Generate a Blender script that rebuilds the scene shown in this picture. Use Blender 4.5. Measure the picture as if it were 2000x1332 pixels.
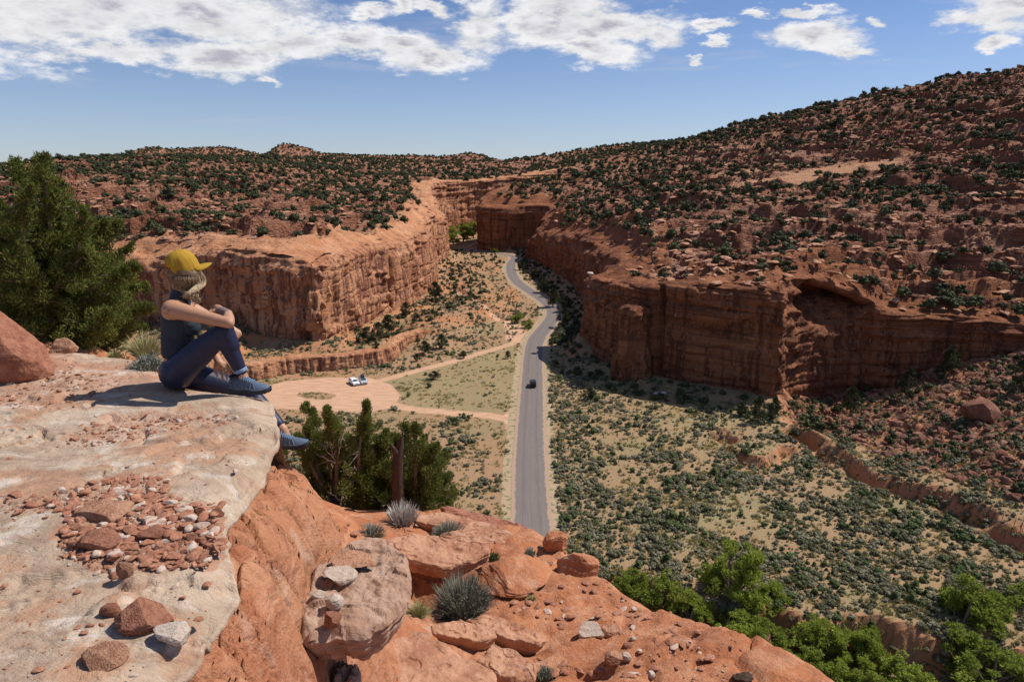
import bpy, math, random
import numpy as np
from mathutils import Vector, Matrix

SC = bpy.context.scene
for _o in list(bpy.data.objects):
    bpy.data.objects.remove(_o)
COL = SC.collection

# ------------------------------------------------------------------ camera
P0 = math.atan(336 / 1333.0)          # pitch below the horizon
CP, SP = math.cos(P0), math.sin(P0)
CH = 58.0                             # eye height over the valley floor
cam_d = bpy.data.cameras.new('camera')
cam = bpy.data.objects.new('camera', cam_d)
COL.objects.link(cam)
cam.location = (0, 0, CH)
cam.rotation_euler = (math.pi / 2 - P0, 0, 0)
cam_d.lens = 24.0
cam_d.sensor_width = 36.0
cam_d.clip_start = 0.05
cam_d.clip_end = 60000
SC.camera = cam

# ------------------------------------------------------------------ light
SUN_EL = math.radians(52)
SUN_AZ = math.atan2(0.93, 0.36)       # from +Y towards +X
W = bpy.data.worlds.new('World')
SC.world = W
W.use_nodes = True
W.cycles.sampling_method = 'MANUAL'
W.cycles.sample_map_resolution = 512
sun_d = bpy.data.lights.new('sun', 'SUN')
sun_d.energy = 5.0
sun_d.angle = math.radians(0.53)
sun_d.color = (1.0, 0.95, 0.87)
sun = bpy.data.objects.new('sun', sun_d)
COL.objects.link(sun)
SUNV = Vector((math.cos(SUN_EL) * math.sin(SUN_AZ), math.cos(SUN_EL) * math.cos(SUN_AZ), math.sin(SUN_EL)))
sun.rotation_euler = SUNV.to_track_quat('Z', 'Y').to_euler()
SC.view_settings.view_transform = 'Standard'
SC.view_settings.look = 'None'
SC.view_settings.exposure = -0.04
SC.view_settings.gamma = 1.0
SC.view_settings.use_curve_mapping = False
SC.cycles.use_denoising = True
SC.cycles.max_bounces = 5
SC.cycles.diffuse_bounces = 1
SC.cycles.glossy_bounces = 2
SC.cycles.transmission_bounces = 3
SC.cycles.transparent_max_bounces = 8


class NT:
    """small wrapper for building node trees"""
    def __init__(s, tree):
        s.t = tree
        s.N = tree.nodes
        s.L = tree.links

    def n(s, kind, **kw):
        nd = s.N.new(kind)
        for k, v in kw.items():
            setattr(nd, k, v)
        return nd

    def put(s, sock, v):
        if v is None:
            return
        if isinstance(v, bpy.types.NodeSocket):
            s.L.new(v, sock)
        else:
            if sock.type == 'RGBA' and not isinstance(v, (int, float)) and len(v) == 3:
                v = (*v, 1)
            sock.default_value = v

    def m(s, op, a, b=None, c=None, clamp=False):
        nd = s.n('ShaderNodeMath', operation=op, use_clamp=clamp)
        for i, v in enumerate((a, b, c)):
            s.put(nd.inputs[i], v)
        return nd.outputs[0]

    def vm(s, op, a, b=None, out=0):
        nd = s.n('ShaderNodeVectorMath', operation=op)
        s.put(nd.inputs[0], a)
        if b is not None:
            s.put(nd.inputs['Scale'] if op == 'SCALE' else nd.inputs[1], b)
        return nd.outputs[out]

    def mix(s, f, a, b, mode='MIX'):
        nd = s.n('ShaderNodeMix', data_type='RGBA', blend_type=mode)
        s.put(nd.inputs[0], f)
        s.put(nd.inputs[6], a)
        s.put(nd.inputs[7], b)
        return nd.outputs[2]

    def noise(s, vec, scale, det=4, rough=0.55, dist=0.0, out=0):
        nd = s.n('ShaderNodeTexNoise')
        s.put(nd.inputs['Vector'], vec)
        nd.inputs['Scale'].default_value = scale
        nd.inputs['Detail'].default_value = det
        nd.inputs['Roughness'].default_value = rough
        nd.inputs['Distortion'].default_value = dist
        return nd.outputs[out]

    def vor(s, vec, scale, feat='F1', out=0, rnd=1.0):
        nd = s.n('ShaderNodeTexVoronoi', feature=feat)
        s.put(nd.inputs['Vector'], vec)
        nd.inputs['Scale'].default_value = scale
        nd.inputs['Randomness'].default_value = rnd
        return nd.outputs[out]

    def mr(s, v, a, b, c=0.0, d=1.0):
        nd = s.n('ShaderNodeMapRange', interpolation_type='SMOOTHSTEP')
        s.put(nd.inputs[0], v)
        for i, x in enumerate((a, b, c, d)):
            nd.inputs[i + 1].default_value = x
        return nd.outputs[0]

    def pos(s, sc=(1, 1, 1)):
        g = s.n('ShaderNodeNewGeometry')
        if sc == (1, 1, 1):
            return g.outputs['Position']
        return s.vm('MULTIPLY', g.outputs['Position'], sc)

    def obj(s, sc=(1, 1, 1)):
        g = s.n('ShaderNodeTexCoord').outputs['Object']
        return g if sc == (1, 1, 1) else s.vm('MULTIPLY', g, sc)

    def attr(s, name):
        return s.n('ShaderNodeAttribute', attribute_name=name)


# ------------------------------------------------------------------ sky with clouds
def build_sky():
    q = NT(W.node_tree)
    q.N.clear()
    out = q.n('ShaderNodeOutputWorld')
    sky = q.n('ShaderNodeTexSky', sky_type='NISHITA')
    sky.sun_disc = False
    sky.sun_elevation = SUN_EL
    sky.sun_rotation = SUN_AZ
    sky.altitude = 1800
    sky.air_density = 1.0
    sky.dust_density = 0.6
    sky.ozone_density = 1.6
    bg = q.n('ShaderNodeBackground')
    bg.inputs[1].default_value = 0.05
    d = q.n('ShaderNodeTexCoord').outputs['Generated']
    sx = q.n('ShaderNodeSeparateXYZ')
    q.L.new(d, sx.inputs[0])
    x, y, z = sx.outputs
    yy = q.m('MAXIMUM', y, 0.02)
    A = q.m('DIVIDE', x, yy)
    E = q.m('DIVIDE', z, yy)
    cv = q.n('ShaderNodeCombineXYZ')
    q.L.new(A, cv.inputs[0]); q.L.new(E, cv.inputs[1])
    # large warp makes the blob outlines ragged
    wv = q.vm('MULTIPLY', d, (1, 1, 2.6))
    warp = q.vm('SCALE', q.vm('SUBTRACT', q.noise(wv, 9, 5, 0.62, out=1), (0.5, 0.5, 0.5)), 0.085)
    AE = q.vm('ADD', cv.outputs[0], warp)
    blobs = [(110, 20, 330, 75), (400, 30, 250, 58), (230, 100, 190, 24), (430, 118, 120, 34), (560, 90, 150, 38), (700, 92, 80, 34),
             (790, 100, 80, 32), (850, 122, 95, 26), (730, 22, 38, 14), (795, 14, 25, 18), (845, 15, 35, 14), (930, 45, 60, 60), (1090, 25, 130, 55),
             (1200, 45, 130, 34), (1160, 100, 90, 32), (1290, 60, 45, 28), (1395, 40, 42, 11), (1388, 75, 30, 9),
             (1345, 108, 17, 7), (1468, 24, 26, 8), (1560, 18, 75, 11), (1580, 70, 110, 30), (1650, 98, 66, 15),
             (1920, 45, 105, 28), (1985, 18, 120, 40), (1945, 88, 48, 13), (522, 165, 22, 7), (-250, 60, 260, 80), (2350, 30, 200, 45), (1710, 40, 18, 12)]
    dens = None
    for (px, py, rx, ry) in blobs:
        u, v = (px - 1000) / 1333.0, (py - 666) / 1333.0
        dy = CP - v * SP
        dz = -SP - v * CP
        a0, e0 = u / dy, dz / dy
        k = dy * 1333.0
        t = q.vm('MULTIPLY', q.vm('SUBTRACT', AE, (a0, e0, 0)), (k / rx, k / ry, 0))
        l = q.vm('LENGTH', t, out=1)
        v1 = q.m('SUBTRACT', 1.0, l)
        dens = v1 if dens is None else q.m('SMOOTH_MAX', dens, v1, 0.25)
    front = q.mr(y, 0.05, 0.25)
    gen = q.m('SUBTRACT', q.noise(q.vm('MULTIPLY', d, (1, 1, 3.2)), 2.6, 6, 0.6), 0.64)
    gen = q.m('MULTIPLY', gen, 3.5)
    gen = q.m('SUBTRACT', gen, q.m('MULTIPLY', q.mr(z, 0.12, 0.0), 1.5))
    dens = q.m('ADD', q.m('MULTIPLY', dens, front), q.m('MULTIPLY', gen, q.m('SUBTRACT', 1.0, front)))
    fine = q.noise(wv, 22, 10, 0.68)
    fine2 = q.noise(wv, 9, 4, 0.6)
    dens = q.m('ADD', dens, q.m('MULTIPLY', q.m('SUBTRACT', fine, 0.5), 1.8))
    dens = q.m('ADD', dens, q.m('MULTIPLY', q.m('SUBTRACT', fine2, 0.5), 1.9))
    alpha = q.mr(dens, -0.30, 0.42)
    core = q.mr(q.m('ADD', dens, q.m('MULTIPLY', q.m('SUBTRACT', fine2, 0.5), 1.5)), 0.55, 1.35)
    # thin high veil streaks
    veil = q.noise(q.vm('MULTIPLY', d, (1.2, 1.2, 11)), 3.2, 6, 0.55, 0.4)
    veil = q.m('MULTIPLY', q.mr(veil, 0.46, 0.8), 0.55)
    hz = q.mr(z, 0.22, 0.0)
    veil = q.m('MAXIMUM', veil, q.m('MULTIPLY', hz, 0.28))
    base = q.mix(1.0, sky.outputs[0], (1.58, 1.72, 2.10, 1), 'MULTIPLY')
    c1 = q.mix(veil, base, (10.4, 11.4, 14.0, 1))
    cc = q.mix(core, (18.6, 18.6, 19.0, 1), (9.6, 9.2, 10.8, 1))
    shd = q.m('ADD', 0.76, q.m('MULTIPLY', q.mr(q.m('ADD', q.m('MULTIPLY', fine, .6), q.m('MULTIPLY', fine2, .4)), .36, .60), 0.24))
    cc = q.mix(1.0, cc, shd, 'MULTIPLY')
    c2 = q.mix(alpha, c1, cc)
    q.L.new(c2, bg.inputs[0])
    q.L.new(bg.outputs[0], out.inputs[0])


build_sky()

# ------------------------------------------------------------------ noise in numpy
_rs = np.random.RandomState(7)
_perm = np.tile(_rs.permutation(256), 3).astype(np.int32)
_gr = _rs.normal(size=(256, 3)); _gr /= np.linalg.norm(_gr, axis=1)[:, None]
_gr = _gr.astype(np.float32)


def perlin(x, y, z):
    x, y, z = np.broadcast_arrays(np.asarray(x, np.float32), np.asarray(y, np.float32), np.asarray(z, np.float32))
    xi, yi, zi = np.floor(x), np.floor(y), np.floor(z)
    xf, yf, zf = x - xi, y - yi, z - zi
    xi, yi, zi = xi.astype(np.int32) & 255, yi.astype(np.int32) & 255, zi.astype(np.int32) & 255
    u, v, w = (t * t * t * (t * (t * 6 - 15) + 10) for t in (xf, yf, zf))
    r = 0
    for dx in (0, 1):
        for dy in (0, 1):
            for dz in (0, 1):
                g = _gr[_perm[_perm[_perm[xi + dx] + yi + dy] + zi + dz]]
                dot = g[..., 0] * (xf - dx) + g[..., 1] * (yf - dy) + g[..., 2] * (zf - dz)
                r = r + dot * (u if dx else 1 - u) * (v if dy else 1 - v) * (w if dz else 1 - w)
    return r * 1.5


def fbm(x, y, z=0.0, o=4, g=0.5, ridged=False):
    a, t, s = 1.0, 0.0, 0.0
    for i in range(o):
        n = perlin(x * 2 ** i + 17.3 * i, y * 2 ** i - 9.1 * i, z * 2 ** i + 4.7 * i)
        if ridged:
            n = 1 - 2 * np.abs(n)
        t = t + a * n
        s += a
        a *= g
    return t / s


def cells(x, y, z, seed=0):
    """voronoi cell random value and edge closeness, for blocky fractured rock"""
    x, y, z = np.broadcast_arrays(np.asarray(x, np.float32), np.asarray(y, np.float32), np.asarray(z, np.float32))
    xi, yi, zi = np.floor(x).astype(np.int32), np.floor(y).astype(np.int32), np.floor(z).astype(np.int32)
    b1 = np.full(x.shape, 9.0, np.float32); b2 = b1.copy(); val = np.zeros(x.shape, np.float32)
    for dx in (-1, 0, 1):
        for dy in (-1, 0, 1):
            for dz in (-1, 0, 1):
                cx, cy, cz = xi + dx, yi + dy, zi + dz
                h = _perm[_perm[_perm[(cx + seed) & 255] + (cy & 255)] + (cz & 255)]
                jx = _gr[h, 0] * .5 + .5; jy = _gr[h, 1] * .5 + .5; jz = _gr[h, 2] * .5 + .5
                d = (cx + jx - x) ** 2 + (cy + jy - y) ** 2 + (cz + jz - z) ** 2
                nw = d < b1
                b2 = np.where(nw, b1, np.minimum(b2, d))
                val = np.where(nw, h / 255.0, val)
                b1 = np.where(nw, d, b1)
    return val, np.sqrt(b2) - np.sqrt(b1)


def sstep(a, b, x):
    t = np.clip((x - a) / (b - a), 0, 1)
    return t * t * (3 - 2 * t)


def ray(px, py):
    u, v = (px - 1000) / 1333.0, (py - 666) / 1333.0
    return np.array([u, CP - v * SP, -SP - v * CP])


def atY(px, py, Y):
    """world point on the line of sight of a photo position at ground distance Y"""
    d = ray(px, py)
    t = Y / d[1]
    return np.array([t * d[0], Y, CH + t * d[2]])


def atZ(px, py, z):
    d = ray(px, py)
    t = (z - CH) / d[2]
    return np.array([t * d[0], t * d[1], z])


def plan(px, Y, z=0.0):
    """plan position for photo column px at ground distance Y and height z"""
    return ((px - 1000) / 1333.0 * (Y * CP + (CH - z) * SP), Y)


def tps(pts, lam=1e-3):
    P = np.array([[p[0], p[1]] for p in pts]); v = np.array([p[2] for p in pts])
    n = len(P)
    d = np.linalg.norm(P[:, None] - P[None], axis=2)
    K = np.where(d > 0, d * d * np.log(d + 1e-12), 0) + lam * np.eye(n)
    A = np.zeros((n + 3, n + 3))
    A[:n, :n] = K
    A[:n, n] = 1; A[:n, n + 1:] = P
    A[n, :n] = 1; A[n + 1:, :n] = P.T
    w = np.linalg.solve(A, np.concatenate([v, np.zeros(3)]))

    def f(a, b):
        a = np.asarray(a, np.float64); b = np.asarray(b, np.float64)
        r = w[n] + w[n + 1] * a + w[n + 2] * b
        for i in range(n):
            d2 = (a - P[i, 0]) ** 2 + (b - P[i, 1]) ** 2
            r = r + w[i] * 0.5 * d2 * np.log(d2 + 1e-12)
        return r
    return f


def seg_dist(x, y, path):
    """distance to a polyline, arc length there, side (+ left of travel)"""
    best = np.full(x.shape, 1e9); s_at = np.zeros(x.shape); side = np.zeros(x.shape)
    acc = 0.0
    for (x0, y0), (x1, y1) in zip(path[:-1], path[1:]):
        dx, dy = x1 - x0, y1 - y0
        L = math.hypot(dx, dy) + 1e-9
        t = np.clip(((x - x0) * dx + (y - y0) * dy) / L ** 2, 0, 1)
        ex, ey = x - (x0 + t * dx), y - (y0 + t * dy)
        d = np.hypot(ex, ey)
        m = d < best
        best = np.where(m, d, best)
        s_at = np.where(m, acc + t * L, s_at)
        side = np.where(m, np.sign(dx * (y - y0) - dy * (x - x0)), side)
        acc += L
    return best, s_at, side


def inside(x, y, poly):
    r = np.zeros(x.shape, bool)
    n = len(poly)
    for i in range(n):
        x0, y0 = poly[i]; x1, y1 = poly[(i + 1) % n]
        c = ((y0 > y) != (y1 > y)) & (x < (x1 - x0) * (y - y0) / (y1 - y0 + 1e-12) + x0)
        r ^= c
    return r


# ------------------------------------------------------------------ object helpers
def tag(o, label=None, cat=None, group=None, kind=None):
    if label: o['label'] = label
    if cat: o['category'] = cat
    if group: o['group'] = group
    if kind: o['kind'] = kind
    return o


def mesh_np(name, V, F, mat=None, smooth=False, attrs=None, matidx=None):
    """F: (n,k) int array with k = 3 or 4, or a list of such arrays"""
    me = bpy.data.meshes.new(name)
    Fs = F if isinstance(F, list) else [F]
    V = np.asarray(V, np.float32).reshape(-1, 3)
    nl = sum(f.size for f in Fs); nf = sum(len(f) for f in Fs)
    me.vertices.add(len(V)); me.vertices.foreach_set('co', V.ravel())
    me.loops.add(nl); me.polygons.add(nf)
    me.loops.foreach_set('vertex_index', np.concatenate([f.ravel() for f in Fs]).astype(np.int32))
    tot = np.concatenate([np.full(len(f), f.shape[1], np.int32) for f in Fs])
    st = np.concatenate([[0], np.cumsum(tot)[:-1]]).astype(np.int32)
    me.polygons.foreach_set('loop_start', st)
    me.polygons.foreach_set('loop_total', tot)
    if matidx is not None:
        me.polygons.foreach_set('material_index', matidx.astype(np.int32))
    me.polygons.foreach_set('use_smooth', np.full(nf, smooth))
    for k, a in (attrs or {}).items():
        at = me.attributes.new(k, 'FLOAT', 'POINT')
        at.data.foreach_set('value', np.asarray(a, np.float32).ravel())
    me.update(calc_edges=True)
    if mat:
        for m_ in (mat if isinstance(mat, (list, tuple)) else [mat]):
            me.materials.append(m_)
    return me


def link(name, me, parent=None, loc=None, rot=None, scl=None):
    o = bpy.data.objects.new(name, me)
    COL.objects.link(o)
    if parent: o.parent = parent
    if loc is not None: o.location = loc
    if rot is not None: o.rotation_euler = rot
    if scl is not None: o.scale = scl
    return o


def grid_faces(n, m, mask=None, wrap=False):
    i = np.arange(n - 1)[:, None]; j = np.arange(m if wrap else m - 1)[None]
    j2 = (j + 1) % m
    F = np.stack([i * m + j, i * m + j2, (i + 1) * m + j2, (i + 1) * m + j], -1).reshape(-1, 4)
    return F if mask is None else F[mask.ravel()]


def compact(V, F, attrs):
    used = np.unique(F)
    mp = np.zeros(len(V), np.int64); mp[used] = np.arange(len(used))
    return V[used], mp[F], {k: a.ravel()[used] for k, a in attrs.items()}


def material(name, rough=0.9, spec=0.15):
    m_ = bpy.data.materials.new(name)
    m_.use_nodes = True
    q = NT(m_.node_tree)
    q.N.clear()
    out = q.n('ShaderNodeOutputMaterial')
    b = q.n('ShaderNodeBsdfPrincipled')
    b.inputs['Roughness'].default_value = rough
    b.inputs['Specular IOR Level'].default_value = spec
    q.L.new(b.outputs[0], out.inputs[0])
    q.b = b
    return m_, q


def bump(q, h, strength=0.5, dist=0.1, prev=None):
    nd = q.n('ShaderNodeBump')
    nd.inputs['Strength'].default_value = strength
    nd.inputs['Distance'].default_value = dist
    q.L.new(h, nd.inputs['Height'])
    if prev is not None:
        q.L.new(prev, nd.inputs['Normal'])
    return nd.outputs[0]


def flat_mat(name, col, rough=0.6, spec=0.3, metal=0.0, var=0.12, scale=30):
    m_, q = material(name, rough, spec)
    n = q.noise(q.obj(), scale, 3)
    c = q.mix(n, tuple(x * (1 - var) for x in col), tuple(min(1, x * (1 + var)) for x in col))
    q.L.new(c, q.b.inputs['Base Color'])
    q.b.inputs['Metallic'].default_value = metal
    return m_
# ------------------------------------------------------------------ canyon plan
def PL(l, z=0.0):
    return [plan(a, b, z) for a, b in l]


WALL_L = PL([(-420, 200), (-200, 225), (0, 233), (200, 228), (400, 221), (520, 215), (600, 208), (640, 207), (680, 230), (722, 252),
             (796, 281), (824, 300), (852, 330), (858, 350), (846, 385), (848, 410), (874, 440), (880, 470), (868, 505), (852, 560),
             (850, 600), (880, 640), (940, 662), (1000, 680), (1090, 700)])
WALL_R2 = PL([(1090, 650), (1000, 600), (945, 545), (929, 512), (940, 500), (985, 494), (1040, 496), (1068, 490), (1050, 470),
              (1029, 462), (1046, 425), (1086, 372), (1128, 315), (1152, 285), (1166, 262), (1168, 240), (1160, 224), (1150, 213)])
WALL_R1 = PL([(1128, 228), (1135, 214), (1165, 201), (1210, 192), (1262, 184), (1330, 178), (1420, 172), (1490, 166), (1526, 163),
              (1532, 172), (1560, 182), (1640, 187), (1720, 186), (1850, 182), (2000, 178), (2200, 172), (2500, 160)])
VALLEY = [(-900, 190)] + WALL_L + WALL_R2 + WALL_R1[1:] + [(900, 130), (900, -80), (-900, -80)]


def CPT(px, py, Y):
    p = atY(px, py, Y)
    return (p[0] / p[1], math.log(p[1]), p[2])


HP = [(-300, 470, 170), (-300, 380, 300), (-300, 345, 500), (-300, 335, 900), (0, 500, 238), (0, 410, 285), (0, 350, 420), (0, 338, 600), (0, 345, 900),
      (150, 492, 234), (150, 440, 262), (150, 385, 290), (150, 345, 370), (150, 316, 480), (150, 322, 620),
      (300, 498, 228), (300, 472, 240), (300, 425, 270), (300, 380, 320), (300, 340, 430), (300, 312, 560), (300, 314, 800),
      (450, 500, 212), (450, 472, 226), (450, 420, 275), (450, 375, 340), (450, 340, 460), (450, 316, 650), (450, 310, 950),
      (600, 503, 218), (640, 520, 212), (640, 478, 235), (600, 430, 280), (600, 380, 370), (600, 340, 540), (600, 312, 900),
      (700, 500, 240), (740, 480, 258), (740, 430, 320), (740, 385, 430), (750, 345, 650), (750, 315, 1050),
      (790, 475, 285), (810, 440, 330), (850, 462, 372), (862, 425, 450), (824, 400, 430), (850, 372, 560), (850, 345, 750), (850, 318, 1100),
      (866, 400, 520), (900, 352, 680), (960, 348, 720), (940, 336, 850), (940, 320, 1150), (1000, 345, 740),
      (935, 395, 512), (1000, 386, 508), (1060, 390, 505), (1000, 366, 560), (1000, 345, 690), (1010, 326, 1150), (1035, 322, 1400),
      (1036, 462, 456), (1070, 425, 455), (1110, 398, 450), (1100, 450, 385), (1125, 490, 300), (1140, 530, 235),
      (1110, 362, 560), (1100, 325, 820), (1150, 294, 1050), (1060, 330, 800),
      (1140, 547, 216), (1180, 500, 250), (1180, 440, 320), (1200, 380, 430), (1200, 335, 580), (1200, 300, 800), (1290, 282, 900),
      (1300, 552, 186), (1300, 490, 228), (1300, 440, 262), (1300, 385, 340), (1300, 330, 480), (1300, 284, 740),
      (1450, 560, 174), (1450, 505, 208), (1450, 445, 248), (1450, 380, 320), (1450, 320, 420), (1450, 248, 600),
      (1540, 560, 170), (1600, 528, 192), (1600, 490, 212), (1600, 420, 258), (1600, 350, 330), (1600, 280, 420), (1600, 214, 540),
      (1750, 604, 190), (1750, 520, 210), (1850, 600, 188), (1800, 460, 238), (1800, 380, 285), (1800, 280, 365), (1800, 172, 470),
      (2000, 618, 184), (2000, 545, 200), (2000, 440, 234), (2000, 340, 285), (2000, 240, 345), (2000, 146, 430),
      (2300, 610, 170), (2300, 420, 215), (2300, 220, 300), (2300, 90, 400)]
pts = [CPT(*p) for p in HP]
# behind the skyline the ground drops or levels
for (px, py, Y) in [(1150, 294, 1050), (1290, 282, 900), (1450, 248, 600), (1600, 214, 540), (1800, 172, 470), (2000, 146, 430), (2300, 90, 400)]:
    a, l, z = CPT(px, py, Y)
    pts.append((a, l + 0.3, z + 1)); pts.append((a, l + 0.75, z - 10))
PLT = tps(pts, 2e-4)

_l = [44.0]
while _l[-1] < 2100:
    _y = _l[-1]
    _l.append(_y * (1 + (0.03 if _y < 60 else 0.0098 if _y < 135 else 0.0029 if _y < 400 else 0.0029 + 0.0049 * min(1, (_y - 400) / 200))))
GY = np.array(_l)
GA = np.concatenate([np.linspace(-1.7, -0.88, 26)[:-1], np.linspace(-0.88, 0.88, 740), np.linspace(0.88, 1.7, 26)[1:]])
GN_, GM_ = len(GY), len(GA)
X = GA[None] * GY[:, None]
Y = np.repeat(GY[:, None], GM_, 1)
A_ = np.repeat(GA[None], GN_, 0)
LY = np.log(Y)


def mesa_sky(px):
    xs = [-400, 0, 120, 200, 270, 300, 330, 352, 370, 470, 500, 545, 558, 575, 600, 625, 650, 740, 800, 870, 900, 925, 950, 1000, 1030, 1100, 1200]
    ys = [352, 346, 336, 318, 306, 296, 289, 287, 291, 287, 291, 301, 296, 284, 283, 289, 298, 302, 301, 304, 301, 297, 303, 316, 324, 320, 330]
    return np.interp(px, xs, ys)


PXA = 1000 + A_ * 1333 * CP            # photo column near the horizon
Zp = PLT(np.clip(A_, -1.02, 1.02), LY)
mz = CH + (330 - mesa_sky(PXA) - 7) / 1333.0 * 1500 / CP
w = sstep(1000, 1480, Y) * sstep(1230, 1100, PXA)
cliff = sstep(1120, 1330, Y + 130 * fbm(X / 200, Y / 200, 3, 3)) 
Zp = Zp * (1 - w) + (Zp * (1 - cliff) + mz * cliff) * w
Zp = np.where(Y > 1550, Zp - (Y - 1550) * 0.12, Zp)

print('terrain base')
big = fbm(X / 70, Y / 70, 1.0, 3)
med = fbm(X / 16, Y / 16, 2.0, 4)


def lineedge(d_, s_):
    return d_


dR, sR, _ = seg_dist(X, Y, WALL_L)
dR1, _, _ = seg_dist(X, Y, WALL_R1)
dR2, _, _ = seg_dist(X, Y, WALL_R2)
INV = inside(X, Y, VALLEY)
dW = np.minimum(np.minimum(dR, dR1), dR2)
SD = np.where(INV, -dW, dW)            # + on the plateau


def terrace(h, st, sharp, ph):
    u = h / st + ph
    f = u - np.floor(u)
    g = sstep(0.5 - sharp, 0.5 + sharp, f)
    return st * (g - f)


# bare slickrock close to the left rim, ledges elsewhere
slick = sstep(24, 10, SD + 7 * med) * (dR < dR1) * (dR < dR2)
slick = np.maximum(slick, sstep(30, 6, dR2) * sstep(-5, 5, SD))
_bx, _by = plan(1590, 345, 50)
barep = sstep(1.15, .6, np.hypot((X - _bx) / 50, (Y - _by + 3) / 17) + .9 * fbm(X / 18, Y / 11, 91, 4))
_bx, _by = plan(1430, 385, 50)
barep = np.maximum(barep, sstep(1.1, .6, np.hypot((X - _bx) / 20, (Y - _by) / 14) + .9 * fbm(X / 12, Y / 11, 92, 4)))
slick = np.maximum(slick, barep)
ledge_amt = (1 - 0.9 * slick) * sstep(3, 14, SD)
wn = (12 - 6 * sstep(420, 260, Y)) * big + (6.0 - 3.5 * sstep(420, 260, Y)) * med
t1 = terrace(Zp + wn, 6.5, 0.10, 0.2 * big)
cb, cbe = cells(X / 7, Y / 7, Zp / 9, 19)
t2 = terrace(Zp + wn * 0.8 + 1.2 * fbm(X / 9, Y / 9, 5, 3) + 1.6 * (cb - .5), 2.7, 0.07, 0.3)
m1 = sstep(-0.2, 0.3, fbm(X / 30, Y / 30, 9, 3))
cv, ce = cells(X / 3.2, Y / 3.2, Zp / 4)
cv2, ce2 = cells(X / 1.5, Y / 1.5, Zp / 4, 9)
rubble = (cv - 0.5) * 1.9 * sstep(0.0, 0.25, ce) * sstep(-0.1, 0.4, med + 0.3 * big) + (cv2 - 0.5) * 0.8 * sstep(0, .3, ce2) * sstep(500, 250, Y)
gul = fbm(X / 28, Y / 28, 12, 4, ridged=True)
Zpl = Zp + ledge_amt * (t1 * (m1 * 0.95 + 0.35 * sstep(400, 260, Y) * (1 - m1)) + t2 * (1.05 - 0.35 * m1) + rubble + 1.2 * gul + 1.3 * med) + slick * (1.0 * big + 0.5 * med)

# --- valley floor
ROADP = [(1043, 1332), (1041, 1180), (1039.5, 1045), (1034, 900), (1039, 760), (1041, 690), (1046, 664), (1062, 644), (1077, 626), (1083, 612), (1076, 598),
         (1056, 582), (1030, 566), (1010, 552), (1000, 538), (997, 524), (999, 512), (1008, 505), (1003, 500), (975, 496), (940, 491), (900, 486)]
def chaikin(p, n=2):
    for _ in range(n):
        r = [p[0]]
        for a, b in zip(p[:-1], p[1:]):
            r.append((a[0] * .75 + b[0] * .25, a[1] * .75 + b[1] * .25)); r.append((a[0] * .25 + b[0] * .75, a[1] * .25 + b[1] * .75))
        r.append(p[-1]); p = r
    return p
ROAD = chaikin([tuple(atZ(a, b, 0)[:2]) for a, b in ROADP])
def zp(l): return [tuple(atZ(a, b, 0)[:2]) for a, b in l]
TRACKS = [(chaikin(zp([(1003, 820), (960, 812), (880, 806), (810, 800), (760, 790), (700, 770), (640, 762)])), 1.7),
          (chaikin(zp([(1030, 660), (1000, 672), (940, 690), (880, 708), (800, 728), (740, 745), (690, 752)])), 1.4),
          (chaikin(zp([(1003, 820), (1010, 826), (1015, 835)])), 2.6), (chaikin(zp([(1003, 812), (1016, 800)])), 2.2), (chaikin(zp([(1015, 664), (1040, 650)])), 2.6)]
LOT = zp([(440, 800), (500, 757), (560, 745), (640, 738), (720, 738), (765, 752), (782, 772), (770, 795), (720, 805), (640, 803), (560, 797), (500, 800), (460, 810)])
ISLE = zp([(578, 772), (600, 766), (640, 766), (660, 772), (645, 780), (600, 779)])
BANK = PL([(300, 176), (420, 184), (500, 183), (545, 189), (600, 192), (655, 193), (700, 196), (745, 199), (772, 203), (790, 218), (830, 226)])
WASH = zp([(1560, 846), (1600, 868), (1640, 905), (1700, 938), (1780, 958), (1850, 985), (1920, 1022), (2000, 1062), (2200, 1150)])
GULLY = zp([(1400, 845), (1440, 870), (1470, 905), (1520, 900), (1560, 850)])
RAVINE = zp([(1120, 1150), (1300, 1230), (1450, 1270), (1600, 1300), (1760, 1290), (1900, 1330), (2200, 1400)])
CREEK = zp([(880, 560), (905, 580), (930, 600), (965, 622), (1000, 640)])
SANDBAR = zp([(985, 628), (1012, 620), (1022, 648), (1000, 668), (988, 664)])

Zv = 0.25 * med + 0.4 * big
droad, sroad, _ = seg_dist(X, Y, ROAD)
near_road = sstep(15, 6.5, droad)
# left terrace with badland mounds
dB, sB, sideB = seg_dist(X, Y, BANK)
inB = (sideB > 0)
SDB = np.where(inB, dB, -dB)
_xe = plan(790, 212)[0]
dT2, _, sT2 = seg_dist(X, Y, TRACKS[1][0])
SDT = np.where(sT2 < 0, dT2, -dT2) - 3
SDM = np.minimum(SDB + 60 * sstep(_xe - 6, _xe + 10, X) * (Y > 190), SDT)
moundA = sstep(0, 40, SDM) * sstep(0, 25, droad - 6)
mound = moundA * (4.6 + 3.5 * fbm(X / 26, Y / 26, 21, 5) + 1.8 * fbm(X / 7, Y / 7, 22, 3, ridged=True))
bankz = 4.4 * sstep(3.2, 6.0, SDB) * sstep(_xe + 14, _xe - 4, X) + 3.0 * sstep(0, 26, SDM) * sstep(_xe - 4, _xe + 14, X) * sstep(5, 20, droad)
leftz = np.where(X < plan(1000, 250)[0], 1, 0) * sstep(190, 215, Y)
nearL = sstep(3, 34, dR)
mound = mound * nearL
bankz = np.where(Y > 222, bankz * nearL, bankz)
Zv = Zv + bankz * np.where(Y < 250, 1, sstep(420, 300, Y)) * sstep(12, 40, droad) * 0.8 + mound * sstep(500, 330, Y) * sstep(8, 40, droad) * 0.45
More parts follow.
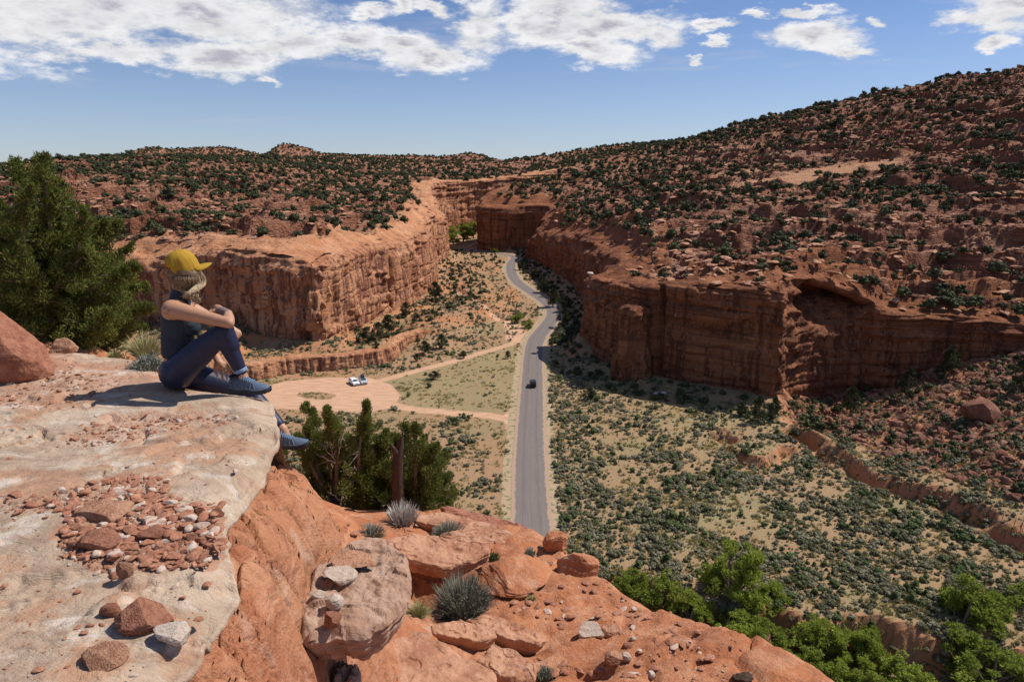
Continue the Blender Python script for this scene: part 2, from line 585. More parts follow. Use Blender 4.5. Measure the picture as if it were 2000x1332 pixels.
# scree apron at the left wall foot
Zv = Zv + 2.0 * sstep(8, 1, dR)
# scree below woman side
apr = sstep(26, 2, dR) * sstep(-78, -92, X) * sstep(232, 205, Y)
Zv = Zv + apr * (5 + 2.2 * fbm(X / 8, Y / 8, 31, 4, ridged=True))
# right scree beyond the wash
dWs, sWs, sideWs = seg_dist(X, Y, WASH)
SDW = np.where(sideWs > 0, dWs, -dWs)
tal = np.clip(SDW - 5, 0, 60) * sstep(60, 80, X)
pxw = 1000 + X / (Y * CP + CH * SP) * 1333
zwall = np.interp(pxw, [1500, 1545, 1620, 1700, 1850, 2000, 2200], [0, -6, -7.5, -5.5, 3.0, 10, 15])
ftal = np.clip(dWs / (dWs + dR1 + 1e-3), 0, 1)
talz = np.where(tal > 0, zwall * ftal ** 1.1, 0) * sstep(1510, 1560, pxw)
Zv = Zv + talz + sstep(2, 14, tal) * (1.8 * fbm(X / 14, Y / 14, 41, 4) + (cv - 0.5) * 1.6 * sstep(0, .2, ce) + (cv2 - .5) * 1.0)
Zv = Zv - 3.8 * (0.35 + 0.65 * sstep(-.35, .2, fbm(X / 11, Y / 11, 49, 3))) * sstep(4.5, 1.8, dWs + 3.6 * fbm(X / 7, Y / 7, 44, 4)) * sstep(58, 66, X)
dG, _, _ = seg_dist(X, Y, GULLY)
Zv = Zv - 2.2 * sstep(-.3, .2, fbm(X / 7, Y / 7, 50, 3)) * sstep(3.2, 1.0, dG + 3.4 * fbm(X / 5, Y / 5, 45, 4))
dV, _, _ = seg_dist(X, Y, RAVINE)
Zv = Zv - 5.0 * sstep(10, 5.5, dV + 6 * fbm(X / 8, Y / 8, 46, 4))
dC, _, _ = seg_dist(X, Y, CREEK)
Zv = Zv - 1.2 * sstep(4, 1, dC + 1.5 * fbm(X / 6, Y / 6, 47, 3)) * (SDB > 5)
Zv = Zv + 2.0 * sstep(11, 2, dR2) + 1.5 * sstep(9, 1, dR1)
# small ditch each side of the road, road bed flat
Zv = Zv * (1 - near_road) + near_road * 0
flat = np.zeros(X.shape)
inlot = inside(X, Y, LOT) & ~inside(X, Y, ISLE)
trk = np.full(X.shape, 9.0)
for (tp, wd) in TRACKS:
    dd, _, _ = seg_dist(X, Y, tp)
    trk = np.minimum(trk, dd - wd)
dlot, _, _ = seg_dist(X, Y, LOT + [LOT[0]])
trk = np.minimum(trk, np.where(inlot, -2.0, 9))
trk = np.minimum(trk, np.where(inside(X, Y, LOT), np.where(inlot, -2, 9), dlot))
trk = trk + 0.8 * fbm(X / 3, Y / 3, 51, 3)
fl = sstep(6, 0.5, trk)
Zv = Zv * (1 - fl) + fl * 0.02
Zv = np.where(dlot < 60, Zv, Zv)

alc = 13.0 * np.exp(-((X - plan(1600, 187)[0] - 1.5) / 15.0) ** 4) * (dR1 < 40) * (Y > 150)
WO = np.where(dR2 <= dW, 14.0, np.where(dR <= dW, 9.5, 7.0))
wallT = sstep(WO, WO + 3.5, SD - alc)            # hidden under the cliff ribbons
Z = np.where(INV | (SD - alc - WO < 4), Zv * (1 - wallT) + (Zpl - 1.2) * wallT, Zpl)
farv = (Y > 500) & INV & (X < 10)
# the hidden ground under the photographer's own cliff
print('terrain heights done')


def height_at(x, y):
    x = np.asarray(x, float); y = np.asarray(y, float)
    i = np.interp(y, GY, np.arange(GN_))
    j = np.clip(np.interp(x / y, GA, np.arange(GM_)), 0, GM_ - 1.01)
    i0 = np.clip(i.astype(int), 0, GN_ - 2); j0 = j.astype(int)
    fi, fj = i - i0, j - j0
    return (Z[i0, j0] * (1 - fi) * (1 - fj) + Z[i0 + 1, j0] * fi * (1 - fj) + Z[i0, j0 + 1] * (1 - fi) * fj + Z[i0 + 1, j0 + 1] * fi * fj)


def sample(G, x, y):
    i = np.clip(np.rint(np.interp(y, GY, np.arange(GN_))).astype(int), 0, GN_ - 1)
    j = np.clip(np.rint(np.interp(x / y, GA, np.arange(GM_))).astype(int), 0, GM_ - 1)
    return G[i, j]


# ------------------------------------------------------------------ ground materials
SAND = (0.56, 0.315, 0.175); ORANGE = (0.50, 0.20, 0.09); RED = (0.34, 0.12, 0.06); PINK = (0.55, 0.30, 0.20); GRASS = (0.29, 0.25, 0.11)


def rock_terrain_mat():
    m_, q = material('plateau_rock', 0.93)
    p = q.pos()
    n1 = q.noise(p, 0.035, 5); n2 = q.noise(p, 0.35, 6, 0.62); n3 = q.noise(q.pos((0.05, 0.05, 1.3)), 1.0, 4, 0.6)
    c = q.mix(q.mr(n1, 0.35, 0.65), (0.38, 0.155, 0.082, 1), (0.50, 0.26, 0.16, 1))
    c = q.mix(q.mr(n3, 0.46, 0.58), c, (0.27, 0.11, 0.068, 1))
    c = q.mix(q.m('MULTIPLY', q.mr(n2, 0.52, 0.72), 0.75), c, (0.60, 0.37, 0.255, 1))
    c = q.mix(q.m('MULTIPLY', q.mr(q.noise(p, 1.4, 4), 0.6, 0.75), 0.6), c, (0.60, 0.47, 0.38, 1))
    sl = q.attr('slick').outputs['Fac']
    c2 = q.mix(n2, (0.56, 0.27, 0.14, 1), (0.66, 0.37, 0.22, 1))
    c2 = q.mix(q.m('MULTIPLY', q.mr(q.noise(q.pos((1, 1, 4)), 0.25, 5), 0.55, 0.7), 0.5), c2, (0.42, 0.17, 0.08, 1))
    c = q.mix(sl, c, c2)
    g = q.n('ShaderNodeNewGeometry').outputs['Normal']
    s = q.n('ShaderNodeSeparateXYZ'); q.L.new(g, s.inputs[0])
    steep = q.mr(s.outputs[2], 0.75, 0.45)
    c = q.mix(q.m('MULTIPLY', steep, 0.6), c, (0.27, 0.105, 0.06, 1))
    q.L.new(c, q.b.inputs['Base Color'])
    h = q.m('ADD', q.noise(p, 1.1, 8, 0.68), q.m('MULTIPLY', q.vor(q.pos((1, 1, 2.2)), 0.8), 0.6))
    h = q.m('ADD', h, q.m('MULTIPLY', q.noise(q.pos((.35, .35, 2.6)), 1.0, 5, .65), 0.9))
    q.L.new(bump(q, h, 1.0, 1.5), q.b.inputs['Normal'])
    return m_


def valley_mat():
    m_, q = material('valley_soil', 0.95, 0.1)
    p = q.pos()
    n1 = q.noise(p, 0.06, 5); n2 = q.noise(p, 0.7, 6, 0.65); n3 = q.noise(p, 3.5, 4, 0.6)
    c = q.mix(n2, (0.41, 0.25, 0.14, 1), (0.34, 0.18, 0.10, 1))
    ora = q.mix(n2, (0.54, 0.24, 0.115, 1), (0.40, 0.15, 0.065, 1))
    c = q.mix(q.attr('orange').outputs['Fac'], c, ora)
    gr = q.attr('grass').outputs['Fac']
    gn = q.m('MULTIPLY', gr, q.mr(q.m('ADD', q.m('MULTIPLY', n2, 0.6), q.m('MULTIPLY', n3, 0.4)), 0.36, 0.6))
    gc = q.mix(q.mr(n1, 0.35, 0.65), (0.27, 0.25, 0.13, 1), (0.38, 0.31, 0.15, 1))
    gc = q.mix(q.mr(n3, 0.4, 0.65), gc, (0.20, 0.20, 0.10, 1))
    c = q.mix(q.m('MULTIPLY', q.mr(q.noise(p, 0.28, 6, .7), .48, .62), .5), c, (0.33, 0.22, 0.14, 1))
    c = q.mix(gn, c, gc)
    tc_ = q.mix(q.mr(q.noise(q.vm('MULTIPLY', q.pos((0.35, 1.6, 1)), (1, 1, 1)), 0.7, 6, .7), .38, .62), (0.62, 0.38, 0.24, 1), (0.50, 0.29, 0.18, 1))
    c = q.mix(q.attr('track').outputs['Fac'], c, tc_)
    rk = q.attr('rocky').outputs['Fac']
    rc = q.mix(q.mr(q.vor(p, 0.7, out=1), 0, 1), (0.30, 0.12, 0.06, 1), (0.44, 0.22, 0.135, 1))
    c = q.mix(rk, c, rc)
    q.L.new(c, q.b.inputs['Base Color'])
    h = q.m('ADD', q.m('MULTIPLY', n3, 0.4), q.m('MULTIPLY', q.noise(p, 1.2, 6, 0.65), 0.8))
    tr = q.m('SUBTRACT', 1.0, q.m('MULTIPLY', q.attr('track').outputs['Fac'], 0.85))
    q.L.new(bump(q, q.m('MULTIPLY', h, tr), 0.7, 0.35), q.b.inputs['Normal'])
    return m_


M_PLAT = rock_terrain_mat()
M_VAL = valley_mat()

orange = np.clip(0.85 * sstep(2, 10, SDB) * sstep(470, 400, Y) * (X < 4) * (Y > 190) + sstep(30, 4, dR) * (Y < 320), 0, 1) * sstep(-0.25, 0.2, fbm(X / 16, Y / 16, 61, 4) + 0.02)
gradz = np.hypot(np.gradient(Z, axis=0) / np.gradient(Y, axis=0), np.gradient(Z, axis=1) / (np.gradient(X, axis=1) + 1e-6))
orange = np.clip(orange + (1 - .45 * (X > 20)) * sstep(0.35, 0.8, gradz), 0, 1)
grass = np.clip(0.75 * inside(X, Y, zp([(740, 745), (1000, 665), (1012, 700), (1010, 808), (900, 806), (800, 795), (780, 760)])) + 0.5 * sstep(0.0, 0.3, fbm(X / 20, Y / 20, 71, 4)) + 0.15 + 0.35 * (X > 10), 0, 1)
grass = grass * sstep(0.5, 0.2, gradz)
track = np.maximum(sstep(0.6, -0.3, trk), inside(X, Y, SANDBAR) * 1.0)
track = np.maximum(track, 0.8 * sstep(2.4, 0.8, dC + 1.5 * fbm(X / 6, Y / 6, 47, 3)) * (SDB > 5))
rocky = sstep(3, 9, tal)
AT = dict(slick=slick, orange=orange, grass=grass, track=track, rocky=rocky)
V = np.stack([X, Y, Z], -1).reshape(-1, 3)


def submesh(name, fmask, mat, kind='structure'):
    F = grid_faces(GN_, GM_, fmask)
    v, f, at = compact(V, F, AT)
    o = link(name, mesh_np(name, v, f, mat, False, at))
    tag(o, kind=kind)
    return o


fc = lambda G: 0.25 * (G[:-1, :-1] + G[1:, :-1] + G[:-1, 1:] + G[1:, 1:])
sdf = fc(SD); trf = fc(trk); xf = fc(X); yf = fc(Y)
isval = sdf - fc(alc) - fc(WO) < 1.0
istrk = isval & (trf < 0.15)
submesh('dirt_track', istrk, M_VAL)
submesh('valley_floor', isval & ~istrk, M_VAL)
leftside = xf < np.interp(yf, [0, 500, 700, 2200], [0, -15, 20, 60])
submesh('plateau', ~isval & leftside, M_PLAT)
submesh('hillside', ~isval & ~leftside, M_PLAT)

# far desert plain reaching the horizon
def far_plain():
    ys = np.exp(np.linspace(math.log(1900), math.log(40000), 30)); th = np.radians(np.linspace(-70, 70, 80))
    Xf = ys[:, None] * np.sin(th)[None]; Yf = ys[:, None] * np.cos(th)[None]
    Zf = 18 + 6 * fbm(Xf / 900, Yf / 900, 2, 4)
    # a distant tableland
    m_ = sstep(5200, 6200, Yf) * sstep(-3600, -4600, Xf)
    Zf = Zf + m_ * (30 + 25 * fbm(Xf / 2500, Yf / 2500, 8, 3))
    Vf = np.stack([Xf, Yf, Zf], -1).reshape(-1, 3)
    at = {k: np.zeros(len(Vf)) for k in AT}
    tag(link('desert_plain', mesh_np('desert_plain', Vf, grid_faces(30, 80), M_PLAT, True, at)), kind='structure')
    # side and rear ground so that the sheet goes on all round
    th = np.radians(np.linspace(45, 315, 60)); rs = np.array([30, 120, 400, 1500, 8000, 40000.0])
    Xf = rs[:, None] * np.sin(th)[None]; Yf = rs[:, None] * np.cos(th)[None]
    Zf = np.array([-4, 2, 18, 18, 18, 18.0])[:, None] + 0 * Xf - 2.0
    Vf = np.stack([Xf, Yf, Zf], -1).reshape(-1, 3)
    at = {k: np.zeros(len(Vf)) for k in AT}
    tag(link('ground', mesh_np('ground', Vf, grid_faces(6, 60), M_PLAT, True, at)), kind='structure')
far_plain()


# ------------------------------------------------------------------ road
def ribbon_strip(path, widths, zoff, name, mat, step=1.5):
    P = np.array(path); seg = np.hypot(*np.diff(P, axis=0).T); s = np.concatenate([[0], np.cumsum(seg)])
    n = int(s[-1] / step); t = np.linspace(0, s[-1], n)
    x = np.interp(t, s, P[:, 0]); y = np.interp(t, s, P[:, 1])
    tx = np.gradient(x); ty = np.gradient(y); L = np.hypot(tx, ty); nx, ny = ty / L, -tx / L
    w_ = np.array(widths)
    jit = 0.12 * fbm(t / 6, t * 0, 0.5, 3)
    ed = (np.abs(w_) > 2.5)
    off = w_[None] * (1 + ed[None] * jit[:, None] * 0.5)
    VX = x[:, None] + nx[:, None] * off; VY = y[:, None] + ny[:, None] * off
    VZ = np.full(VX.shape, zoff) + np.where(ed, -0.02, 0.05)[None]
    U = np.repeat(w_[None], n, 0); T = np.repeat(t[:, None], len(w_), 1)
    return tag(link(name, mesh_np(name, np.stack([VX, VY, VZ], -1), grid_faces(n, len(w_)), mat, True, dict(u=U, s=T))), kind='structure')


def road_mat():
    m_, q = material('asphalt', 0.85, 0.25)
    p = q.pos()
    u = q.attr('u').outputs['Fac']
    n = q.noise(p, 1.2, 6, 0.7); n2 = q.noise(q.pos((4, 0.15, 1)), 0.8, 4)
    c = q.mix(n, (0.165, 0.135, 0.12, 1), (0.225, 0.185, 0.165, 1))
    wt = q.m('ABSOLUTE', q.m('SUBTRACT', q.m('ABSOLUTE', u), 1.35))
    c = q.mix(q.m('MULTIPLY', q.mr(wt, 0.6, 0.1), 0.4), c, (0.13, 0.108, 0.1, 1))
    c = q.mix(q.m('MULTIPLY', q.mr(n2, 0.5, 0.7), 0.35), c, (0.27, 0.225, 0.20, 1))
    c = q.mix(q.m('MULTIPLY', q.mr(q.m('ABSOLUTE', u), 0.14, 0.02), 0.3), c, (0.12, 0.1, 0.09, 1))
    edge = q.mr(q.m('ADD', q.m('ABSOLUTE', u), q.m('MULTIPLY', q.noise(p, 0.9, 4), 0.9)), 3.2, 3.45)
    c = q.mix(edge, c, (0.40, 0.27, 0.185, 1))
    q.L.new(c, q.b.inputs['Base Color'])
    q.L.new(bump(q, q.noise(p, 9, 4), 0.3, 0.05), q.b.inputs['Normal'])
    return m_


ribbon_strip(ROAD, [-3.6, -2.95, -1.35, 0, 1.35, 2.95, 3.6], 0.10, 'road', road_mat())


def shoulder_mat():
    m_, q = material('gravel_shoulder', 0.95, 0.1)
    n = q.noise(q.pos(), 1.5, 6, 0.7)
    c = q.mix(n, (0.36, 0.27, 0.17, 1), (0.50, 0.34, 0.22, 1))
    c = q.mix(q.mr(q.noise(q.pos(), 0.8, 5), 0.5, 0.62), c, (0.20, 0.21, 0.10, 1))
    q.L.new(c, q.b.inputs['Base Color'])
    return m_


ribbon_strip(ROAD, [-5.4, -4.4, -3.3, 3.3, 4.4, 5.4], 0.045, 'road_shoulder', shoulder_mat())


# ------------------------------------------------------------------ cliffs
def wall_mat(name, base, dark, light, streak=0.6, bedk=0.55, thr=0.47):
    m_, q = material(name, 0.92, 0.12)
    p = q.pos()
    n1 = q.noise(p, 0.09, 5, 0.6)
    c = q.mix(q.mr(n1, 0.3, 0.7), base, light)
    st = q.noise(q.vm('ADD', q.pos((1, 1, 0.07)), q.vm('SCALE', q.noise(p, 0.12, 4, out=1), 3.0)), 0.55, 6, 0.66)
    msk = q.attr('face').outputs['Fac']
    c = q.mix(q.m('MULTIPLY', q.m('MULTIPLY', q.mr(st, thr, thr + .13), msk), streak), c, dark)
    st2 = q.noise(q.pos((1, 1, 0.04)), 1.7, 4, 0.6)
    c = q.mix(q.m('MULTIPLY', q.m('MULTIPLY', q.mr(st2, 0.56, 0.7), msk), streak * 0.6), c, (0.60, 0.36, 0.26, 1))
    bed = q.noise(q.pos((0.03, 0.03, 0.9)), 1.0, 4, 0.6)
    c = q.mix(q.m('MULTIPLY', q.mr(bed, 0.48, 0.66), bedk), c, dark)
    c = q.mix(q.m('MULTIPLY', q.mr(q.noise(p, 1.1, 7, .7), .52, .68), 0.45), c, dark)
    q.L.new(c, q.b.inputs['Base Color'])
    h = q.m('ADD', q.noise(p, 0.7, 9, 0.68), q.m('MULTIPLY', q.noise(q.pos((0.6, 0.6, 5)), 0.6, 6, .65), 1.0))
    h = q.m('ADD', h, q.m('MULTIPLY', st, 0.12))
    h = q.m('ADD', h, q.m('MULTIPLY', q.vor(q.pos((1, 1, 1.6)), 0.55), 0.35))
    q.L.new(bump(q, h, 0.8, 1.1), q.b.inputs['Normal'])
    return m_


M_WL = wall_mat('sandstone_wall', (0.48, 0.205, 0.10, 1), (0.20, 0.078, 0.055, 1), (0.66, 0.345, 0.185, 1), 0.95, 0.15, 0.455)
M_WR = wall_mat('shaded_sandstone_wall', (0.25, 0.092, 0.044, 1), (0.085, 0.036, 0.024, 1), (0.37, 0.15, 0.07, 1), 0.75)  # sandstone darkened so the shade of the right walls is in the colour


def smooth_path(P, n=2):
    return chaikin(P, n)


def ribbon(name, path, out_left, base_z, mat, rim=5.0, lip=11.0, batter=0.10, ds=0.8, nw=70, seed=0, amp=1.0, disp=None, topdrop=0.0, label=None, cat='cliff', lay=1.0, topf=None, belly=0.0, ch=1):
    """a cliff face: from the foot up the wall, over a rounded rim and back onto the plateau"""
    P = np.array(smooth_path(path, ch)); seg = np.hypot(*np.diff(P, axis=0).T); s = np.concatenate([[0], np.cumsum(seg)])
    n = max(8, int(s[-1] / ds)); t = np.linspace(0, s[-1], n)
    x = np.interp(t, s, P[:, 0]); y = np.interp(t, s, P[:, 1])
    # averaged normals
    k = max(3, int(6 / ds)); ker = np.ones(2 * k + 1) / (2 * k + 1)
    pad = lambda a: np.concatenate([np.full(k, a[0]), a, np.full(k, a[-1])])
    tx = np.convolve(pad(np.gradient(x)), ker, 'valid'); ty = np.convolve(pad(np.gradient(y)), ker, 'valid')
    L = np.hypot(tx, ty) + 1e-9
    nx, ny = (-ty / L, tx / L)
    if not out_left: nx, ny = -nx, -ny
    bz = base_z(x, y) if callable(base_z) else np.full(n, float(base_z))
    # plateau height a little inside the rim
    def pl(xx, yy):
        return PLT(np.clip(xx / yy, -1.02, 1.02), np.log(np.clip(yy, 50, 2200)))
    tz = (topf(x, y, t) if topf else pl(x - nx * 2, y - ny * 2)) - topdrop
    w_ = np.linspace(0, 1, nw)
    a = np.clip(w_ / 0.62, 0, 1); b = np.clip((w_ - 0.62) / 0.16, 0, 1); c = np.clip((w_ - 0.78) / 0.22, 0, 1)
    H = (tz - bz)[:, None]
    rr = np.minimum(rim, H * 0.45)
    zz = bz[:, None] - 2 + (H + 2 - rr) * a[None]
    off = -batter * (H - rr) * a[None] + belly * np.sin(a[None] * math.pi)
    th = b[None] * math.pi / 2
    off0 = off - rr * (1 - np.cos(th)) - 0.0
    zz = zz + rr * np.sin(th) * 1.0
    off1 = off0 - lip * c[None]
    XX = x[:, None] + nx[:, None] * off1; YY = y[:, None] + ny[:, None] * off1
    ztop = sample(Zpl, XX, YY) if topf is None else tz[:, None] + 0 * XX
    dz = (ztop - tz[:, None]) * sstep(0.0, 0.5, c)[None]
    zz = zz + dz + 0.35 * (1 - c[None]) * (c[None] > 0) - 2.2 * sstep(0.7, 1.0, c)[None]
    face = sstep(1.0, 0.55, b)[None] * np.ones((n, 1))
    # displacement
    S = np.repeat(t[:, None], nw, 1)
    zc = zz
    dsp = 2.2 * fbm(XX / 16, YY / 16, zc / 22 + seed, 3) + 0.9 * fbm(XX / 4.5, YY / 4.5, zc / 9 + seed, 4)
    jt = fbm(S / 7.5, S * 0 + seed, zc / 60, 3)
    jm = sstep(0.0, 0.35, fbm(S / 30, zc / 45, seed + 7.7, 2))
    jt = fbm(S / 13 + 0.25 * fbm(XX / 9, YY / 9, zc / 7, 2), S * 0 + seed, zc / 50, 2)
    dsp = dsp - 1.5 * sstep(0.06, 0.0, np.abs(jt)) * face * jm
    cvv, cee = cells(S / 6 + 0.3 * dsp, zc / 9, S * 0 + seed + 3.3, 5)
    dsp = dsp + (cvv - 0.5) * 1.5 * sstep(0, 0.12, cee) * face * sstep(-0.2, 0.3, fbm(S / 25, zc / 20, seed + 2, 2))
    # bedding: long ledges that step out near the rim, recessed seams lower down
    rel = (zc - bz[:, None]) / np.maximum(H, 1)
    strat = fbm(S / 45, zc / 2.2 + 0.3 * dsp, seed + 5.0, 3)
    sq = np.tanh(strat * 5)
    dsp = dsp + (0.35 + 0.75 * sstep(.55, .85, rel)) * sq * face * (lay + (1 - lay) * sstep(.75, .9, rel))
    seam = fbm(S / 70, zc / 5.5, seed + 15.0, 2)
    dsp = dsp - 0.9 * sstep(.05, 0, np.abs(seam)) * face
    cw, cf_ = cells(S / 11 + 0.4 * strat, zc / 6.5, S * 0 + seed + 8.3, 25)
    tiltc = np.sin(cw * 40) * .5
    dsp = dsp + ((cw - .5) * 2.4 + tiltc * (S / 11 % 1 - .5)) * sstep(0, .06, cf_) * face * sstep(-.15, .2, fbm(S / 33, zc / 26, seed + 12, 2))
    rimj = fbm(S / 5, S * 0, seed + 30, 4)
    dsp = dsp + 0.35 * fbm(XX / 1.2, YY / 1.2, zc / 1.6, 3)
    dsp = dsp * amp
    if disp is not None:
        dsp = dsp + disp(S, zc, face, XX, YY)
    endf = sstep(0.0, 0.8, 1 - c)[None]
    hz = face; up = (1 - face)
    ff = (0.12 + 0.88 * face)
    XX = XX + nx[:, None] * dsp * ff * endf; YY = YY + ny[:, None] * dsp * ff * endf
    zz = zz + (0.75 * dsp + 0.5 * np.tanh(4 * fbm(XX / 7, YY / 7, seed + 50.0, 4))) * up * endf
    F = grid_faces(n, nw)
    if out_left: F = F[:, ::-1]
    o = link(name, mesh_np(name, np.stack([XX, YY, zz], -1), F, mat, True, dict(face=face)))
    if label: tag(o, label, cat)
    return o, (x, y, tz)


gz = lambda x, y: np.minimum(height_at(x, y), 12) * 0 + 0.0


def notchL(S, z, face, XX, YY):
    d = 0
    # broken blocky column zone near the corner of the left wall
    k = np.exp(-((XX - plan(640, 207)[0]) / 9) ** 2 - ((YY - 208) / 14) ** 2)
    cvv, cee = cells(XX / 4.2, YY / 4.2, z / 5.5, 3)
    d = d + k * ((cvv - 0.5) * 5.0 * sstep(0, .1, cee)) * face
    # narrow shade slots on the lit face
    for px_, Yc, ww in ((668, 222, 1.3), (770, 270, 0.9), (848, 322, 1.4), (600, 209, 1.1)):
        xc = plan(px_, Yc)[0]
        r = np.hypot(XX - xc, YY - Yc)
        d = d - 3.0 * np.exp(-(r / ww) ** 2) * face * sstep(26, 20, z)
    # pocked slickrock
    pk = cells(XX / 2.6, YY / 2.6, z / 2.2, 8)[1]
    d = d - 0.7 * sstep(0.55, 0.8, pk) * (YY > 250)
    return d


ribbon('left_cliff', WALL_L[:22], False, 0.0, M_WL, rim=5.5, lip=17, batter=0.03, ds=0.75, nw=90, seed=1, disp=notchL, lay=0.1,
       label='long sunlit orange sandstone cliff with dark vertical streaks on the left side of the canyon')
ribbon('far_cliff', WALL_L[19:], False, 0.0, M_WL, rim=4, lip=17, batter=0.04, ds=1.6, nw=60, seed=4, amp=1.4,
       label='distant sunlit sandstone cliff closing the far end of the canyon')
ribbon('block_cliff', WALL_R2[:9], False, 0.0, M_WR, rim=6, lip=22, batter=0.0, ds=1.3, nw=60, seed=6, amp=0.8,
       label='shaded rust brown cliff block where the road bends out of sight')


def noseR(S, z, face, XX, YY):
    pk = cells(XX / 3.2, YY / 3.2, z / 3, 8)[1]
    return -0.8 * sstep(0.55, 0.8, pk) + 1.5 * fbm(XX / 6, YY / 6, z / 3, 3)


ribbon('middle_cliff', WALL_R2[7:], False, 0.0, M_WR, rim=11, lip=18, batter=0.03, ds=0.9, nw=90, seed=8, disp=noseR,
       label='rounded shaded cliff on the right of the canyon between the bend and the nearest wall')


def alcoveR(S, z, face, XX, YY):
    # plan column of the photo, for placing the alcove along the wall
    cxy = [plan(p_, y_) for p_, y_ in ((1600, 187), (1530, 165), (1230, 190), (1720, 186))]
    d = 0
    ax, az = cxy[0][0], 23.0
    wob = fbm(XX / 7, z / 6, 2.0, 4)
    ex = (XX - ax - 1.0) / np.where(XX > ax, 15.5, 13.0) + .10 * wob
    up_ = z > az
    ez = np.where(up_, (z - az) / 6.8 + .05 * wob, (az - z) / 11.0)
    r = np.where(up_, np.abs(ex) ** 2.2 + ez ** 2.0, (np.abs(ex) * (1 + .8 * ez)) ** 2.2 + ez ** 2)
    dep_ = np.where(up_, 12.5 * sstep(1.0, 0.84, r), 12.5 * sstep(1.0, 0.45, r) * (1 - np.clip(ez, 0, 1)) ** 1.3)
    d = d - dep_ * face + 1.2 * fbm(XX / 4, z / 2, 6, 4) * (r < 1)
    # smooth apron below the alcove
    # broken prow next to it
    k = np.exp(-((XX - cxy[1][0]) / 4.5) ** 2 - ((YY - 165) / 6) ** 2)
    cvv, cee = cells(XX / 3.0, YY / 3.0, z / 3.4, 13)
    d = d + k * ((cvv - 0.5) * 3.2 * sstep(0, .12, cee)) * face
    # a shallow vertical groove and a long crack
    d = d - 2.0 * np.exp(-((XX - plan(1690, 186)[0]) / 1.2) ** 2) * face * (YY > 175)
    d = d - 2.4 * np.exp(-((XX - plan(1286, 181)[0]) / 0.8) ** 2) * face
    return d


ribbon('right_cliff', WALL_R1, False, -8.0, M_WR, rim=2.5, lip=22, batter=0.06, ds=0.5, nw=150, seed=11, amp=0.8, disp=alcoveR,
       label='broad shaded red sandstone cliff with an arched alcove on the right')
# eroded earth bank behind the parking place


def bankd(S, z, face, XX, YY):
    g = fbm(S / 3.0, S * 0 + 0.5, z / 30, 3, ridged=True)
    return 1.1 * g * face + 0.3 * fbm(XX, YY, z, 3)


ribbon('earth_bank', [(a, b + 0.5) for a, b in BANK], False, 0.0, M_WL, rim=0.7, lip=3.5, batter=0.35, ds=0.35, nw=34, seed=15, amp=0.22, disp=bankd,
       topf=lambda x, y, t: height_at(x - 0 * x, y + 5) * 0 + 4.3 + 0.5 * fbm(t / 14, t * 0, 3, 2), label='low orange earth bank with eroded gullies behind the parking place', cat='earth bank')
print('cliffs done')
# ------------------------------------------------------------------ scattered plants and stones of the canyon
RNG = np.random.RandomState(11)


def leaf_mat(name, cols, rough=0.75, trans=0.0, scale=0.8, spec=0.12):
    m_, q = material(name, rough, spec)
    oi = q.n('ShaderNodeObjectInfo').outputs['Random']
    tint = q.attr('tint').outputs['Fac']
    f = q.m('ADD', q.m('MULTIPLY', oi, 0.45), q.m('MULTIPLY', tint, 0.55), clamp=True)
    c = q.mix(f, cols[0], cols[1])
    if len(cols) > 2:
        c = q.mix(q.mr(tint, 0.75, 1.0), c, cols[2])
    q.L.new(c, q.b.inputs['Base Color'])
    if trans:
        tr = q.n('ShaderNodeBsdfTranslucent'); q.L.new(c, tr.inputs[0])
        mx = q.n('ShaderNodeMixShader'); mx.inputs[0].default_value = trans
        q.L.new(q.b.outputs[0], mx.inputs[1]); q.L.new(tr.outputs[0], mx.inputs[2])
        out = [n for n in q.N if n.type == 'OUTPUT_MATERIAL'][0]
        q.L.new(mx.outputs[0], out.inputs[0])
    return m_


M_JUN = leaf_mat('juniper_foliage', [(0.042, 0.050, 0.024), (0.095, 0.102, 0.045)])
M_JHERO = leaf_mat('near_juniper_foliage', [(0.095, 0.115, 0.028), (0.20, 0.225, 0.048), (0.31, 0.31, 0.075)], trans=0.3)
M_SAGE = leaf_mat('sage_foliage', [(0.15, 0.14, 0.085), (0.31, 0.28, 0.175)])
M_SAGED = leaf_mat('dark_sage_foliage', [(0.085, 0.085, 0.045), (0.18, 0.17, 0.09)])
M_GREEN = leaf_mat('green_shrub_foliage', [(0.06, 0.085, 0.03), (0.115, 0.145, 0.05)])
M_COTT = leaf_mat('cottonwood_foliage', [(0.19, 0.24, 0.04), (0.36, 0.42, 0.065), (0.46, 0.50, 0.11)], trans=0.42)
M_YEL = leaf_mat('dry_grass', [(0.33, 0.29, 0.10), (0.50, 0.42, 0.18)])
M_BARK = flat_mat('grey_bark', (0.22, 0.17, 0.13), 0.9, 0.1, var=0.4, scale=8)
M_DBARK = flat_mat('dark_bark', (0.075, 0.05, 0.038), 0.95, 0.05, var=0.5, scale=12)
M_DEAD = flat_mat('bleached_wood', (0.46, 0.41, 0.36), 0.9, 0.1, var=0.25, scale=14)


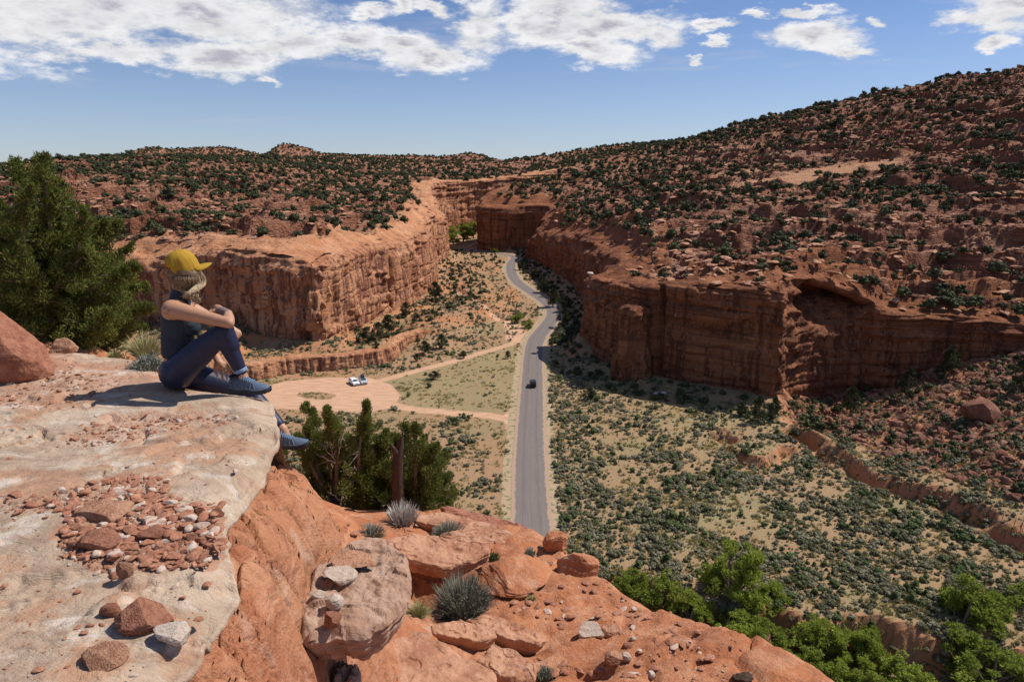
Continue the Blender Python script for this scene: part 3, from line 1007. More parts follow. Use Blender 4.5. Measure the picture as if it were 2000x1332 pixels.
def blades(c, r, n, ln, wd, rng, up=0.3, out=1.0, shell=0.5, squash=0.8):
    """n leaf-sized triangles spread through a lumpy ball; returns V (3n,3) and tint"""
    c = np.asarray(c, float)
    d = rng.normal(size=(n, 3)); d /= np.linalg.norm(d, axis=1)[:, None]
    rad = r * (shell + (1 - shell) * rng.rand(n)) ** 1.0
    d2 = d.copy(); d2[:, 2] *= squash
    p = c + d2 * rad[:, None]
    ax = d * out + rng.normal(size=(n, 3)) * 0.55; ax[:, 2] += up
    ax /= np.linalg.norm(ax, axis=1)[:, None]
    sd = np.cross(ax, rng.normal(size=(n, 3))); sd /= np.linalg.norm(sd, axis=1)[:, None] + 1e-9
    L = ln * (0.6 + 0.8 * rng.rand(n))[:, None]; Wd = wd * (0.6 + 0.8 * rng.rand(n))[:, None]
    V = np.stack([p - sd * Wd / 2, p + sd * Wd / 2, p + ax * L], 1).reshape(-1, 3)
    return V, np.repeat(rng.rand(n), 3)


def tris(n): return np.arange(3 * n).reshape(n, 3)


def tube(P, R, k=6):
    P = np.asarray(P, float); R = np.asarray(R, float); n = len(P)
    T = np.gradient(P, axis=0); T /= np.linalg.norm(T, axis=1)[:, None] + 1e-9
    ref = np.array([0.31, 0.17, 0.93]) if abs(T[0][2]) < 0.9 else np.array([1.0, 0.1, 0.0])
    A = np.cross(T, ref); A /= np.linalg.norm(A, axis=1)[:, None] + 1e-9
    B = np.cross(T, A)
    th = np.linspace(0, 2 * math.pi, k, endpoint=False)
    V = P[:, None] + R[:, None, None] * (np.cos(th)[None, :, None] * A[:, None] + np.sin(th)[None, :, None] * B[:, None])
    V = V.reshape(-1, 3)
    F = grid_faces(n, k, wrap=True)
    return V, F


class MB:
    def __init__(s): s.V = []; s.F3 = []; s.F4 = []; s.n = 0; s.T = []
    def add(s, V, F, tint=None):
        V = np.asarray(V, float).reshape(-1, 3); F = np.asarray(F)
        (s.F3 if F.shape[1] == 3 else s.F4).append(F + s.n)
        s.V.append(V); s.n += len(V)
        s.T.append(np.full(len(V), 0.5) if tint is None else tint)
    def mesh(s, name, mat, smooth=False):
        F = [np.concatenate(f) for f in (s.F3, s.F4) if f]
        return mesh_np(name, np.concatenate(s.V), F, mat, smooth, dict(tint=np.concatenate(s.T)))


def shrub_mesh(name, seed, lumps, per, ln, wd, mat, h=0.6, up=0.5, stem=None, shell=0.45):
    rng = np.random.RandomState(seed); mb = MB()
    for i in range(lumps):
        a = rng.rand() * 6.283; r = 0.36 * math.sqrt(rng.rand()); z = h * (0.25 + 0.55 * rng.rand() * (1 - r))
        s_ = 0.16 + 0.12 * rng.rand()
        V, t = blades((r * math.cos(a), r * math.sin(a), z), s_, per, ln, wd, rng, up, 0.9, shell)
        V[:, 2] = np.maximum(V[:, 2], 0.0)
        mb.add(V, tris(per), np.clip(t * 0.6 + 0.4 * rng.rand(), 0, 1))
    return mb.mesh(name, mat)


def core_shrub(name, seed, mat, lumps=7, h=0.7, sub=1, noise=0.5, leaves=90, ln=0.16, wd=0.09):
    """solid lumpy crowns with a skin of leaf clumps: for bushes seen from afar"""
    rng = np.random.RandomState(seed); mb = MB()
    ico_v, ico_f = ICO[sub]
    for i in range(lumps):
        a = rng.rand() * 6.283; r = 0.30 * math.sqrt(rng.rand()); s_ = 0.15 + 0.13 * rng.rand()
        z = s_ * 0.6 + (h - 1.5 * s_) * rng.rand() * (1 - r)
        c = np.array([r * math.cos(a), r * math.sin(a), z])
        d = 1 + noise * (rng.rand(len(ico_v)) - 0.5)
        mb.add(c + ico_v * (s_ * 0.8 * d)[:, None] * (1, 1, 0.85), ico_f, np.clip(rng.rand(len(ico_v)) * 0.3 + 0.15 * rng.rand(), 0, 1))
        k = leaves // lumps
        V, t = blades(c, s_, k, ln, wd, rng, 0.4, 1.0, 0.75)
        mb.add(V, tris(k), t)
    return mb.mesh(name, mat)


def ico(sub):
    t = (1 + 5 ** .5) / 2
    v = [(-1, t, 0), (1, t, 0), (-1, -t, 0), (1, -t, 0), (0, -1, t), (0, 1, t), (0, -1, -t), (0, 1, -t), (t, 0, -1), (t, 0, 1), (-t, 0, -1), (-t, 0, 1)]
    f = [(0, 11, 5), (0, 5, 1), (0, 1, 7), (0, 7, 10), (0, 10, 11), (1, 5, 9), (5, 11, 4), (11, 10, 2), (10, 7, 6), (7, 1, 8),
         (3, 9, 4), (3, 4, 2), (3, 2, 6), (3, 6, 8), (3, 8, 9), (4, 9, 5), (2, 4, 11), (6, 2, 10), (8, 6, 7), (9, 8, 1)]
    v = [np.array(p) / np.linalg.norm(p) for p in v]
    for _ in range(sub):
        c = {}; nf = []
        def mid(a, b):
            k = (min(a, b), max(a, b))
            if k not in c:
                m_ = v[a] + v[b]; v.append(m_ / np.linalg.norm(m_)); c[k] = len(v) - 1
            return c[k]
        for a, b, d in f:
            x, y, z = mid(a, b), mid(b, d), mid(d, a)
            nf += [(a, x, z), (b, y, x), (d, z, y), (x, y, z)]
        f = nf
    return np.array(v), np.array(f)


ICO = {i: ico(i) for i in range(0, 6)}


def rock_verts(sub, seed, planes=9, flat=0.6, rough=0.06, soft=0.0, cut=(0.55, 0.9)):
    rng = np.random.RandomState(seed)
    v, f = ICO[sub]; v = v * 1.0
    for i in range(planes):
        n = rng.normal(size=3); n /= np.linalg.norm(n)
        d = rng.uniform(*cut)
        k = np.maximum(0, v @ n - d)
        v = v - (k * (1 - soft))[:, None] * n
    v = v * (1, 0.75 + 0.3 * rng.rand(), flat)
    if rough:
        o = rng.rand(3) * 50
        dd = fbm(v[:, 0] * 2.2 + o[0], v[:, 1] * 2.2 + o[1], v[:, 2] * 3.5 + o[2], 4)
        v = v * (1 + rough * 2 * dd)[:, None]
        if sub >= 3:
            st = fbm(v[:, 0] * .6 + o[1], v[:, 1] * .6, v[:, 2] * 9 + o[0], 3)
            v[:, :2] *= (1 + rough * 1.1 * st)[:, None]
    return v, f


def rock_mat(name, cols, scale=1.0, bs=0.6, bd=0.05, streak=0.4):
    m_, q = material(name, 0.92, 0.14)
    p = q.obj()
    oi = q.n('ShaderNodeObjectInfo').outputs['Random']
    off = q.n('ShaderNodeCombineXYZ'); 
    for i in range(3): q.L.new(q.m('MULTIPLY', oi, 37.0 + 11 * i), off.inputs[i])
    p = q.vm('ADD', q.vm('SCALE', p, scale), off.outputs[0])
    n = q.noise(p, 1.6, 6, 0.62); n2 = q.noise(p, 7, 5, 0.65)
    c = q.mix(oi, cols[0], cols[1])
    c = q.mix(q.mr(n, 0.42, 0.62), c, cols[2])
    c = q.mix(q.m('MULTIPLY', q.mr(n2, 0.5, 0.7), streak), c, cols[3])
    q.L.new(c, q.b.inputs['Base Color'])
    h = q.m('ADD', q.noise(p, 5, 8, 0.7), q.m('MULTIPLY', q.vor(p, 6), 0.4))
    q.L.new(bump(q, h, bs, bd), q.b.inputs['Normal'])
    return m_


M_BOUL = rock_mat('canyon_boulder', [(0.43, 0.21, 0.12, 1), (0.58, 0.35, 0.235, 1), (0.34, 0.135, 0.07, 1), (0.60, 0.42, 0.31, 1)], 1.0, 0.7, 0.3)
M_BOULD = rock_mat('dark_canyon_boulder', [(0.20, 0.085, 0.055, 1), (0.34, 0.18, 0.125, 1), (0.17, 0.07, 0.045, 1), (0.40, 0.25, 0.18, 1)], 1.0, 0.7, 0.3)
M_PALE = rock_mat('pale_boulder', [(0.55, 0.48, 0.42, 1), (0.66, 0.58, 0.52, 1), (0.48, 0.38, 0.31, 1), (0.70, 0.64, 0.58, 1)], 1.0, 0.6, 0.2)


def boulder_mesh(name, seed, mat, sub=2, **k):
    v, f = rock_verts(sub, seed, **k)
    return mesh_np(name, v, f, mat, False)


def scatter(name, meshes, P, S, rot, label, cat, group, stuffname=None, limit=300, tilt=0.0, parts=None):
    """the `limit` largest in view as objects of their own, the rest as one instanced object"""
    P = np.asarray(P); S = np.asarray(S)
    if len(P) == 0: return
    big_ = (S if S.ndim == 1 else S.max(1)) / np.linalg.norm(P - np.array([0, 0, CH]), axis=1)
    od = np.argsort(-big_)
    firsts = []
    for c_, i in enumerate(od[:limit]):
        me = meshes[c_ % len(meshes)]
        s_ = S[i]
        o = link(name, me, loc=P[i], rot=(tilt * (RNG.rand() - .5), tilt * (RNG.rand() - .5), rot[i]), scl=(s_, s_, s_) if np.ndim(s_) == 0 else s_)
        lb_, gr_ = (label, group) if not callable(label) else label(P[i])
        tag(o, lb_, cat, gr_)
        if c_ < len(meshes): firsts.append(o)
    rest = od[limit:]
    if len(rest) == 0: return
    n = len(rest)
    me = bpy.data.meshes.new(stuffname); me.vertices.add(n)
    me.vertices.foreach_set('co', P[rest].astype(np.float32).ravel())
    a = me.attributes.new('scl', 'FLOAT_VECTOR', 'POINT')
    sv = S[rest] if S.ndim == 2 else np.repeat(S[rest][:, None], 3, 1)
    a.data.foreach_set('vector', sv.astype(np.float32).ravel())
    a = me.attributes.new('rot', 'FLOAT_VECTOR', 'POINT')
    rv = np.stack([tilt * (RNG.rand(n) - .5), tilt * (RNG.rand(n) - .5), rot[rest]], -1)
    a.data.foreach_set('vector', rv.astype(np.float32).ravel())
    a = me.attributes.new('idx', 'INT', 'POINT'); a.data.foreach_set('value', RNG.randint(0, len(firsts), n).astype(np.int32))
    o = link(stuffname, me)
    tag(o, kind='stuff')
    ng = bpy.data.node_groups.new(stuffname, 'GeometryNodeTree')
    ng.interface.new_socket('Geometry', in_out='INPUT', socket_type='NodeSocketGeometry')
    ng.interface.new_socket('Geometry', in_out='OUTPUT', socket_type='NodeSocketGeometry')
    N = ng.nodes; L = ng.links
    gi = N.new('NodeGroupInput'); go = N.new('NodeGroupOutput')
    jn = N.new('GeometryNodeJoinGeometry')
    for fo in reversed(firsts):
        oi = N.new('GeometryNodeObjectInfo'); oi.inputs['Object'].default_value = fo; oi.inputs['As Instance'].default_value = True
        oi.transform_space = 'ORIGINAL'
        L.new(oi.outputs['Geometry'], jn.inputs[0])
    ip = N.new('GeometryNodeInstanceOnPoints')
    L.new(gi.outputs[0], ip.inputs['Points']); L.new(jn.outputs[0], ip.inputs['Instance'])
    ip.inputs['Pick Instance'].default_value = True
    def na(nm, ty):
        x = N.new('GeometryNodeInputNamedAttribute'); x.data_type = ty; x.inputs[0].default_value = nm
        return x.outputs['Attribute']
    L.new(na('idx', 'INT'), ip.inputs['Instance Index'])
    L.new(na('scl', 'FLOAT_VECTOR'), ip.inputs['Scale'])
    e2r = N.new('FunctionNodeEulerToRotation'); L.new(na('rot', 'FLOAT_VECTOR'), e2r.inputs[0])
    L.new(e2r.outputs[0], ip.inputs['Rotation'])
    L.new(ip.outputs[0], go.inputs[0])
    md = o.modifiers.new('scatter', 'NODES'); md.node_group = ng
    return o


def cand(n, y0, y1, pw=1.0, amax=0.86):
    """random ground positions in the wedge in front, density falling with distance"""
    u = RNG.rand(n)
    y = (y0 ** pw + u * (y1 ** pw - y0 ** pw)) ** (1 / pw)
    a = (RNG.rand(n) * 2 - 1) * amax
    return a * y, y


def nz(x, y, sc, seed, o=3): return fbm(x / sc, y / sc, seed, o)


# --- junipers on the plateaus
jm = [core_shrub('juniper_shrub', s_, M_JUN, lumps=8, h=0.85, leaves=110) for s_ in (1, 2, 3, 4)]
x, y = cand(105000, 165, 1500, 1.1)
sd = sample(SD, x, y); sl = sample(slick, x, y); z = sample(Zpl, x, y)
dn = 0.30 + 0.55 * sstep(-0.25, 0.35, nz(x, y, 55, 3)) * (0.4 + 0.6 * sstep(-.3, .3, nz(x, y, 14, 5)))
dn = dn * np.where(y < 260, 0.40, np.where(y < 330, 0.70, 1.0)) * (1 - 0.97 * sl)
bare = sstep(0.16, 0.34, nz(x, y, 60, 33, 2)) * (y < 420)
dn = dn * (1 - 0.85 * bare)
k = (sd > 5) & (RNG.rand(len(x)) < dn) & (np.abs(x / y) < .86)
x, y, z = x[k], y[k], z[k]
print('junipers', len(x))
S = (1.5 + 3.9 * RNG.rand(len(x)) ** 1.7) * np.where(y > 500, 1.15, 1.0)
scatter('juniper_shrub', jm, np.stack([x, y, z - 0.1], -1), np.stack([S, S * (.75 + .4 * RNG.rand(len(S))), S * (0.62 + .62 * RNG.rand(len(S)) ** 1.5)], -1), RNG.rand(len(x)) * 6.28,
        lambda p: (('dark green juniper shrub on the plateau left of the canyon', 'juniper shrubs on the left plateau') if p[0] < np.interp(p[1], [0, 500, 700, 2200], [0, -15, 20, 60])
                   else ('dark green juniper shrub on the hillside above the alcove cliff', 'juniper shrubs on the right hillside') if p[0] > .3 * p[1]
                   else ('dark green juniper shrub on the hillside above the middle cliff', 'juniper shrubs above the middle cliff')), 'shrub', None, 'distant_junipers')

# --- boulders on the plateaus and under the rims
bm_ = [boulder_mesh('boulder', s_, M_BOUL, 1, planes=10, flat=0.33, rough=0.08, cut=(.4, .85)) for s_ in (11, 12, 13, 14, 15)]
x, y = cand(110000, 160, 560, 1.0)
sd = sample(SD, x, y); sl = sample(slick, x, y)
dn = sstep(0.0, 0.4, nz(x, y, 22, 13)) * 0.85 + 0.12
k = (sd > 4) & (RNG.rand(len(x)) < dn * (1 - .93 * sl))
x, y = x[k], y[k]; z = sample(Zpl, x, y)
k = np.arange(len(x)) < 36000
x, y, z = x[k], y[k], z[k]
S = 0.3 + 2.3 * RNG.rand(len(x)) ** 4.0
scatter('boulder', bm_, np.stack([x, y, z + 0.1 * S], -1), np.stack([S * 1.1, S, S * .8], -1), RNG.rand(len(x)) * 6.28,
        lambda p: (('pale pink sandstone boulder lying on the plateau left of the canyon', 'loose boulders on the left plateau') if p[0] < np.interp(p[1], [0, 500, 700, 2200], [0, -15, 20, 60])
                   else ('pale pink sandstone boulder lying on the hillside above the right cliffs', 'loose boulders on the right hillside')), 'boulder', None, 'plateau_rubble', tilt=0.5)

# --- talus boulders on the right
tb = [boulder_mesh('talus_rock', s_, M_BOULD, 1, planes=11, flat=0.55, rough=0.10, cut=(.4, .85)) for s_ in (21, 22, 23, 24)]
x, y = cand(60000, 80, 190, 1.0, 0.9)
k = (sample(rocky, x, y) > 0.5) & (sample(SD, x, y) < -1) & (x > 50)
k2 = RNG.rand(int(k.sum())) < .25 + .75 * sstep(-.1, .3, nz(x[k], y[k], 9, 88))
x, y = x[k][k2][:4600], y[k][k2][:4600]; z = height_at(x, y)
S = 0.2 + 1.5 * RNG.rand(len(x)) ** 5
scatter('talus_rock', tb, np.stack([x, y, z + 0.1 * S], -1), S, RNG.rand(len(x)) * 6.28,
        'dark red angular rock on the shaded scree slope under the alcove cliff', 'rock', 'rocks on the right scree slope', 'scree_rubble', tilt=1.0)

# --- sagebrush over the valley
sg = [core_shrub('sagebrush', s_, M_SAGE, lumps=6, h=0.62, leaves=110, ln=0.13, wd=0.06) for s_ in (31, 32, 33, 34, 331, 332)]
sgd = [core_shrub('green_shrub', s_, M_GREEN, lumps=6, h=0.7, leaves=110, ln=0.13, wd=0.07) for s_ in (35, 36, 37)]
sdk = [core_shrub('dark_sagebrush', s_, M_SAGED, lumps=6, h=0.62, leaves=110, ln=0.13, wd=0.06) for s_ in (38, 39, 40)]


def in_valley(n, y0, y1, pw):
    x, y = cand(n, y0, y1, pw, 0.9)
    sd = sample(SD, x, y); tr_ = sample(trk, x, y); dr = sample(droad, x, y)
    k = (sd < -0.8) & (tr_ > 0.5) & (dr > 4.7)
    return x[k], y[k], dr[k], sd[k]


x, y, dr, sd = in_valley(240000, 50, 520, 0.6)
right = x > np.interp(y, [50, 100, 300], [4, 4, 12])
mead = sample(grass, x, y) > 0.7
pt = nz(x, y, 9, 15, 4); pt2 = nz(x, y, 40, 16, 3)
dn = np.where(right, 0.16 + 0.74 * sstep(-.25, .25, pt + .25 * pt2), 0.10 + 0.42 * sstep(-0.05, 0.3, pt + 0.3 * pt2))
szf = sstep(-.2, .35, pt)
dn = np.where(~right & (y > 195), .25 + dn * 2.6, dn)
dn = np.where(mead & ~right, 0.04, dn) * np.where(y > 200, 0.75, 1)
dn = dn * np.where((dr < 9) & ~right, 0.55, 1)
dn = np.where(right & (dr < 13) & (y < 190), 0.95, dn)
k = RNG.rand(len(x)) < dn * 0.80 * np.where(y < 135, 1.2, 1.0)
szf = szf[k]
x, y, dr, sd = x[k], y[k], dr[k], sd[k]
z = height_at(x, y)
typ = RNG.rand(len(x)) + 0.35 * nz(x, y, 16, 18)
S = (0.32 + 1.35 * RNG.rand(len(x)) ** 2.8) * (.75 + .5 * szf)
rt = RNG.rand(len(x)) * 6.28
print('sage', len(x))
P = np.stack([x, y, z - 0.03], -1)
m1 = typ < 0.62; m2 = (typ >= 0.62) & (typ < 0.9); m3 = typ >= 0.9
scatter('sagebrush', sg, P[m1], S[m1], rt[m1], lambda p: (('grey green sagebrush on the sand of the valley floor left of the road', 'grey sagebrush left of the road') if p[0] < 3.5 else ('grey green sagebrush on the sand of the valley floor right of the road', 'grey sagebrush right of the road')), 'sagebrush', None, 'sagebrush_cover')
scatter('dark_sagebrush', sdk, P[m2], S[m2] * 1.15, rt[m2], lambda p: (('dark olive bush on the sand of the valley floor left of the road', 'dark olive bushes left of the road') if p[0] < 3.5 else ('dark olive bush on the sand of the valley floor right of the road', 'dark olive bushes right of the road')), 'bush', None, 'dark_brush_cover')
scatter('green_shrub', sgd, P[m3], S[m3] * 1.25, rt[m3], lambda p: (('fresh green bush on the sand of the valley floor left of the road', 'fresh green bushes left of the road') if p[0] < 3.5 else ('fresh green bush on the sand of the valley floor right of the road', 'fresh green bushes right of the road')), 'bush', None, 'green_brush_cover')

# --- yellow grass tufts
gm = []
for s_ in (51, 52, 53):
    rng = np.random.RandomState(s_); mb = MB()
    for i in range(5):
        V_, t = blades((rng.normal() * .2, rng.normal() * .2, 0.0), 0.12, 16, 0.36, 0.05, rng, 1.2, 0.7, 0.2)
        V_[:, 2] = np.maximum(V_[:, 2], 0); mb.add(V_, tris(16), t)
    gm.append(mb.mesh('grass_tuft', M_YEL))
x, y, dr, sd = in_valley(36000, 55, 240, 0.6)
k = (RNG.rand(len(x)) < 0.25 + 0.75 * sstep(0, .3, nz(x, y, 12, 19)))
x, y = x[k][:18000], y[k][:18000]
P = np.stack([x, y, height_at(x, y) - 0.02], -1)
scatter('grass_tuft', gm, P, 0.7 + 0.8 * RNG.rand(len(P)), RNG.rand(len(P)) * 6.28, 'x', 'x', 'x', 'dry_grass_cover', limit=3)
for o in list(bpy.data.objects):
    if o.name.startswith('grass_tuft'):
        tag(o, 'small tuft of yellow grass on the valley sand', 'grass', 'yellow grass tufts on the valley floor')


# --- bigger single junipers / pinyons standing in the valley
def foliage_clumps(mb, centers, radii, per, ln, wd, rng, up=0.4, squash=0.9, shell=0.55):
    for c, r in zip(centers, radii):
        V_, t = blades(c, r, per, ln, wd, rng, up, 1.0, shell, squash)
        mb.add(V_, tris(per), np.clip(t * 0.7 + 0.3 * rng.rand(), 0, 1))


def tree_proto(name, seed, mat, H=1.0, kind='round'):
    """unit-height tree: returns (foliage mesh, trunk mesh)"""
    rng = np.random.RandomState(seed); fb = MB(); tb_ = MB()
    n = 40 if kind == 'round' else 170
    cs, rs = [], []
    lobes = []
    for i in range(19):
        t = rng.rand(); z = .18 + .70 * t; a = rng.rand() * 6.283; r = .36 * math.sin(math.pi * min(1, .2 + .75 * t)) ** .6 * (.35 + .65 * rng.rand())
        lobes.append((r * math.cos(a), r * math.sin(a), z, .09 + .07 * rng.rand()))
    for i in range(n):
        if kind == 'round':
            t = rng.rand() ** 0.8
            z = 0.16 + 0.80 * t
            w_ = 0.34 * math.sin(math.pi * min(1, 0.12 + 0.9 * t)) ** 0.7
            a = rng.rand() * 6.283; r = w_ * math.sqrt(rng.rand())
            cs.append((r * math.cos(a), r * math.sin(a), z)); rs.append(0.065 + 0.045 * rng.rand())
        else:
            lx, ly, lz, lr = lobes[i % len(lobes)]
            d = rng.normal(size=3); d *= lr * rng.rand() ** .4 / np.linalg.norm(d)
            cs.append((lx + d[0] * 1.2, ly + d[1] * 1.2, lz + d[2] * .8)); rs.append(0.028 + 0.036 * rng.rand())
    ln, wd, per = (0.05, 0.028, 85) if kind == 'round' else (0.026, 0.017, 95)
    foliage_clumps(fb, cs, rs, per, ln, wd, rng)
    P = [(0, 0, -0.02), (0.01, 0.01, 0.2), (0.03 * rng.normal(), 0.03 * rng.normal(), 0.5), (0.04 * rng.normal(), 0.04 * rng.normal(), 0.85)]
    tb_.add(*tube(P, [0.035, 0.028, 0.018, 0.006], 6))
    for i in range(0, n, 3):
        c = np.array(cs[i]); b0 = np.array([0.01, 0.01, max(0.1, c[2] * 0.45)])
        tb_.add(*tube([b0, (b0 + c) / 2 + rng.normal(size=3) * 0.02, c], [0.014, 0.009, 0.003], 5))
    return fb.mesh(name + '_crown', mat), tb_.mesh(name + '_trunk', M_BARK)


def place_tree(name, proto, loc, h, w_, label, cat, group=None, rz=0.0):
    t = link(name, None, loc=loc, rot=(0, 0, rz), scl=(w_, w_, h))
    tag(t, label, cat, group)
    link('crown', proto[0], t); link('trunk', proto[1], t)
    return t


JT = [tree_proto('juniper', s_, M_JUN) for s_ in (61, 62, 63)]
# (photo column, photo row of the foot, height m, width m, label)
def foot(px, py, z0=0.0):
    # ground point on the sight line, marched on the height field
    d = ray(px, py)
    ts = np.linspace(45 / d[1], 900 / d[1], 4000)
    xs, ys, zs = ts * d[0], ts * d[1], CH + ts * d[2]
    hh = height_at(xs, ys)
    i = np.argmax(zs < hh)
    return np.array([xs[i], ys[i], hh[i] - 0.1])


jt = [((942 - 1000) / 1, 0)]
VT = [(740, 665, 6.0, 5.5, 'round juniper at the foot of the sunlit left cliff, nearest the streaked face'),
      (718, 668, 5, 7, 'wide dark juniper at the lower left end of the sunlit cliff foot'),
      (760, 650, 6.5, 6.0, 'tall juniper in the middle of the row under the streaked cliff'),
      (793, 620, 6, 5.5, 'juniper under the right half of the streaked cliff'),
      (850, 590, 9, 8, 'large dark juniper below the prow of the left cliff'),
      (842, 560, 7, 6, 'juniper tucked behind the prow of the left cliff'),
      (863, 683, 5.2, 4.2, 'upright isolated juniper on the orange mound'),
      (829, 694, 4.6, 5.6, 'round isolated juniper at the edge of the grassy flat'),
      (735, 690, 3.5, 4, 'small juniper on the terrace above the earth bank'),
      (815, 706, 2.5, 3, 'small bush at the right end of the earth bank'),
      (848, 742, 2.6, 4.5, 'lone dark bush in the middle of the grass flat'),
      (992, 700, 2.6, 2.6, 'dark bush on the left road verge by the track junction'),
      (1480, 826, 6.5, 5.0, 'pinyon pine at the base of the broken prow'),
      (1510, 822, 6.0, 4.0, 'slim pinyon pine right of the broken prow'),
      (1448, 812, 3.6, 4.0, 'low bush left of the pinyon pines under the right cliff'),
      (1660, 812, 8.0, 5.5, 'pinyon pine below the alcove'),
      (1772, 775, 8.0, 6.0, 'tall pinyon pine on the scree right of the alcove'),
      (1852, 735, 8.5, 7.0, 'broad pinyon pine high on the scree at the right cliff foot'),
      (1990, 770, 8.5, 6.0, 'dark pinyon pine at the right edge of the scree'),
      (1100, 640, 7, 7, 'dark tree in the cliff shade beside the road bend'),
      (1062, 572, 7, 8, 'dark tree on the shaded verge nearest the bend'),
      (1080, 600, 8, 8, 'dark bushy tree in the shade right of the road bend'),
      (1105, 610, 7, 7, 'dark tree between the two right cliffs'),
      (1045, 545, 6, 8, 'dark tree under the rounded middle cliff'),
      (1020, 528, 5, 7, 'dark tree beside the far road bend'),
      (1150, 780, 3.2, 5, 'dark green round bush at the edge of the cliff shadow'),
      (905, 700, 2.6, 3.4, 'small dark juniper on the grassy slope left of the track')]
for i, (px, py, h, w_, lb) in enumerate(VT):
    place_tree('juniper_tree', JT[i % 3], foot(px, py), h, w_ * 1.15, lb, 'tree', 'junipers and pinyons in the canyon', RNG.rand() * 6.28)
ft = foot(0, 0) if False else None
# more dark brush at the foot of the shaded right walls and on the scree
x, y, dr, sd = in_valley(30000, 90, 520, 0.9)
lft = (x < -5) & (y > 215) & (sd > -26) & (RNG.rand(len(x)) < .30)
dwr = np.minimum(sample(dR1, x, y), sample(dR2, x, y))
rk_ = sample(rocky, x, y)
sdw = sample(SD, x, y)
k = lft | (x > 0) & (sdw < -1) & (((dwr < 15) & (RNG.rand(len(x)) < np.where(y > 225, .75, .22))) | ((rk_ > .5) & (RNG.rand(len(x)) < 0.10)))
x, y = x[k], y[k]
P = np.stack([x, y, height_at(x, y) - 0.1], -1)
jb = [core_shrub('shade_bush', s_, M_JUN, lumps=8, h=0.8, leaves=110) for s_ in (71, 72, 73)]
scatter('shade_bush', jb, P, 1.3 + 1.9 * RNG.rand(len(P)) ** 1.5, RNG.rand(len(P)) * 6.28, lambda p: (('dark evergreen bush near the foot of the sunlit left cliff', 'dark bushes along the left cliff foot') if p[0] < -5 and p[1] > 215 else ('dark evergreen bush on shaded ground at the foot of the right cliffs', 'dark bushes along the right cliff foot and scree')), 'bush',
        None, 'shade_brush')

# single named boulders
def rock_thing(name, seed, mat, P, s_, rz, label, cat='boulder', sub=3, **k):
    v, f = rock_verts(sub, seed, **k)
    o = link(name, mesh_np(name, v, f, mat, False), loc=P, rot=(0, 0, rz), scl=s_)
    return tag(o, label, cat)


p = foot(1287, 772); rock_thing('boulder', 81, M_PALE, p + np.array([0, -1, .7]), (1.9, 1.5, 1.5), .4, 'pale grey boulder lying in shadow at the foot of the right cliff')
p = foot(1915, 820); rock_thing('boulder', 82, M_BOULD, p + np.array([0, 0, 1.6]), (5.5, 4.0, 4.6), .2, 'house sized reddish boulder on the right scree slope', planes=10, flat=.7)
p = atY(1153, 532, 220); rock_thing('boulder', 83, M_PALE, (p[0], p[1], p[2] - .3), (1.2, 1.1, 1.0), 0, 'small white boulder on the left lip of the right cliff')


# detached sandstone pillar against the right wall
def pillar():
    n, m = 90, 60
    zz = np.linspace(-1, 1, n); th = np.linspace(0, 2 * math.pi, m, endpoint=False)
    H = 22.5
    Zq = (zz * .5 + .5)[:, None] * H - 1 + 0 * th[None]
    t = (zz * .5 + .5)[:, None]
    R = (5.2 - 2.0 * t + 0.25 * np.sin(t * 9)) * np.sqrt(np.clip(1 - np.clip((t - .93) / .07, 0, 1) ** 2, 0.0, 1))
    c, s = np.cos(th)[None], np.sin(th)[None]
    sq = (np.abs(c) ** 3 + np.abs(s) ** 3) ** (-1 / 3)
    Xq = R * c * sq; Yq = R * s * sq * 0.8
    d = 0.5 * fbm(Xq / 4 + 3, Yq / 4, Zq / 7, 4) + 0.35 * fbm(Xq / 10, Yq / 10, Zq / 1.2, 3)
    cv_, ce_ = cells(Xq / 2 + 9, Yq / 2, Zq / 2.4, 4)
    d = d + (cv_ - .5) * 1.5 * sstep(0, .15, ce_) * sstep(.55, .75, t)
    cv2_, ce2_ = cells(Xq / 3.5 + 2, Yq / 3.5, Zq / 8, 14)
    d = d + (cv2_ - .5) * 1.9 * sstep(0, .08, ce2_) + .5 * fbm(Xq / 1.5, Yq / 1.5, Zq / 2.5, 4)
    k_ = 1 + d / np.maximum(R, 1.2)
    Xq = Xq * k_; Yq = Yq * k_
    V_ = np.stack([Xq, Yq, Zq], -1).reshape(-1, 3)
    bx, by = plan(1233, 186.5)
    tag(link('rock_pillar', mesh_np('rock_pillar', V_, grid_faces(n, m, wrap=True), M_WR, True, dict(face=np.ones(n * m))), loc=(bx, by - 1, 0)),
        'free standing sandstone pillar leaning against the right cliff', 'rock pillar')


pillar()

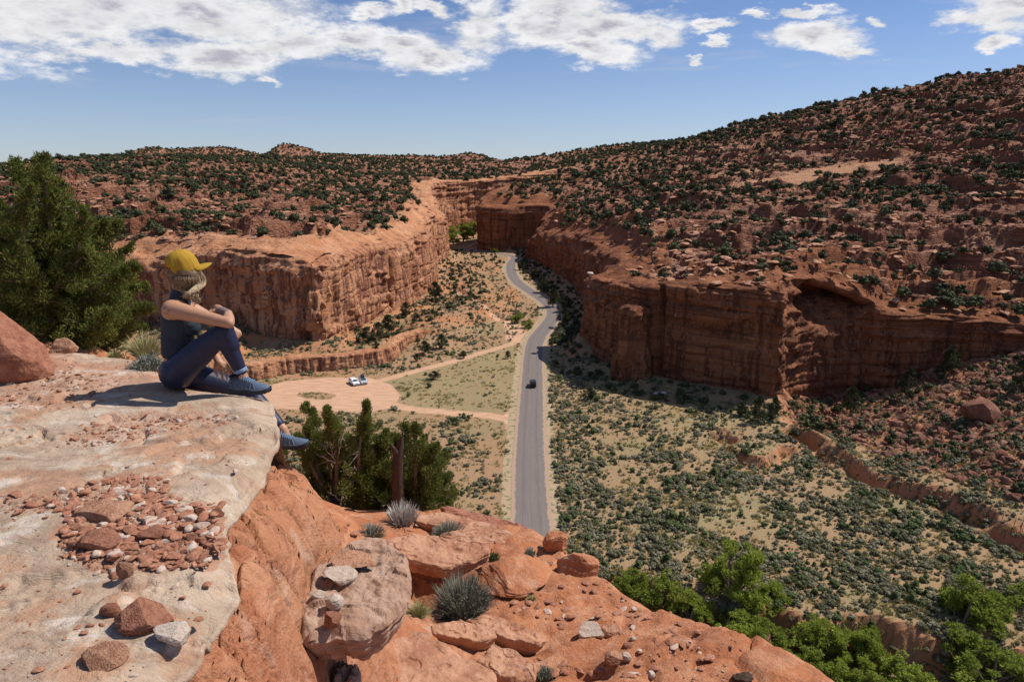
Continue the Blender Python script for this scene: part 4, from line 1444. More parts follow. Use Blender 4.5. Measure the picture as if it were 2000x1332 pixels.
# --- cottonwoods and green thickets at the bottom right
CT = [tree_proto('cottonwood', s_, M_COTT, kind='spread') for s_ in (91, 92, 93, 94)]
CW = [(1425, 1132, 84, 150, 175, 'tall cottonwood with a visible forked trunk, standing clear of the thicket'),
      (1232, 1140, 86, 90, 70, 'low bright green tree at the left end of the thicket'),
      (1300, 1165, 83, 120, 90, 'bright green tree in the thicket behind the orange slope, second from its left end'),
      (1352, 1205, 80, 120, 90, 'bright green tree in the thicket in front of the forked cottonwood'),
      (1425, 1235, 77, 130, 100, 'green tree in the thicket just below the forked cottonwood'),
      (1492, 1255, 76, 130, 110, 'green tree in the thicket right of the orange slope edge'),
      (1600, 1265, 76, 140, 130, 'airy dark green tree in the middle of the bottom right thicket'),
      (1690, 1265, 76, 130, 120, 'green tree between the airy tree and the large willow'),
      (1560, 1320, 71, 130, 110, 'bright green tree cut by the bottom edge beside the orange slope'),
      (1660, 1335, 70, 150, 120, 'dark green tree cut by the bottom edge below the airy tree'),
      (1770, 1340, 69, 150, 110, 'bright green tree cut by the bottom edge, left of the large willow'),
      (1885, 1225, 78, 190, 190, 'large light green willow in the bottom right corner'),
      (1985, 1235, 80, 170, 190, 'light green willow at the right edge, behind the large willow'),
      (1935, 1320, 71, 200, 130, 'light green tree at the very bottom right corner'),
      (1505, 1165, 84, 90, 60, 'low green bush tree right of the forked cottonwood trunk')]
for i, (px, py, Yc, wp_, hp_, lb) in enumerate(CW):
    x_, y_, zc = atY(px, py, Yc)
    dep = Yc * CP + (CH - zc) * SP
    g = min(float(height_at(x_, y_)), zc - 2.0)
    hh = hp_ * dep / 1333 / 0.90
    top = zc + hh * .45
    hh = max(hh, (top - g) * .98)
    place_tree('cottonwood_tree', CT[i % 4], (x_, y_, top - hh), hh, wp_ * dep / 1333 * 1.2, lb, 'tree', 'green trees along the wash at the bottom right', RNG.rand() * 6.28)
# green trees at the far end of the canyon and by the creek
for i, (px, Yc, h, w_, lb) in enumerate([(885, 540, 15, 18, 'bright green cottonwood at the far end of the canyon, leftmost'),
                                         (905, 560, 16, 20, 'bright green cottonwood at the far end of the canyon, in the middle'),
                                         (925, 590, 15, 18, 'bright green cottonwood at the far end of the canyon, next to the shaded block'),
                                         (1010, 258, 4.5, 7, 'light green bush tree beside the sandbar near the road bend'),
                                         (1030, 250, 3.5, 6, 'green bush tree between the sandbar and the road bend'),
                                         (965, 488, 4, 8, 'dark green tree beside the distant road')]):
    x_, y_ = plan(px, Yc)
    place_tree('cottonwood_tree', CT[i % 4], (x_, y_, height_at(x_, y_) - .2), h, w_, lb, 'tree', 'green trees inside the canyon', i * 1.3)
print('scatter done')
# ------------------------------------------------------------------ the photographer's ledge
ZS = CH - 1.42


def fg_mat(name, cols, kind):
    m_, q = material(name, 0.9, 0.15)
    p = q.pos()
    wp = q.vm('ADD', p, q.vm('SCALE', q.vm('SUBTRACT', q.noise(p, 1.1, 4, out=1), (.5, .5, .5)), 0.9))
    n1 = q.noise(p, 1.3, 5, 0.6); n2 = q.noise(p, 9, 7, 0.68); n3 = q.noise(wp, 2.6, 6, 0.6)
    if kind == 'slab':
        c = q.mix(q.mr(n1, 0.35, 0.62), cols[0], cols[1])
        c = q.mix(q.mr(n3, 0.50, 0.60), c, cols[2])
        c = q.mix(q.m('MULTIPLY', q.mr(q.noise(p, 3.1, 6, .6), 0.55, 0.68), 0.8), c, cols[3])
        lines = q.noise(q.vm('MULTIPLY', wp, (1.0, 5.5, 1.0)), 2.6, 7, 0.66)
        c = q.mix(q.m('MULTIPLY', q.mr(lines, 0.50, 0.62), 0.55), c, (0.36, 0.215, 0.15, 1))
        c = q.mix(q.m('MULTIPLY', q.mr(lines, 0.44, 0.36), 0.45), c, (0.70, 0.60, 0.52, 1))
        c = q.mix(q.m('MULTIPLY', q.mr(n2, 0.56, 0.72), 0.6), c, cols[4])
        dirt = q.attr('dirt').outputs['Fac']
        c = q.mix(dirt, c, q.mix(n2, (0.40, 0.175, 0.10, 1), (0.52, 0.27, 0.17, 1)))
        sn = q.n('ShaderNodeNewGeometry').outputs['Normal']
        s3 = q.n('ShaderNodeSeparateXYZ'); q.L.new(sn, s3.inputs[0])
        spots = q.mr(q.vor(p, 26, out=0), 0.10, 0.03)
        c = q.mix(q.m('MULTIPLY', spots, q.m('MULTIPLY', q.mr(n1, .5, .6), 0.7)), c, (0.22, 0.13, 0.09, 1))
        h = q.m('ADD', q.m('MULTIPLY', lines, 0.9), q.m('MULTIPLY', n2, 0.7))
        h = q.m('ADD', h, q.m('MULTIPLY', q.noise(p, 40, 5, .7), 0.25))
        nb = bump(q, h, 0.95, 0.035)
    else:
        c = q.mix(q.mr(n1, 0.35, 0.62), cols[0], cols[1])
        c = q.mix(q.mr(n3, 0.47, 0.62), c, cols[2])
        c = q.mix(q.m('MULTIPLY', q.mr(n2, 0.52, 0.70), 0.55), c, cols[3])
        lines = q.noise(q.vm('MULTIPLY', wp, (2.4, 1.2, 5.0)), 1.6, 6, 0.6)
        c = q.mix(q.m('MULTIPLY', q.mr(lines, 0.50, 0.64), 0.5), c, cols[4])
        c = q.mix(q.m('MULTIPLY', q.mr(q.noise(p, 2.2, 3), .62, .72), 0.5), c, (0.60, 0.42, 0.31, 1))
        h = q.m('ADD', q.m('MULTIPLY', lines, 0.7), q.m('MULTIPLY', n2, 0.8))
        h = q.m('ADD', h, q.m('MULTIPLY', q.noise(p, 45, 5, .7), 0.3))
        nb = bump(q, h, 0.95, 0.06)
    q.L.new(c, q.b.inputs['Base Color'])
    q.L.new(nb, q.b.inputs['Normal'])
    return m_


M_SLAB = fg_mat('pale_sandstone', [(0.40, 0.285, 0.20, 1), (0.56, 0.425, 0.31, 1), (0.48, 0.28, 0.175, 1), (0.72, 0.64, 0.54, 1), (0.27, 0.18, 0.12, 1)], 'slab')
M_ORG = fg_mat('orange_sandstone', [(0.53, 0.24, 0.125, 1), (0.45, 0.175, 0.088, 1), (0.59, 0.29, 0.165, 1), (0.56, 0.33, 0.22, 1), (0.26, 0.10, 0.06, 1)], 'org')
M_BENCH = fg_mat('bench_sandstone', [(0.53, 0.215, 0.10, 1), (0.44, 0.165, 0.078, 1), (0.58, 0.275, 0.15, 1), (0.56, 0.32, 0.21, 1), (0.33, 0.13, 0.075, 1)], 'org')
M_BRN = rock_mat('brown_sandstone', [(0.40, 0.265, 0.19, 1), (0.45, 0.28, 0.20, 1), (0.36, 0.21, 0.14, 1), (0.54, 0.39, 0.30, 1)], 2.2, 0.9, 0.025, 0.6)
M_REDB = rock_mat('red_sandstone_rock', [(0.36, 0.15, 0.09, 1), (0.42, 0.195, 0.12, 1), (0.27, 0.105, 0.065, 1), (0.48, 0.27, 0.19, 1)], 3.0, 0.8, 0.014, 0.5)
M_PEB = rock_mat('gravel_stone', [(0.34, 0.145, 0.085, 1), (0.47, 0.235, 0.145, 1), (0.26, 0.105, 0.065, 1), (0.52, 0.30, 0.20, 1)], 1.5, 0.5, 0.003, 0.4)
M_PEBP = rock_mat('pale_gravel_stone', [(0.52, 0.38, 0.29, 1), (0.60, 0.50, 0.42, 1), (0.45, 0.30, 0.22, 1), (0.66, 0.58, 0.50, 1)], 1.5, 0.5, 0.003, 0.4)
M_FLAG = rock_mat('flagstone', [(0.46, 0.25, 0.155, 1), (0.52, 0.27, 0.165, 1), (0.36, 0.165, 0.095, 1), (0.56, 0.36, 0.25, 1)], 1.6, 0.9, 0.018, 0.6)
M_PALER = rock_mat('pale_stone', [(0.58, 0.47, 0.38, 1), (0.66, 0.58, 0.50, 1), (0.50, 0.36, 0.27, 1), (0.70, 0.64, 0.58, 1)], 3.0, 0.6, 0.015, 0.4)

EDGE = [(532, 776), (541, 800), (547, 822), (549, 840), (543, 852), (531, 862), (523, 885), (515, 905), (500, 933), (488, 950), (470, 968), (452, 985),
        (440, 1000), (438, 1012), (447, 1030), (449, 1050), (455, 1070), (463, 1090), (470, 1110), (473, 1128), (462, 1145), (452, 1160), (440, 1180),
        (425, 1195), (405, 1212), (398, 1235), (385, 1255), (372, 1275), (345, 1300), (318, 1318), (300, 1335), (280, 1400), (255, 1500), (235, 1700)]
_e = sorted([tuple(atZ(a, b, ZS)[:2])[::-1] for a, b in EDGE])
EY = np.array([a for a, b in _e]); EX = np.array([b for a, b in _e])
_bk = [(-900, 688), (0, 690), (120, 686), (220, 688), (300, 695), (330, 735), (370, 748), (440, 756), (500, 764), (530, 771)]
_b = sorted([tuple(atZ(a, b, ZS)[:2]) for a, b in _bk])
BX = np.array([a for a, b in _b]); BY = np.array([b for a, b in _b])
GRAVEL = [  # photo polygons of gravel patches on the slab, density
    ([(100, 960), (250, 920), (330, 935), (335, 990), (440, 980), (440, 1060), (400, 1105), (250, 1110), (110, 1085), (120, 1010)], 1.0),
    ([(120, 850), (190, 810), (290, 800), (370, 810), (360, 835), (250, 860), (130, 870)], 0.8),
    ([(300, 825), (380, 800), (450, 800), (450, 818), (400, 822)], 0.7), ([(392, 780), (410, 780), (450, 830), (430, 830)], .6),
    ([(0, 960), (120, 965), (120, 1000), (0, 1000)], 0.6), ([(0, 735), (230, 725), (240, 760), (100, 790), (0, 795)], 0.7), ([(0, 700), (120, 700), (200, 735), (0, 740)], .6),
    ([(250, 950), (340, 960), (420, 1050), (300, 1050)], 0.9)]


def slab_h(XX, YY):
    flat_ = 1 - 0.9 * np.exp(-((XX + 1.85) / 0.7) ** 4 - ((YY - 4.3) / 0.35) ** 4)
    warp = 0.5 * fbm(XX / 1.1, YY / 1.1, 7, 4)
    hh = 0.06 * fbm(XX / 1.3, YY / 1.3, 2, 3) + 0.05 * warp
    st = 0.03
    uu = (hh + 0.016 * fbm(XX / .25, YY / .25, 5, 4)) / st
    f = uu - np.floor(uu)
    hh = hh + st * (sstep(.45, .55, f) - f) * 0.95
    cr = fbm(XX / .9 + .2 * warp, YY / .5, 11, 3)
    hh = hh - 0.045 * sstep(.022, 0, np.abs(cr)) * sstep(-.1, .2, fbm(XX, YY, 12, 2)) + 0.007 * fbm(XX / .07, YY / .07, 3, 3)
    pit = cells(XX / .16, YY / .16, 1.7, 44)[1]
    hh = hh - 0.010 * sstep(.5, .75, pit) * sstep(0, .3, fbm(XX / .7, YY / .7, 13, 2))
    return hh * flat_


def slab_z(x, y):
    return ZS + slab_h(np.atleast_1d(np.asarray(x, float)), np.atleast_1d(np.asarray(y, float)))


def slabmesh():
    n, m, k = 340, 290, 34
    r = np.linspace(0, 1, n)
    Yr = np.exp(np.interp(r, [0, 0.12, 1], [math.log(0.5), math.log(1.5), math.log(7.2)]))
    xe = np.interp(Yr, EY, EX) - 0.02 + 0.022 * fbm(Yr / 0.12, Yr * 0, 3.0, 4)
    # beyond the farthest edge point the slab is bounded by its back line
    xl = -1.15 * Yr - 0.6
    u = np.linspace(0, 1, m)
    XX = xl[:, None] + (xe - xl)[:, None] * u[None]
    YY = np.repeat(Yr[:, None], m, 1)
    e = XX - xe[:, None]
    back = YY - np.interp(XX, BX, BY) - 0.03 * fbm(XX / .3, YY / .3, 1, 3)
    edge_d = np.maximum(e, back)
    hh = slab_h(XX, YY)
    ZZ = ZS + hh - 0.05 * sstep(-0.22, 0.0, edge_d) ** 2
    # the outcrop drops behind
    ZZ = ZZ - np.where(back > 0, np.minimum(0.55, 3.5 * back), 0)
    # side face columns: rounded nose, then undercut
    v = np.linspace(0, 1, k)[1:]
    dn = 0.42 * v ** 1.2
    outw = 0.020 * np.sin(np.minimum(v * 8, math.pi)) - 0.60 * np.clip(v - 0.15, 0, 1)
    SX = np.repeat(xe[:, None], k - 1, 1) + outw[None]
    SY = np.repeat(Yr[:, None], k - 1, 1)
    SZ = ZZ[:, -1:] - dn[None]
    nn = 0.05 * fbm(SX / .2, SY / .2, SZ / .12, 4) + 0.02 * fbm(SY / 1.5, SZ / .035, 4, 3)
    SX = SX + nn * sstep(0, 0.2, v)[None] - (1.0 * sstep(2.7, 1.8, Yr))[:, None] * np.clip(v - .08, 0, 1)[None]
    V_ = np.concatenate([np.stack([XX, YY, ZZ], -1), np.stack([SX, SY, SZ], -1)], 1)
    mm = V_.shape[1]
    dirt = np.zeros(V_.shape[:2])
    pxs = lambda poly: [tuple(atZ(a, b, ZS)[:2]) for a, b in poly]
    dj = 0.12
    jx, jy = XX + dj * fbm(XX / .2, YY / .2, 20, 3), YY + dj * fbm(XX / .2, YY / .2, 21, 3)
    for poly, dd in GRAVEL:
        dirt[:, :m] = np.maximum(dirt[:, :m], inside(jx, jy, pxs(poly)) * dd * 0.75 * sstep(-.3, .15, fbm(XX / .15, YY / .15, 22, 3)))
    dirt[:, :m] = np.maximum(dirt[:, :m], 0.8 * sstep(3.9, 4.6, YY + .3 * fbm(XX / .6, YY / .6, 23, 3)) * (XX < -2.0) * sstep(-.2, .2, fbm(XX / .5, YY / .25, 24, 3)))
    F = grid_faces(n, mm)
    sidecol = np.zeros((n, mm), bool); sidecol[:, m:] = True
    badside = sidecol & (np.repeat(Yr[:, None], mm, 1) > np.interp(xe, BX, BY)[:, None] + .02)
    cent = V_.reshape(-1, 3)[F].mean(1)
    keep = (cent[:, 1] < np.interp(cent[:, 0], BX, BY) + 0.20) & ~badside.ravel()[F].any(1)
    vv, ff, at = compact(V_.reshape(-1, 3), F[keep], dict(dirt=dirt))
    tag(link('ledge_slab', mesh_np('ledge_slab', vv, ff, M_SLAB, True, at)), 'broad flat pale sandstone ledge the woman sits on', 'rock ledge')


slabmesh()

# --- lower bench
def Pz(px, py, z):
    p = atZ(px, py, CH + z)
    return (p[0], p[1], p[2])


BEN = [(900, 5, -4.35), (900, 7, -4.87), (900, 8.9, -5.2), (900, 10.3, -5.5), (850, 12, -6.3), (700, 4.6, -3.75), (700, 8, -5.2), (700, 12, -6.5), (700, 14, -7.4),
       (560, 4.6, -3.0), (600, 3.4, -2.95), (720, 3.6, -3.4), (800, 4.4, -4.0), (560, 12, -6.3), (560, 8, -4.6), (300, 5.5, -2.05), (300, 8, -2.5), (300, 11, -3.3), (0, 5.5, -1.9), (0, 9, -2.3), (0, 12, -3.0),
       (-400, 5.5, -1.9), (-400, 10, -2.4), (1000, 6.2, -4.8), (1100, 5.4, -4.64), (1100, 8.3, -5.05), (1000, 9.2, -5.27), (1200, 7.2, -4.87), (1200, 5, -4.35), (1300, 6.5, -4.78),
       (1400, 5.9, -4.5), (1400, 4, -4.0), (1560, 5.0, -4.33), (1560, 3.5, -3.9), (1900, 4, -4.1), (1900, 3, -3.7), (2400, 3.5, -4.2), (1000, 3, -4.0), (400, 3, -2.6), (0, 2.5, -2.2), (-400, 2.5, -2.2)]
BTP = tps([((a - 1000) / 1333.0 * 1.0, math.log(b), c) for a, b, c in BEN], 5e-3)


def bench_z(X_, Y_, detail=True):
    pxb = (X_ / (Y_ * CP + np.clip(0.85 + X_ * .25, .45, 1.15))) * 1333 + 1000
    pxb = np.clip(pxb, -500, 2500)
    z = BTP((pxb - 1000) / 1333.0, np.log(np.clip(Y_, 1.8, 14)))
    re = np.interp(pxb, [-500, 0, 300, 450, 600, 760, 830, 870, 950, 1040, 1100, 1150, 1200, 1300, 1400, 1560, 1800, 2200],
                   [13, 12, 12.5, 12.5, 13.5, 13, 11.6, 10.6, 9.9, 9.3, 8.5, 7.8, 7.3, 6.55, 6.0, 5.15, 4.3, 3.4])
    re = re + 0.12 * fbm(X_ / .8, Y_ / .8, 31, 3)
    t = np.maximum(0, Y_ - re)
    z = z - 1.15 * t ** 1.55
    if detail:
        z = z - 0.75 * np.exp(-(((X_ + .92) / .60) ** 2 + ((Y_ - 7.35) / .42) ** 2) ** 2)
        z = z + 0.16 * fbm(X_ / 1.6, Y_ / 1.6, 32, 3) + 0.07 * fbm(X_ / .4, Y_ / .4, 33, 4)
        rg = fbm(X_ / 1.1 + .5 * fbm(X_ / 2, Y_ / 2, 34, 2), Y_ / .7, 35, 3)
        c1_, e1_ = cells(X_ / 1.3 + .4 * rg, Y_ / .8, 3.3, 61)
        z = z + .12 * (c1_ - .5) * sstep(0, .12, e1_) - .05 * sstep(.05, 0, e1_)
        z = z - 0.05 * sstep(.06, 0, np.abs(rg)) - 0.012 * fbm(X_ / .1, Y_ / .1, 36, 3)
    return z + CH


def bench():
    n, m = 310, 370
    Yb = np.exp(np.linspace(math.log(1.6), math.log(26), n)); ab = np.linspace(-1.15, 1.15, m)
    XX = ab[None] * Yb[:, None]; YY = np.repeat(Yb[:, None], m, 1)
    ZZ = np.maximum(bench_z(XX, YY), -1.5)
    ZZ = np.where(ZZ < 5, ZZ, ZZ)
    tag(link('orange_slope', mesh_np('orange_slope', np.stack([XX, YY, ZZ], -1), grid_faces(n, m), M_BENCH, True)),
        'smooth orange sandstone slope falling away to the right of the ledge', 'rock slope')


bench()

# --- orange rounded mass under the slab
OPT = [(525, 872, -1.93), (560, 882, -1.97), (600, 897, -2.05), (640, 942, -2.2), (670, 995, -2.38), (700, 1045, -2.55), (560, 930, -2.0), (600, 980, -2.15),
       (560, 1000, -2.03), (620, 1040, -2.3), (520, 960, -1.9), (480, 1000, -1.84), (560, 1100, -2.1), (640, 1080, -2.42), (480, 1100, -1.87), (560, 1180, -2.15),
       (440, 1190, -1.84), (520, 1250, -2.05), (600, 1240, -2.32), (440, 1290, -1.9), (520, 1345, -2.12), (400, 1345, -1.86), (620, 1320, -2.45), (660, 1120, -2.52),
       (700, 1150, -2.66), (680, 1250, -2.66), (380, 1000, -1.8), (380, 1200, -1.8), (480, 880, -1.88)]
OC = [Pz(*p) for p in OPT]
OTP = tps([(a, b, c) for a, b, c in OC], 1e-3)
OPOLY = [Pz(*p)[:2] for p in [(440, 860, -1.88), (525, 868, -1.93), (575, 878, -2.0), (604, 896, -2.05), (640, 940, -2.2), (668, 990, -2.38), (695, 1040, -2.5), (670, 1075, -2.45),
                              (635, 1110, -2.38), (605, 1200, -2.33), (600, 1300, -2.35), (590, 1400, -2.3), (560, 1600, -2.2), (300, 1700, -1.9), (250, 1200, -1.8), (330, 950, -1.8)]]


def orange_mass():
    xs = np.arange(-2.8, -0.3, 0.0105); ys = np.arange(0.9, 5.5, 0.013)
    XX, YY = np.meshgrid(xs, ys)
    d, _, _ = seg_dist(XX, YY, OPOLY + [OPOLY[0]])
    ins = inside(XX, YY, OPOLY)
    sd = np.where(ins, d, -d)
    wx = 0.35 * fbm(XX / .8, YY / .8, 41, 3)
    zz = OTP(XX, YY)
    zz = zz - 0.25 * sstep(0.28, 0.0, sd) ** 2
    o = np.maximum(0, -sd)
    zz = zz - 3.2 * np.minimum(o, 0.35) - 1.5 * np.maximum(0, o - .35)
    zz = zz + 0.09 * fbm(XX / .45 + wx, YY / .45, 42, 4) + 0.012 * fbm(XX / .07, YY / .07, 43, 4)
    # curling cross-bedding grooves
    g = fbm((XX * .75 - YY * .45) / .22 + 2.2 * wx, (XX * .45 + YY * .75) / 1.1 + wx, 44, 4)
    zz = zz - 0.075 * sstep(.06, 0, np.abs(g)) + 0.05 * g - 0.03 * sstep(.05, 0, np.abs(fbm(XX / .3 + wx, YY / .2, 48, 3)))
    cv_, ce_ = cells(XX / .55 + wx, YY / .5, 2.2, 31)
    zz = zz + 0.10 * (cv_ - .5) * sstep(0, .18, ce_) - 0.05 * sstep(.07, 0, ce_) * (cv_ > .45)
    F = grid_faces(*XX.shape)
    keep = ((sd > -0.75)[:-1, :-1]).ravel()
    V_ = np.stack([XX, YY, zz], -1).reshape(-1, 3)
    v, f, _ = compact(V_, F[keep], {})
    tag(link('orange_rock', mesh_np('orange_rock', v, f, M_ORG, True)), 'big rounded orange rock mass under the pale ledge with curled grooves', 'rock')


orange_mass()


def bench_hit(px, py):
    zq = -4.7
    for _ in range(25):
        p = atZ(px, py, CH + zq); zn = float(bench_z(np.array([p[0]]), np.array([p[1]]))[0]) - CH
        zq = zq * .5 + zn * .5
    return np.array([p[0], p[1], CH + zq])


def plate(name, outline, z, thick, mat, label, cat='rock', tilt=(0, 0), n=90, rings=26, side=14, rnd=0.12, rough=0.028, under=0.15, seed=0, dome=0.0, grp=None):
    """stone with the given top outline (photo positions at height z), real thickness and layered sides"""
    if z < -3.5 and cat != 'rock shelf' and name != 'rock_block':
        cc = np.mean(outline, 0)
        z = float(bench_hit(cc[0], min(cc[1], 1320))[2]) - CH + 0.95 * thick
    W_ = np.array([Pz(a, b, z) for a, b in outline])
    c = W_.mean(0)
    P = [tuple(w[:2]) for w in W_]; P = P + [P[0]]
    for _ in range(1):
        r = []
        for a, b in zip(P[:-1], P[1:]):
            r.append((a[0] * .93 + b[0] * .07, a[1] * .93 + b[1] * .07)); r.append((a[0] * .07 + b[0] * .93, a[1] * .07 + b[1] * .93))
        P = r + [r[0]]
    P = np.array(P); s = np.concatenate([[0], np.cumsum(np.hypot(*np.diff(P, axis=0).T))]); t = np.linspace(0, s[-1], n, endpoint=False)
    ox = np.interp(t, s, P[:, 0]) - c[0]; oy = np.interp(t, s, P[:, 1]) - c[1]
    R = np.hypot(ox, oy).mean()
    kk = np.random.RandomState(seed + 900).rand(14) * .16 - .08
    j = 1 + 0.06 * fbm(ox / (R * .35) + seed, oy / (R * .35), seed, 4) + np.interp(np.arange(n) / n * 14, np.arange(15), np.append(kk, kk[0]))
    ox, oy = ox * j, oy * j
    f = np.concatenate([np.linspace(0.02, 1, rings), np.ones(side)])
    q_ = np.concatenate([np.zeros(rings), np.linspace(0, 1, side + 1)[1:]])
    infl = 1 + (0.03 * np.sin(q_ * math.pi) - under * q_)
    xx = ox[None] * (f * infl)[:, None]; yy = oy[None] * (f * infl)[:, None]
    rd = rnd * thick
    zt = -rd * np.clip((f - (1 - rd / R)) / (rd / R), 0, 1) ** 2 * (q_ == 0) + dome * (1 - f ** 2)
    zt = np.where(q_ > 0, -rd - (thick - rd) * q_, zt)
    zz = np.repeat(zt[:, None], n, 1)
    xs_, ys_ = xx + c[0], yy + c[1]
    nf = rough * 2.2 * fbm(xs_ / (R * .5), ys_ / (R * .5), seed + 1, 5) + rough * .6 * fbm(xs_ / .07, ys_ / .07, seed + 2, 3)
    stepn = fbm(xs_ / (R * .8), ys_ / (R * .8), seed + 4, 3) * 3.0
    nf = nf + rough * (sstep(.42, .58, stepn - np.floor(stepn)) + np.floor(stepn)) * 0.7
    zz = zz + nf * (q_ == 0)[:, None] + nf[rings - 1][None] * (q_ > 0)[:, None]
    lay = 1 + (0.09 * fbm(np.arctan2(yy, xx) * 1.5, (zz) / .035, seed + 3, 4) + 0.04 * fbm(xs_ / .12, ys_ / .12, zz / .12 + seed, 3)) * (q_ > 0)[:, None] * min(1, 0.35 / R + .3)
    xx, yy = xx * lay, yy * lay
    zz = zz + xx * tilt[0] + yy * tilt[1]
    V_ = np.stack([xx, yy, zz], -1).reshape(-1, 3)
    V_ = np.concatenate([V_, [[0, 0, zt[0] + 0.0], [0, 0, -thick]]])
    nr = len(f); F4 = grid_faces(nr, n, wrap=True)
    i = np.arange(n); i2 = (i + 1) % n
    F3 = np.concatenate([np.stack([i2, i, np.full(n, nr * n)], 1), np.stack([(nr - 1) * n + i, (nr - 1) * n + i2, np.full(n, nr * n + 1)], 1)])
    V_[nr * n, 2] = V_[:n, 2].mean()
    o = link(name, mesh_np(name, V_, [F3, F4], mat, False), loc=tuple(c))
    me = o.data
    return tag(o, label, cat, grp)


plate('boulder', [(612, 1120), (640, 1075), (700, 1050), (752, 1055), (788, 1088), (803, 1135), (796, 1172), (765, 1205), (712, 1225), (650, 1240), (598, 1250), (583, 1190)], -2.42, 0.27, M_BRN,
      'large smooth brown boulder with flat top and dark undercut wedged beside the orange rock', 'boulder', rnd=0.16, rough=0.03, under=0.30, seed=1, dome=0.03, rings=50, side=26, n=200)
plate('rock_shelf', [(745, 1050), (800, 1040), (850, 1043), (872, 1055), (945, 1060), (957, 1078), (925, 1096), (860, 1104), (800, 1096), (776, 1080)], -4.62, 0.20, M_FLAG,
      'overhanging reddish rock shelf above the dark hollow', 'rock shelf', rough=0.02, seed=2, n=160, rings=34, side=16)
plate('rock_block', [(765, 1058), (860, 1058), (930, 1068), (925, 1082), (850, 1088), (780, 1085)], -4.86, 0.75, M_REDB, 'dark red rock under the overhanging shelf', 'rock', seed=21, under=.1)
plate('flagstone', [(858, 990), (885, 990), (960, 1008), (1018, 1022), (1044, 1036), (1000, 1037), (940, 1024), (882, 1008)], -5.1, 0.16, M_REDB,
      'long dark tilted flagstone at the far edge of the slope beside the road', 'flagstone', seed=3, rough=.015, n=120)
plate('flagstone', [(805, 1004), (866, 1000), (950, 1020), (1005, 1040), (960, 1046), (880, 1032), (812, 1018)], -5.3, 0.12, M_FLAG,
      'thin layered flagstone in front of the long tilted one', 'flagstone', seed=4, rough=.015, n=120)
plate('flagstone', [(850, 1040), (930, 1032), (1010, 1044), (1040, 1052), (985, 1062), (900, 1058)], -5.25, 0.08, M_FLAG,
      'low broken flagstone lying between the bush and the road edge', 'flagstone', seed=5, rough=.02, n=100)
plate('flagstone', [(718, 1292), (738, 1262), (790, 1238), (850, 1250), (905, 1280), (965, 1310), (990, 1345), (850, 1365), (740, 1352), (714, 1322)], -3.92, 0.22, M_FLAG,
      'big flat pinkish flagstone cut by the bottom edge of the picture', 'flagstone', seed=6, rough=.014, n=180, rings=40, side=16, under=.25)
plate('flagstone', [(838, 1216), (895, 1210), (955, 1222), (972, 1238), (945, 1252), (890, 1246), (845, 1234)], -4.22, 0.17, M_FLAG,
      'elongated flagstone below the grey bush, left of the pair', 'flagstone', seed=7, rough=.014, n=120, under=.2)
plate('flagstone', [(905, 1206), (960, 1198), (1030, 1222), (1066, 1243), (1050, 1254), (1000, 1249), (955, 1234)], -4.28, 0.17, M_FLAG,
      'elongated pinkish flagstone below the grey bush, right of the pair', 'flagstone', seed=8, rough=.014, n=120, under=.2)
plate('flagstone', [(928, 1288), (955, 1252), (1000, 1262), (1052, 1300), (1050, 1324), (1000, 1328), (950, 1308)], -4.15, 0.28, M_FLAG,
      'thick wedge shaped flagstone right of the big flat one', 'flagstone', seed=9, rough=.016, n=120, under=.2)
plate('rock', [(640, 1300), (665, 1286), (700, 1300), (708, 1335), (690, 1350), (645, 1345)], -2.9, 0.25, M_BRN, 'grey brown rock at the bottom edge left of the big flagstone', seed=10, n=90, dome=.03)
plate('rock', [(590, 1275), (615, 1262), (640, 1276), (632, 1296), (600, 1300)], -2.75, 0.16, M_BRN, 'small rounded rock under the brown boulder', seed=11, n=70, dome=.02)
plate('rock', [(540, 1290), (575, 1270), (600, 1300), (590, 1330), (550, 1330)], -2.5, 0.3, M_FLAG, 'pinkish broken rock at the bottom between the orange rock and the boulder', seed=25, n=80)


def rock_px(name, seed, mat, cx, cy, zb, wpx, hpx, label, cat='rock', sub=4, yk=0.8, **k):
    """a stone whose middle is seen at photo (cx, cy), resting near height zb, wpx x hpx pixels large"""
    p = atZ(cx, cy, CH + zb)
    if zb < -3.5: p = bench_hit(cx, min(cy, 1325))
    elif zb < -1.3 and zb > -1.5: p[2] = float(slab_z(p[0], p[1])[0])
    dep = p[1] * CP + (CH - p[2]) * SP
    v, f = rock_verts(sub, seed, **k)
    ext = v.max(0) - v.min(0)
    w_ = wpx * dep / 1333.0; h_ = hpx * dep / 1333.0
    s_ = (w_ / ext[0], w_ * yk / ext[1], h_ / ext[2])
    p[2] += (0.22 * ext[2] * s_[2] if zb < -1.3 else 0)
    o = link(name, mesh_np(name, v, f, mat, sub >= 5), loc=(p[0], p[1], p[2]), scl=s_)
    return tag(o, label, cat)


rock_px('boulder', 101, M_REDB, 22, 690, -1.25, 136, 170, 'big dark red boulder at the left edge behind the ledge', 'boulder', 5, flat=.9, planes=12, rough=.03)
rock_px('rock', 102, M_FLAG, 124, 688, -1.40, 52, 34, 'pinkish pointed rock at the foot of the juniper', sub=3, flat=.6)
rock_px('rock', 103, M_REDB, 272, 1190, -1.38, 98, 78, 'large red brown triangular rock on the pale ledge', sub=5, flat=.8, planes=13, rough=.025, cut=(.45, .8))
rock_px('rock', 104, M_PALER, 336, 1222, -1.385, 68, 44, 'flat whitish rock touching the triangular red rock', sub=4, flat=.45)
rock_px('rock', 105, M_REDB, 214, 1180, -1.39, 40, 34, 'small red brown rock left of the triangular rock', sub=3, flat=.7)
rock_px('rock', 106, M_FLAG, 205, 1285, -1.415, 90, 34, 'thin grey brown flake lying on the lower left of the ledge', sub=4, flat=.2)
